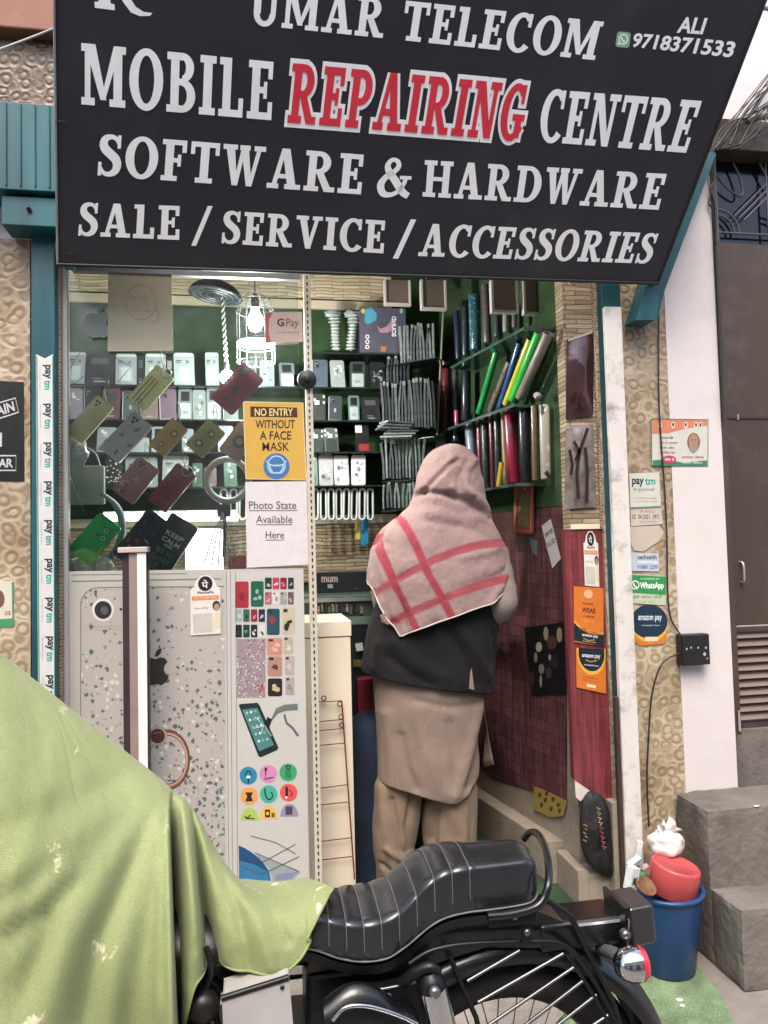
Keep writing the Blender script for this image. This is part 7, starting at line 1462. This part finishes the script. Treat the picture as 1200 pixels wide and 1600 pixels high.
# tail: plate box, lamp hood
x0, x1 = at(897, 1437, 1.57).x, at(975, 1434, 1.57).x; zt5 = at(935, 1436, 1.57).z; zb5 = at(935, 1482, 1.57).z
mb = MB(); mb.box((x0-.08, 1.57, zb5), (x1, 1.665, zt5), m_bp); mb.build('tail_fairing', bike, bevel=.012, seg=3)
mb = MB(); mb.box((x0-.0, 1.567, zt5-.010), (x1, 1.5695, zt5-.005), mat('highlight_strip', '#c9cacb', .2, .5, var=.03)); mb.build('edge_highlight', bike)  # pale strip puts the highlight along the fairing's upper edge into colour
M_ = Matrix.Translation((x1+.030, 1.59, zt5-.004)) @ Matrix.Rotation(R(-4), 4, 'Y'); mb = MB(); mb.box((-.030, -.048, -.05), (.030, .048, .034), mat('hood_plastic', '#2d2d30', .3, var=.1, coat=.3), M_); mb.build('plate_hood', bike, bevel=.008, seg=3)
mb = MB(); mb.box((-.041, -.054, -.085), (-.032, .054, .040), m_bp, M_); mb.box((-.044, -.0565, -.087), (-.030, -.0545, .042), m_bm, M_); mb.build('plate_bracket', bike, bevel=.001)
mb = MB(); mb.lathe(at(975, 1458, 1.535), [(.012, 0), (.012, .01), (.007, .016), (.0004, .016)], m_stl, 12, (0, -1, 0)); mb.build('bolt', bike)
# indicator
ic_ = at(985, 1506, 1.50); ax = Vector((1, -.12, .02)).normalized()
mb = MB(); mb.tube([at(938, 1482, 1.60), at(960, 1490, 1.53), ic_-ax*.012], [.013, .014, .013], mat('grey_rubber', '#4c4f52', .5, var=.1), 12); ind = mb.build('indicator', bike)
mb = MB(); k = .036; mb.lathe(ic_, [(.0003, -k*1.0), (k*.5, -k*.9), (k*.82, -k*.55), (k*.98, -k*.1), (k*1.0, k*.35), (k*.96, k*.5)], m_chr, 32, ax); mb.build('shell', ind)
mb = MB(); mb.lathe(ic_, [(k*.95, k*.5), (k*.97, k*.62), (k*.8, k*.9), (k*.4, k*1.05), (.0003, k*1.08)], mat('red_lens', '#c5303a', .15, var=.1, coat=.7), 32, ax); mb.build('lens', ind)
mb = MB(); mb.tube([at(980, 1478, 1.52), at(983, 1440, 1.53), at(975, 1420, 1.56)], .004, m_bm, 6); mb.build('lamp_stem', bike)
# shock absorber
mb = MB(); s0, s1 = at(674, 1534, 1.50), at(712, 1690, 1.50); ax = (s1-s0).normalized(); mb.lathe(s0, [(.012, -.02), (.022, -.012), (.027, .0), (.027, .02)], m_bm, 24, ax); shk = mb.build('shock_absorber', bike)
mb = MB(); mb.lathe(s0, [(.028, .012), (.0285, .02), (.0285, .14), (.027, .145), (.02, .15), (.02, .24)], m_chr, 28, ax); mb.build('shroud', shk)
mb = MB(); mb.lathe(s0+Vector((0, -.026, -.004)), [(.012, 0), (.012, .006), (.007, .012), (.0004, .012)], m_stl, 14, (0, -1, 0)); mb.build('bolt', shk)
mb = MB(); mb.tube(spline([at(628, 1536, 1.53), at(648, 1520, 1.51), at(672, 1511, 1.50), at(684, 1520, 1.50)], 6), [.012]*19, m_bm, 10); mb.build('shock_mount', bike)
# frame plate, side cover, silencer
mb = MB(); mb.prism([at(552, 1549, 1.535), at(600, 1545, 1.535), at(650, 1535, 1.535), at(664, 1545, 1.535), at(668, 1578, 1.535), at(640, 1580, 1.535), at(600, 1566, 1.535)], (0, .03, 0), m_bm); mb.tube([at(552, 1549, 1.532), at(600, 1545, 1.532), at(650, 1535, 1.532)], .003, m_stl, 6); mb.lathe(at(607, 1557, 1.534), [(.008, 0), (.006, .006), (.0004, .006)], m_stl, 10, (0, -1, 0)); mb.build('frame_plate', bike)
mb = MB(); rr = []
for k in range(15):
    t = k/14; px = 505+150*t; h = (.045+.035*math.sin(math.pi*min(1, t*1.25)))*(1 if t < .96 else .6); c_ = at(px, 1600-6*math.sin(math.pi*t)+10*t, 1.52); rr.append([c_+Vector((0, .035*math.cos(2*math.pi*j/20), h*math.sin(2*math.pi*j/20))) for j in range(20)])
mb.loft(rr, m_bp); mb.build('side_cover', bike)
mb = MB(); mb.tube(spline([at(520, 1594, 1.478), at(540, 1574, 1.474), at(575, 1572, 1.474), at(620, 1585, 1.476), at(652, 1600, 1.48)], 6), .004, m_chr, 8); mb.build('cover_trim', bike)
mb = MB(); mb.box((at(478, 1515, 1.57).x, 1.585, .30), (at(668, 1515, 1.57).x, 1.735, at(560, 1512, 1.585).z-.004), m_bm); mb.build('battery_box', bike, bevel=.01); mb = MB(); mb.tube([at(330, 1760, 1.50), at(560, 1745, 1.50), at(900, 1700, 1.50)], [.035, .042, .045], m_chr, 20); mb.build('silencer', bike)
# pale metal side box
q4 = [at(347, 1562, 1.46), at(452, 1529, 1.46), at(466, 1700, 1.46), at(352, 1700, 1.46)]
mb = MB(); mb.prism(q4, (0, .07, 0), mat('pale_sheet_metal', '#b9b6b2', .35, .25, var=.1, vs=5, dirt=.35, dcol='#8a857d')); sbx = mb.build('side_box', bike, bevel=.004)
mb = MB(); mb.lathe(at(441, 1543, 1.459), [(.0045, 0), (.0035, .002), (.0003, .002)], m_black, 12, (0, -1, 0)); mb.build('screw', sbx); mb = MB(); mb.tube([at(346, 1560, 1.462), at(451, 1527, 1.462)], .006, m_bm, 8); mb.build('edge_strip', sbx)
# tank, engine and fork under and behind the cloth
mb = MB(); tc_ = at(430, 1450, CB); mb.ball((tc_.x-.20, CB, .68), 1, m_bp, 14, (.22, .11, .09)); mb.build('fuel_tank', bike)
mb = MB(); mb.box((tc_.x-.26, 1.56, .12), (tc_.x+.08, 1.76, .50), m_bm); 
for k in range(7): mb.box((tc_.x-.20, 1.535, .36+.022*k), (tc_.x+.01, 1.555, .368+.022*k), m_bm)
mb.build('engine', bike, bevel=.015)
mb = MB(); mb.tube([(tc_.x-.42, CB, .86), (tc_.x-.2, CB, .62), (tc_.x-.14, CB, .2)], .018, m_bm, 10); mb.tube([(tc_.x-.2, CB, .66), (bx.x-.1, CB, .60), (bx.x+.1, CB, .66)], .016, m_bm, 10); mb.tube([(tc_.x+.05, 1.6, .22), (wc.x, 1.575, wc.z)], .018, m_bm, 10); mb.tube([(tc_.x+.05, 1.72, .22), (wc.x, 1.745, wc.z)], .018, m_bm, 10); mb.tube([(bx.x-.17, 1.6, .62), (tc_.x+.06, 1.6, .2)], .014, m_bm, 10); mb.build('frame', bike)
fw = Vector((wc.x-1.36, CB, .235)); mb = MB(); mb.torus(fw, .285, .045, m_rub, (0, 1, 0), 56, 12); fwo = mb.build('wheel', bike); mb = MB(); mb.torus(fw, .243, .013, m_stl, (0, 1, 0), 48, 8); mb.build('rim', fwo)
mb = MB(); [mb.tube([fw+Vector((0, s_*.07, 0)), (tc_.x-.42, CB+s_*.07, .88)], .018, m_chr, 12) for s_ in (-1, 1)]; mb.build('fork', bike)
mb = MB(); mb.tube(spline([(tc_.x-.40, 1.56, .90), (tc_.x-.43, 1.6, .93), (tc_.x-.44, CB, .90), (tc_.x-.43, 1.72, .93), (tc_.x-.40, 1.80, .90)], 6), .011, m_chr, 10); mb.build('handlebar', bike)
# dark cables and levers showing between the cloth flaps
mb = MB()
for k, pts in enumerate(([(322, 1480), (330, 1520), (318, 1570), (335, 1640)], [(300, 1500), (312, 1540), (330, 1560), (345, 1620)], [(335, 1500), (325, 1535), (305, 1560), (310, 1640)], [(318, 1530), (340, 1545), (338, 1590), (352, 1650)])): mb.tube(spline([at(x_, y_, 1.52+.01*k) for x_, y_ in pts], 6), .006, m_bm, 7)
mb.lathe(at(318, 1570, 1.52), [(.0005, -.02), (.028, -.015), (.032, .01), (.02, .03), (.0005, .03)], m_bm, 16, (0, -1, .2)); mb.build('cable_loom', bike)
# ---------------------------------------------------------------- green cloth thrown over the front of the motorcycle
G = [
 [(-230, 900, 1.86), (-230, 855, 1.70), (-230, 960, 1.55), (-230, 1180, 1.44), (-230, 1450, 1.38), (-230, 1900, 1.33)],
 [(-100, 985, 1.86), (-100, 950, 1.70), (-100, 1040, 1.55), (-100, 1230, 1.43), (-100, 1480, 1.36), (-100, 1900, 1.31)],
 [(0, 1055, 1.86), (0, 1021, 1.70), (0, 1100, 1.55), (0, 1280, 1.42), (0, 1500, 1.35), (0, 1900, 1.29)],
 [(65, 1108, 1.85), (65, 1072, 1.70), (60, 1150, 1.56), (52, 1310, 1.43), (48, 1520, 1.36), (44, 1900, 1.30)],
 [(130, 1160, 1.84), (130, 1124, 1.70), (125, 1200, 1.565), (115, 1345, 1.45), (108, 1530, 1.385), (102, 1900, 1.33)],
 [(190, 1205, 1.83), (192, 1172, 1.70), (188, 1245, 1.575), (178, 1375, 1.485), (170, 1545, 1.43), (164, 1900, 1.38)],
 [(232, 1232, 1.82), (236, 1206, 1.70), (232, 1268, 1.58), (222, 1395, 1.50), (216, 1555, 1.455), (212, 1900, 1.41)],
 [(252, 1245, 1.81), (258, 1224, 1.70), (256, 1275, 1.585), (252, 1400, 1.49), (252, 1560, 1.435), (254, 1900, 1.39)],
 [(260, 1250, 1.80), (266, 1232, 1.70), (264, 1278, 1.59), (267, 1405, 1.485), (272, 1560, 1.425), (279, 1900, 1.38)],
 [(262, 1252, 1.80), (269, 1236, 1.70), (267, 1280, 1.66), (271, 1405, 1.68), (277, 1540, 1.66), (283, 1640, 1.64)],
 [(264, 1254, 1.80), (276, 1241, 1.70), (279, 1282, 1.63), (284, 1400, 1.57), (287, 1510, 1.525), (290, 1598, 1.50)],
 [(272, 1258, 1.80), (284, 1246, 1.70), (288, 1290, 1.595), (297, 1400, 1.525), (302, 1490, 1.495), (304, 1545, 1.49)],
 [(282, 1262, 1.80), (291, 1253, 1.70), (299, 1300, 1.605), (308, 1400, 1.545), (314, 1470, 1.52), (318, 1522, 1.515)],
 [(290, 1270, 1.80), (297, 1259, 1.70), (306, 1310, 1.65), (316, 1400, 1.635), (324, 1450, 1.625), (330, 1485, 1.62)],
 [(298, 1282, 1.80), (304, 1268, 1.70), (322, 1330, 1.615), (338, 1410, 1.56), (348, 1465, 1.53), (354, 1512, 1.525)],
 [(312, 1308, 1.81), (318, 1294, 1.71), (346, 1355, 1.61), (368, 1420, 1.545), (382, 1470, 1.515), (392, 1520, 1.505)],
 [(332, 1345, 1.81), (336, 1334, 1.725), (376, 1380, 1.615), (405, 1428, 1.54), (422, 1475, 1.51), (437, 1522, 1.50)],
 [(345, 1375, 1.80), (350, 1368, 1.75), (402, 1388, 1.65), (438, 1425, 1.55), (455, 1465, 1.515), (466, 1502, 1.505)],
 [(378, 1382, 1.80), (386, 1374, 1.765), (428, 1385, 1.68), (462, 1412, 1.575), (476, 1442, 1.53), (484, 1472, 1.515)],
 [(420, 1385, 1.76), (428, 1377, 1.735), (462, 1381, 1.66), (482, 1402, 1.58), (484, 1430, 1.535), (482, 1462, 1.515)],
 [(470, 1377, 1.74), (478, 1372, 1.715), (500, 1379, 1.64), (513, 1384, 1.59), (520, 1387, 1.565), (516, 1395, 1.55)],
]
cols3 = []
for c_ in G: cols3.append(spline([tuple(at(x_, y_, Y_)) for x_, y_, Y_ in c_], 12))
nr = len(cols3[0]); rows = []
for i in range(nr): rows.append(spline([tuple(c_[i]) for c_ in cols3], 9))
out = []
nc_ = len(rows[0])
CREASE = [([(236, 1262), (190, 1330), (120, 1450), (70, 1600)], 26, .020), ([(246, 1275), (225, 1380), (190, 1500), (170, 1620)], 20, .016), ([(244, 1262), (205, 1345), (150, 1470), (120, 1610)], 15, -.018), ([(215, 1235), (140, 1290), (40, 1350), (-60, 1400)], 20, .012), ([(180, 1215), (90, 1262), (-20, 1300)], 14, -.009),
 ([(0, 1440), (60, 1405), (110, 1350)], 14, .012), ([(0, 1465), (70, 1425), (120, 1380)], 10, -.010), ([(-20, 1200), (40, 1225), (110, 1250)], 12, .006), ([(20, 1560), (60, 1500), (80, 1440)], 16, -.012), ([(258, 1300), (252, 1420), (250, 1600)], 9, .010),
 ([(330, 1330), (365, 1400), (385, 1470), (390, 1520)], 10, -.010), ([(350, 1345), (400, 1430), (425, 1510)], 12, .010), ([(380, 1380), (420, 1412), (450, 1470)], 9, -.007), ([(312, 1290), (330, 1380), (350, 1500)], 7, .006), ([(95, 1150), (60, 1280), (20, 1400)], 18, .007)]
for i, r in enumerate(rows):
    o = []
    for j, p in enumerate(r):
        t = i/(nr-1); w_ = min(1, t*1.5); u = j/(nc_-1)
        dd = .010*w_*mnoise.noise(Vector((p.x*7, p.z*2.2, 3.1)))+.006*w_*mnoise.noise(Vector((p.x*15+p.z*5, p.z*4, 8)))+.0022*mnoise.noise(p*40)
        dd += .007*w_*math.sin((p.x*1.2+p.z*.9)*17+2*mnoise.noise(Vector((p.x*3, 0, p.z*3))))*(1 if u < .42 else .25)
        qx, qy = proj(p)
        for pl, wd, am in CREASE:
            if abs(qx-pl[0][0]) < 420: dd += am*w_*math.exp(-(seg(qx, qy, pl)/wd)**2)
        o.append(p+Vector((0, -dd-.002, dd*.3)))
    out.append(o)
m_gc, N, L, p_, mp = custom('green_cover_cloth', .75)
n = node(N, 'ShaderNodeTexNoise', i_Scale=4.0, i_Detail=6.0); L.new(mp.outputs[0], n.inputs['Vector']); n2 = node(N, 'ShaderNodeTexNoise', i_Scale=520.0, i_Detail=2.0); L.new(mp.outputs[0], n2.inputs['Vector'])
wv = node(N, 'ShaderNodeTexWave', i_Scale=150.0, i_Distortion=3.0); wv.bands_direction = 'Z'; L.new(mp.outputs[0], wv.inputs['Vector'])
n3 = node(N, 'ShaderNodeTexNoise', i_Scale=11.0, i_Detail=7.0, i_Roughness=.6); L.new(mp.outputs[0], n3.inputs['Vector'])
col = ramp(N, L, n.outputs[0], [(.3, '#909a68'), (.7, '#a0aa78')]); col = mixc(N, L, 1.0, col, ramp(N, L, n2.outputs[0], [(.3, '#dadada'), (.7, '#ffffff')]), 'MULTIPLY')
col = mixc(N, L, ramp(N, L, n3.outputs[0], [(.635, '#000000'), (.67, '#ffffff')]), col, '#c9c6a6')
L.new(col, p_.inputs['Base Color']); ad = N.new('ShaderNodeMath'); L.new(n2.outputs[0], ad.inputs[0]); L.new(wv.outputs[0], ad.inputs[1]); wrinkle(N, L, p_, mp, ad.outputs[0], 1.0, 5.0); p_.inputs['Sheen Weight'].default_value = .12; p_.inputs['Specular IOR Level'].default_value = .25
mb = MB(); mb.grid(out, m_gc); gco = tag(mb.build('green_cover', solid=.003), 'lime green cloth cover thrown over the front of the motorcycle', 'cover')

mb = MB(); k0 = int(len(out[-1])*.5); mb.tube([p+Vector((0, -.001, .002)) for p in out[-1][k0:]], .0028, mat('cover_hem', '#8c9660', .8, var=.1), 6); mb.tube([r[-1]+Vector((0, -.001, 0)) for r in out[2:]], .0026, mat('cover_hem', '#8c9660', .8, var=.1), 6); mb.build('hem', gco)
# ---------------------------------------------------------------- bucket, tub, bags
m_bl = mat('blue_plastic', '#1b4070', .38, var=.12, vs=5, dirt=.35, dcol='#6f7d8d', ds=6); m_rd = mat('red_plastic', '#b04a4a', .35, var=.06, vs=6, dirt=.2, dcol='#d98a86')
bk = at(1043, 1502, 2.48); bk.z = .014; hz = at(1046, 1387, 2.48).z
t = thing('bucket', 'tall blue plastic bucket full of rubbish on the green mat beside the steps', 'bucket', bk)
mb = MB(); mb.lathe(bk, [(.0005, .004), (.086, .0), (.092, .006), (.123, hz-.03), (.124, hz-.02)], m_bl, 44, (0, 0, 1), False); mb.lathe(bk, [(.124, hz-.02), (.118, hz-.015), (.09, .05), (.0005, .045)], m_bl, 44, (0, 0, 1), False); mb.build('body', t)
mb = MB(); mb.torus(bk+Vector((0, 0, hz-.012)), .127, .0085, m_bl, (0, 0, 1), 56, 10); mb.build('rim', t)
tc2 = at(1049, 1388, 2.485); ax = Vector((.2, -.10, 1)).normalized(); mb = MB()
mb.lathe(tc2-ax*.01, [(.086, .0), (.089, .004), (.0845, .090), (.0825, .097), (.0785, .1000), (.0765, .1000), (.0755, .0985), (.0005, .0992)], m_rd, 44, ax, False); tag(mb.build('red_tub'), 'upturned red plastic tub lying in the blue bucket', 'tub')
def lump(c, sc, mt, seed, jit=.2, n=16, ridge=.0):
    mb = MB(); c = Vector(c); rings = []
    for i in range(1, n):
        th = math.pi*i/n; row = []
        for k in range(2*n):
            ph = math.pi*k/n; dv = Vector((math.sin(th)*math.cos(ph), math.sin(th)*math.sin(ph), math.cos(th)))
            f = 1+jit*mnoise.noise(dv*1.8+Vector((seed, 0, 0)))+jit*.5*mnoise.noise(dv*4.5+Vector((0, seed, 0)))+ridge*abs(math.sin(ph*5+seed))*(.3+max(0, dv.z)); row.append(c+Vector((dv.x*sc[0], dv.y*sc[1], dv.z*sc[2]))*f)
        rings.append(row)
    mb.loft(rings, mt); return mb
m_pb = mat('white_plastic_bag', '#dad6d1', .4, var=.05, vs=8, bump=.25, bs=25); m_pb.node_tree.nodes['Principled BSDF'].inputs['Subsurface Weight'].default_value = .15
bc_ = at(1041, 1318, 2.56); mb = lump(bc_, (.066, .05, .05), m_pb, 3.3, .2, 22, .035)
nk = at(1043, 1297, 2.55)
for (dx, dz, sc_) in ((.020, .016, 1.0), (-.024, .008, .85)):
    ax = Vector((dx, -.004, dz)).normalized(); e1 = ax.cross(Vector((0, 1, 0))).normalized(); e2 = ax.cross(e1); rows = []
    for k in range(9):
        t = k/8; r0 = (.009+.021*t**.7)*sc_; rows.append([nk+ax*(.036*t*sc_)+(e1*math.cos(2*math.pi*j/30)+e2*.45*math.sin(2*math.pi*j/30))*r0*(1+.28*t*math.sin(5*2*math.pi*j/30+dx*90)+.2*t*mnoise.noise(Vector((j*.5, t*2, dx*50))))+ax*(.006*t*math.sin(3*2*math.pi*j/30)) for j in range(30)])
    mb.grid(rows, m_pb, True, True)
tag(mb.build('plastic_bag'), 'knotted white plastic bag behind the upturned red tub', 'bag')
zr = hz-.01
def carton(x_, y_, Y_, sz, rot, col, label, name='carton'):
    M_ = Matrix.Translation(at(x_, y_, Y_)) @ Matrix.Rotation(R(rot[2]), 4, 'Z') @ Matrix.Rotation(R(rot[1]), 4, 'Y') @ Matrix.Rotation(R(rot[0]), 4, 'X'); mb = MB(); mb.box((-sz[0]/2, -sz[1]/2, -sz[2]/2), (sz[0]/2, sz[1]/2, sz[2]/2), mat('paper_'+col.lstrip('#'), col, .6, var=.15, vs=25), M_)
    if name == 'carton': mb.box((-sz[0]*.3, -sz[1]/2-.0012, -sz[2]*.2), (sz[0]*.2, -sz[1]/2-.0002, sz[2]*.1), flat('#2f5a4a'), M_)
    tag(mb.build(name, bevel=.002), label, 'litter', 'litter in the blue bucket')
carton(987, 1372, 2.42, (.035, .03, .075), (5, 12, 20), '#c5cbc8', 'white and teal drink carton standing at the left of the bucket'); carton(992, 1352, 2.47, (.05, .02, .05), (20, -25, 10), '#b9c2bd', 'crumpled pale carton on top of the drink carton'); carton(1003, 1370, 2.47, (.04, .03, .03), (10, 30, 40), '#3f7f55', 'small green wrapper beside the drink carton', 'wrapper'); carton(996, 1333, 2.56, (.02, .02, .09), (0, 14, 0), '#cfd4d0', 'tall white pack leaning on the flaking board', 'wrapper'); carton(1009, 1362, 2.50, (.03, .02, .05), (15, -20, 0), '#a08a86', 'crushed brown paper cup behind the wooden disc', 'wrapper')
mb = MB(); mb.lathe(at(1006, 1388, 2.40), [(.0005, .004), (.030, .003), (.036, .012), (.037, .018), (.034, .019), (.028, .008), (.0005, .006)], mat('brown_shell', '#6a4a2e', .6, var=.35, vs=30), 28, Vector((.25, -.55, .8)), False); tag(mb.build('coconut_shell'), 'brown coconut shell half on the bucket rim', 'shell')
# black printed bag hanging at the foot of the red panel
m_bb = mat('black_bag', '#161516', .6, var=.3, vs=20, bump=.9, bs=22); BYY = 2.685; rr = []
for y_, xl_, xr_, dp in ((1238, 918, 930, .012), (1246, 912, 942, .03), (1262, 908, 950, .042), (1290, 906, 955, .05), (1320, 908, 957, .055), (1345, 916, 959, .05), (1360, 930, 960, .035), (1369, 944, 956, .012)):
    row = []
    for k in range(28):
        a = 2*math.pi*k/28; x_ = (xl_+xr_)/2+(xr_-xl_)/2*math.cos(a); p = at(x_, y_, BYY); row.append(p+Vector((0, -.55*dp*math.sin(a)*(1+.9*mnoise.noise(Vector((a*1.5, y_*.03, 1)))), .004*math.sin(a*3))))
    rr.append(row)
rr2 = [spline([tuple(r[k]) for r in rr], 4) for k in range(28)]; rr3 = [[rr2[k][i] for k in range(28)] for i in range(len(rr2[0]))]
t = thing('printed_bag', 'black carrier bag with gold and red print hanging at the foot of the red panel', 'bag', at(945, 1370, BYY)); mb = MB(); mb.loft(rr3, m_bb); mb.build('body', t)
mb = MB(); SB = Px(PY(BYY-.045)); rd = random.Random(4)
for k in range(9): 
    y_ = 1262+7.5*k; c_ = flat(['#8a7a55', '#9a8a72', '#8d3f46', '#a0525a'][min(3, k//2)], .4); SB.line(mb, [(932+k*1.1, y_), (938+k*1.1, y_+2), (934+k*1.1, y_+5)], 1.8, 1.8, c_, .0005*k)
for k in range(5): SB.line(mb, [(911+k % 2*3, 1288+6*k), (918-k % 3, 1291+6*k)], 2, 2, flat('#8a6a3a', .4), .0005*k)
mb.build('print', t)
# ---------------------------------------------------------------- socket box, cables, wires
a, b = at(1063, 992, 2.66), at(1109, 1038, 2.66); t = thing('socket_box', 'black electric socket box fixed on the white wall', 'socket', ((a.x+b.x)/2, 2.68, b.z))
mb = MB(); mb.box((a.x, 2.655, b.z), (b.x, 2.695, a.z), m_black); mb.build('case', t, bevel=.004)
mb = MB(); mb.box((a.x+.004, 2.651, b.z+.004), (b.x-.004, 2.6545, a.z-.004), mat('socket_face', '#232324', .35, var=.2, vs=30)); SQ = Px(PY(2.6505))
for x_, y_, r_ in ((1101, 1022, 2.2), (1103, 1012, 1.4), (1073, 1014, 1.4), (1080, 1012, 1.2), (1091, 1012, 1.2), (1105, 1029, 1.0)): SQ.oval(mb, x_, y_, r_, r_*1.4, flat('#a9a9a6'), .0005, 10)
mb.build('face', t)
m_cabd = mat('dark_cable', '#2a2726', .5, var=.1)
def cable(pts, r_, label, mt=None, Y=2.67, n=7, name='cable', group=None):
    mb = MB(); mb.tube(spline([at(q_[0], q_[1], q_[2] if len(q_) > 2 else Y) for q_ in pts], n), r_, mt or m_cabd, 7); tag(mb.build(name), label, name, group)
cable([(1030, 432), (1029, 520), (1029, 600), (1031, 660), (1038, 760), (1042, 840), (1043, 920), (1048, 965), (1064, 993)], .0034, 'thin dark cable running down the edge of the white wall to the socket box', Y=2.688)
cable([(1064, 1021), (1045, 1028), (1030, 1045), (1018, 1090), (1013, 1160), (1011, 1220), (1014, 1292)], .0036, 'dark cable looping from the socket box down the tiled pillar', Y=2.675)
m_cg2 = mat('grey_cable', '#2f2826', .5, var=.15)
for k, pts in enumerate(([(1112, 238), (1135, 205), (1165, 165), (1215, 100)], [(1114, 236), (1140, 212), (1175, 160), (1215, 128)], [(1118, 232), (1150, 190), (1175, 178), (1215, 110)], [(1112, 230), (1130, 198), (1170, 178), (1215, 150)], [(1150, 232), (1160, 200), (1180, 165), (1210, 130)], [(1155, 228), (1172, 196), (1190, 170), (1212, 160)], [(1164, 230), (1180, 215), (1212, 205)], [(1140, 226), (1150, 205), (1158, 185), (1205, 120)])):
    cable([(x_, y_, 2.655-.012*(k % 4)) for x_, y_ in pts], .0028+.001*(k % 3), 'thin dark wire of the tangle above the brown door', m_cg2 if k % 2 else m_cabd, group='tangled wires above the brown door', name='wire')
rd = random.Random(12)
for k in range(11):
    x0_, x1_ = 1112+rd.uniform(0, 60), 1190+rd.uniform(0, 30); y1_ = rd.uniform(90, 215)
    cable([(x0_, 236-rd.uniform(0, 6), 2.66), ((x0_+x1_)/2+rd.uniform(-14, 10), (236+y1_)/2+rd.uniform(-16, 22), 2.655-.01*(k % 4)), (x1_, y1_, 2.64), (x1_+25, y1_-rd.uniform(-5, 25), 2.62)], .002+.0012*rd.random(), 'thin dark wire of the tangle above the brown door', m_cabd, group='tangled wires above the brown door', name='wire')
cable([(1168, 192, 2.66), (1185, 184, 2.655), (1215, 181, 2.65)], .012, 'short brown pipe among the wires above the door', mat('brown_pipe', '#6b5740', .5, var=.2), name='pipe')
for k, pts in enumerate(([(1112, 236), (1114, 300), (1118, 345), (1120, 420), (1127, 560), (1130, 655)], [(1110, 240), (1109, 270), (1113, 300), (1108, 318), (1115, 340), (1122, 470), (1131, 660)], [(1117, 240), (1116, 280), (1110, 296), (1117, 322), (1119, 380)])): cable(pts, .0042, 'dark cable of the bunch running down the door frame', group='cables down the door frame', Y=2.69-.008*k)
cable([(690, -6, 2.27), (780, 6, 2.25), (850, 8, 2.24), (930, 0, 2.24), (1010, -2, 2.24)], .005, 'white cable sagging across the top of the signboard', mat('white_wire', '#c5c1bd', .4), name='wire')
cable([(1000, -3, 2.25), (1080, 6, 2.24), (1130, 6, 2.24), (1192, 12, 2.24), (1230, 22, 2.3)], .008, 'pale pipe running along the top right edge of the signboard', mat('pale_pipe', '#8d8688', .45, var=.1), name='pipe')
cable([(-30, 88, 2.50), (90, 42, 2.40), (170, 0, 2.30), (240, -40, 2.24)], .0034, 'pale wire slanting across the top left corner of the signboard', mat('white_wire', '#c5c1bd', .4), name='wire')
for k, (pts, lb) in enumerate((([(660, 30), (663, 55), (668, 76)], 'loose thread hanging over the name on the signboard'), ([(86, 188), (103, 191)], 'short loose wire end at the left edge of the signboard'), ([(108, 396), (116, 394), (113, 408)], 'tiny bent wire at the lower left corner of the signboard'))):
    mb = MB(); mb.tube([SIGN.hit(x_, y_, .006) for x_, y_ in pts], .0016, m_cg2, 5); tag(mb.build('wire'), lb, 'wire')
mb = MB(); mb.torus(at(899, 438, 2.58), .028, .004, mat('white_wire', '#c5c1bd', .4), (0, -1, .3), 20, 6, 180, 360); tag(mb.build('wire_loop'), 'white wire loop showing under the signboard above the stone panel', 'wire')
# litter and spots on mat and step
for k, (x_, y_, s_) in enumerate(((1025, 1525, .012), (1062, 1563, .012), (1066, 1572, .01), (1064, 1528, .007), (1010, 1560, .008))):
    p = atz(x_, y_, .014); mb = lump(p+Vector((0, 0, .002)), (s_, s_*.7, .0025), m_pb, k+.7, .4, 7); tag(mb.build('paper_scrap'), 'tiny white paper scrap on the green mat below the bucket', 'scrap', 'paper scraps on the green mat')
p = atz(1182, 1259, .541); mb = lump(p, (.012, .008, .002), m_pb, 9.1, .4, 7); tag(mb.build('paper_scrap'), 'white scrap lying on the upper concrete step', 'scrap')
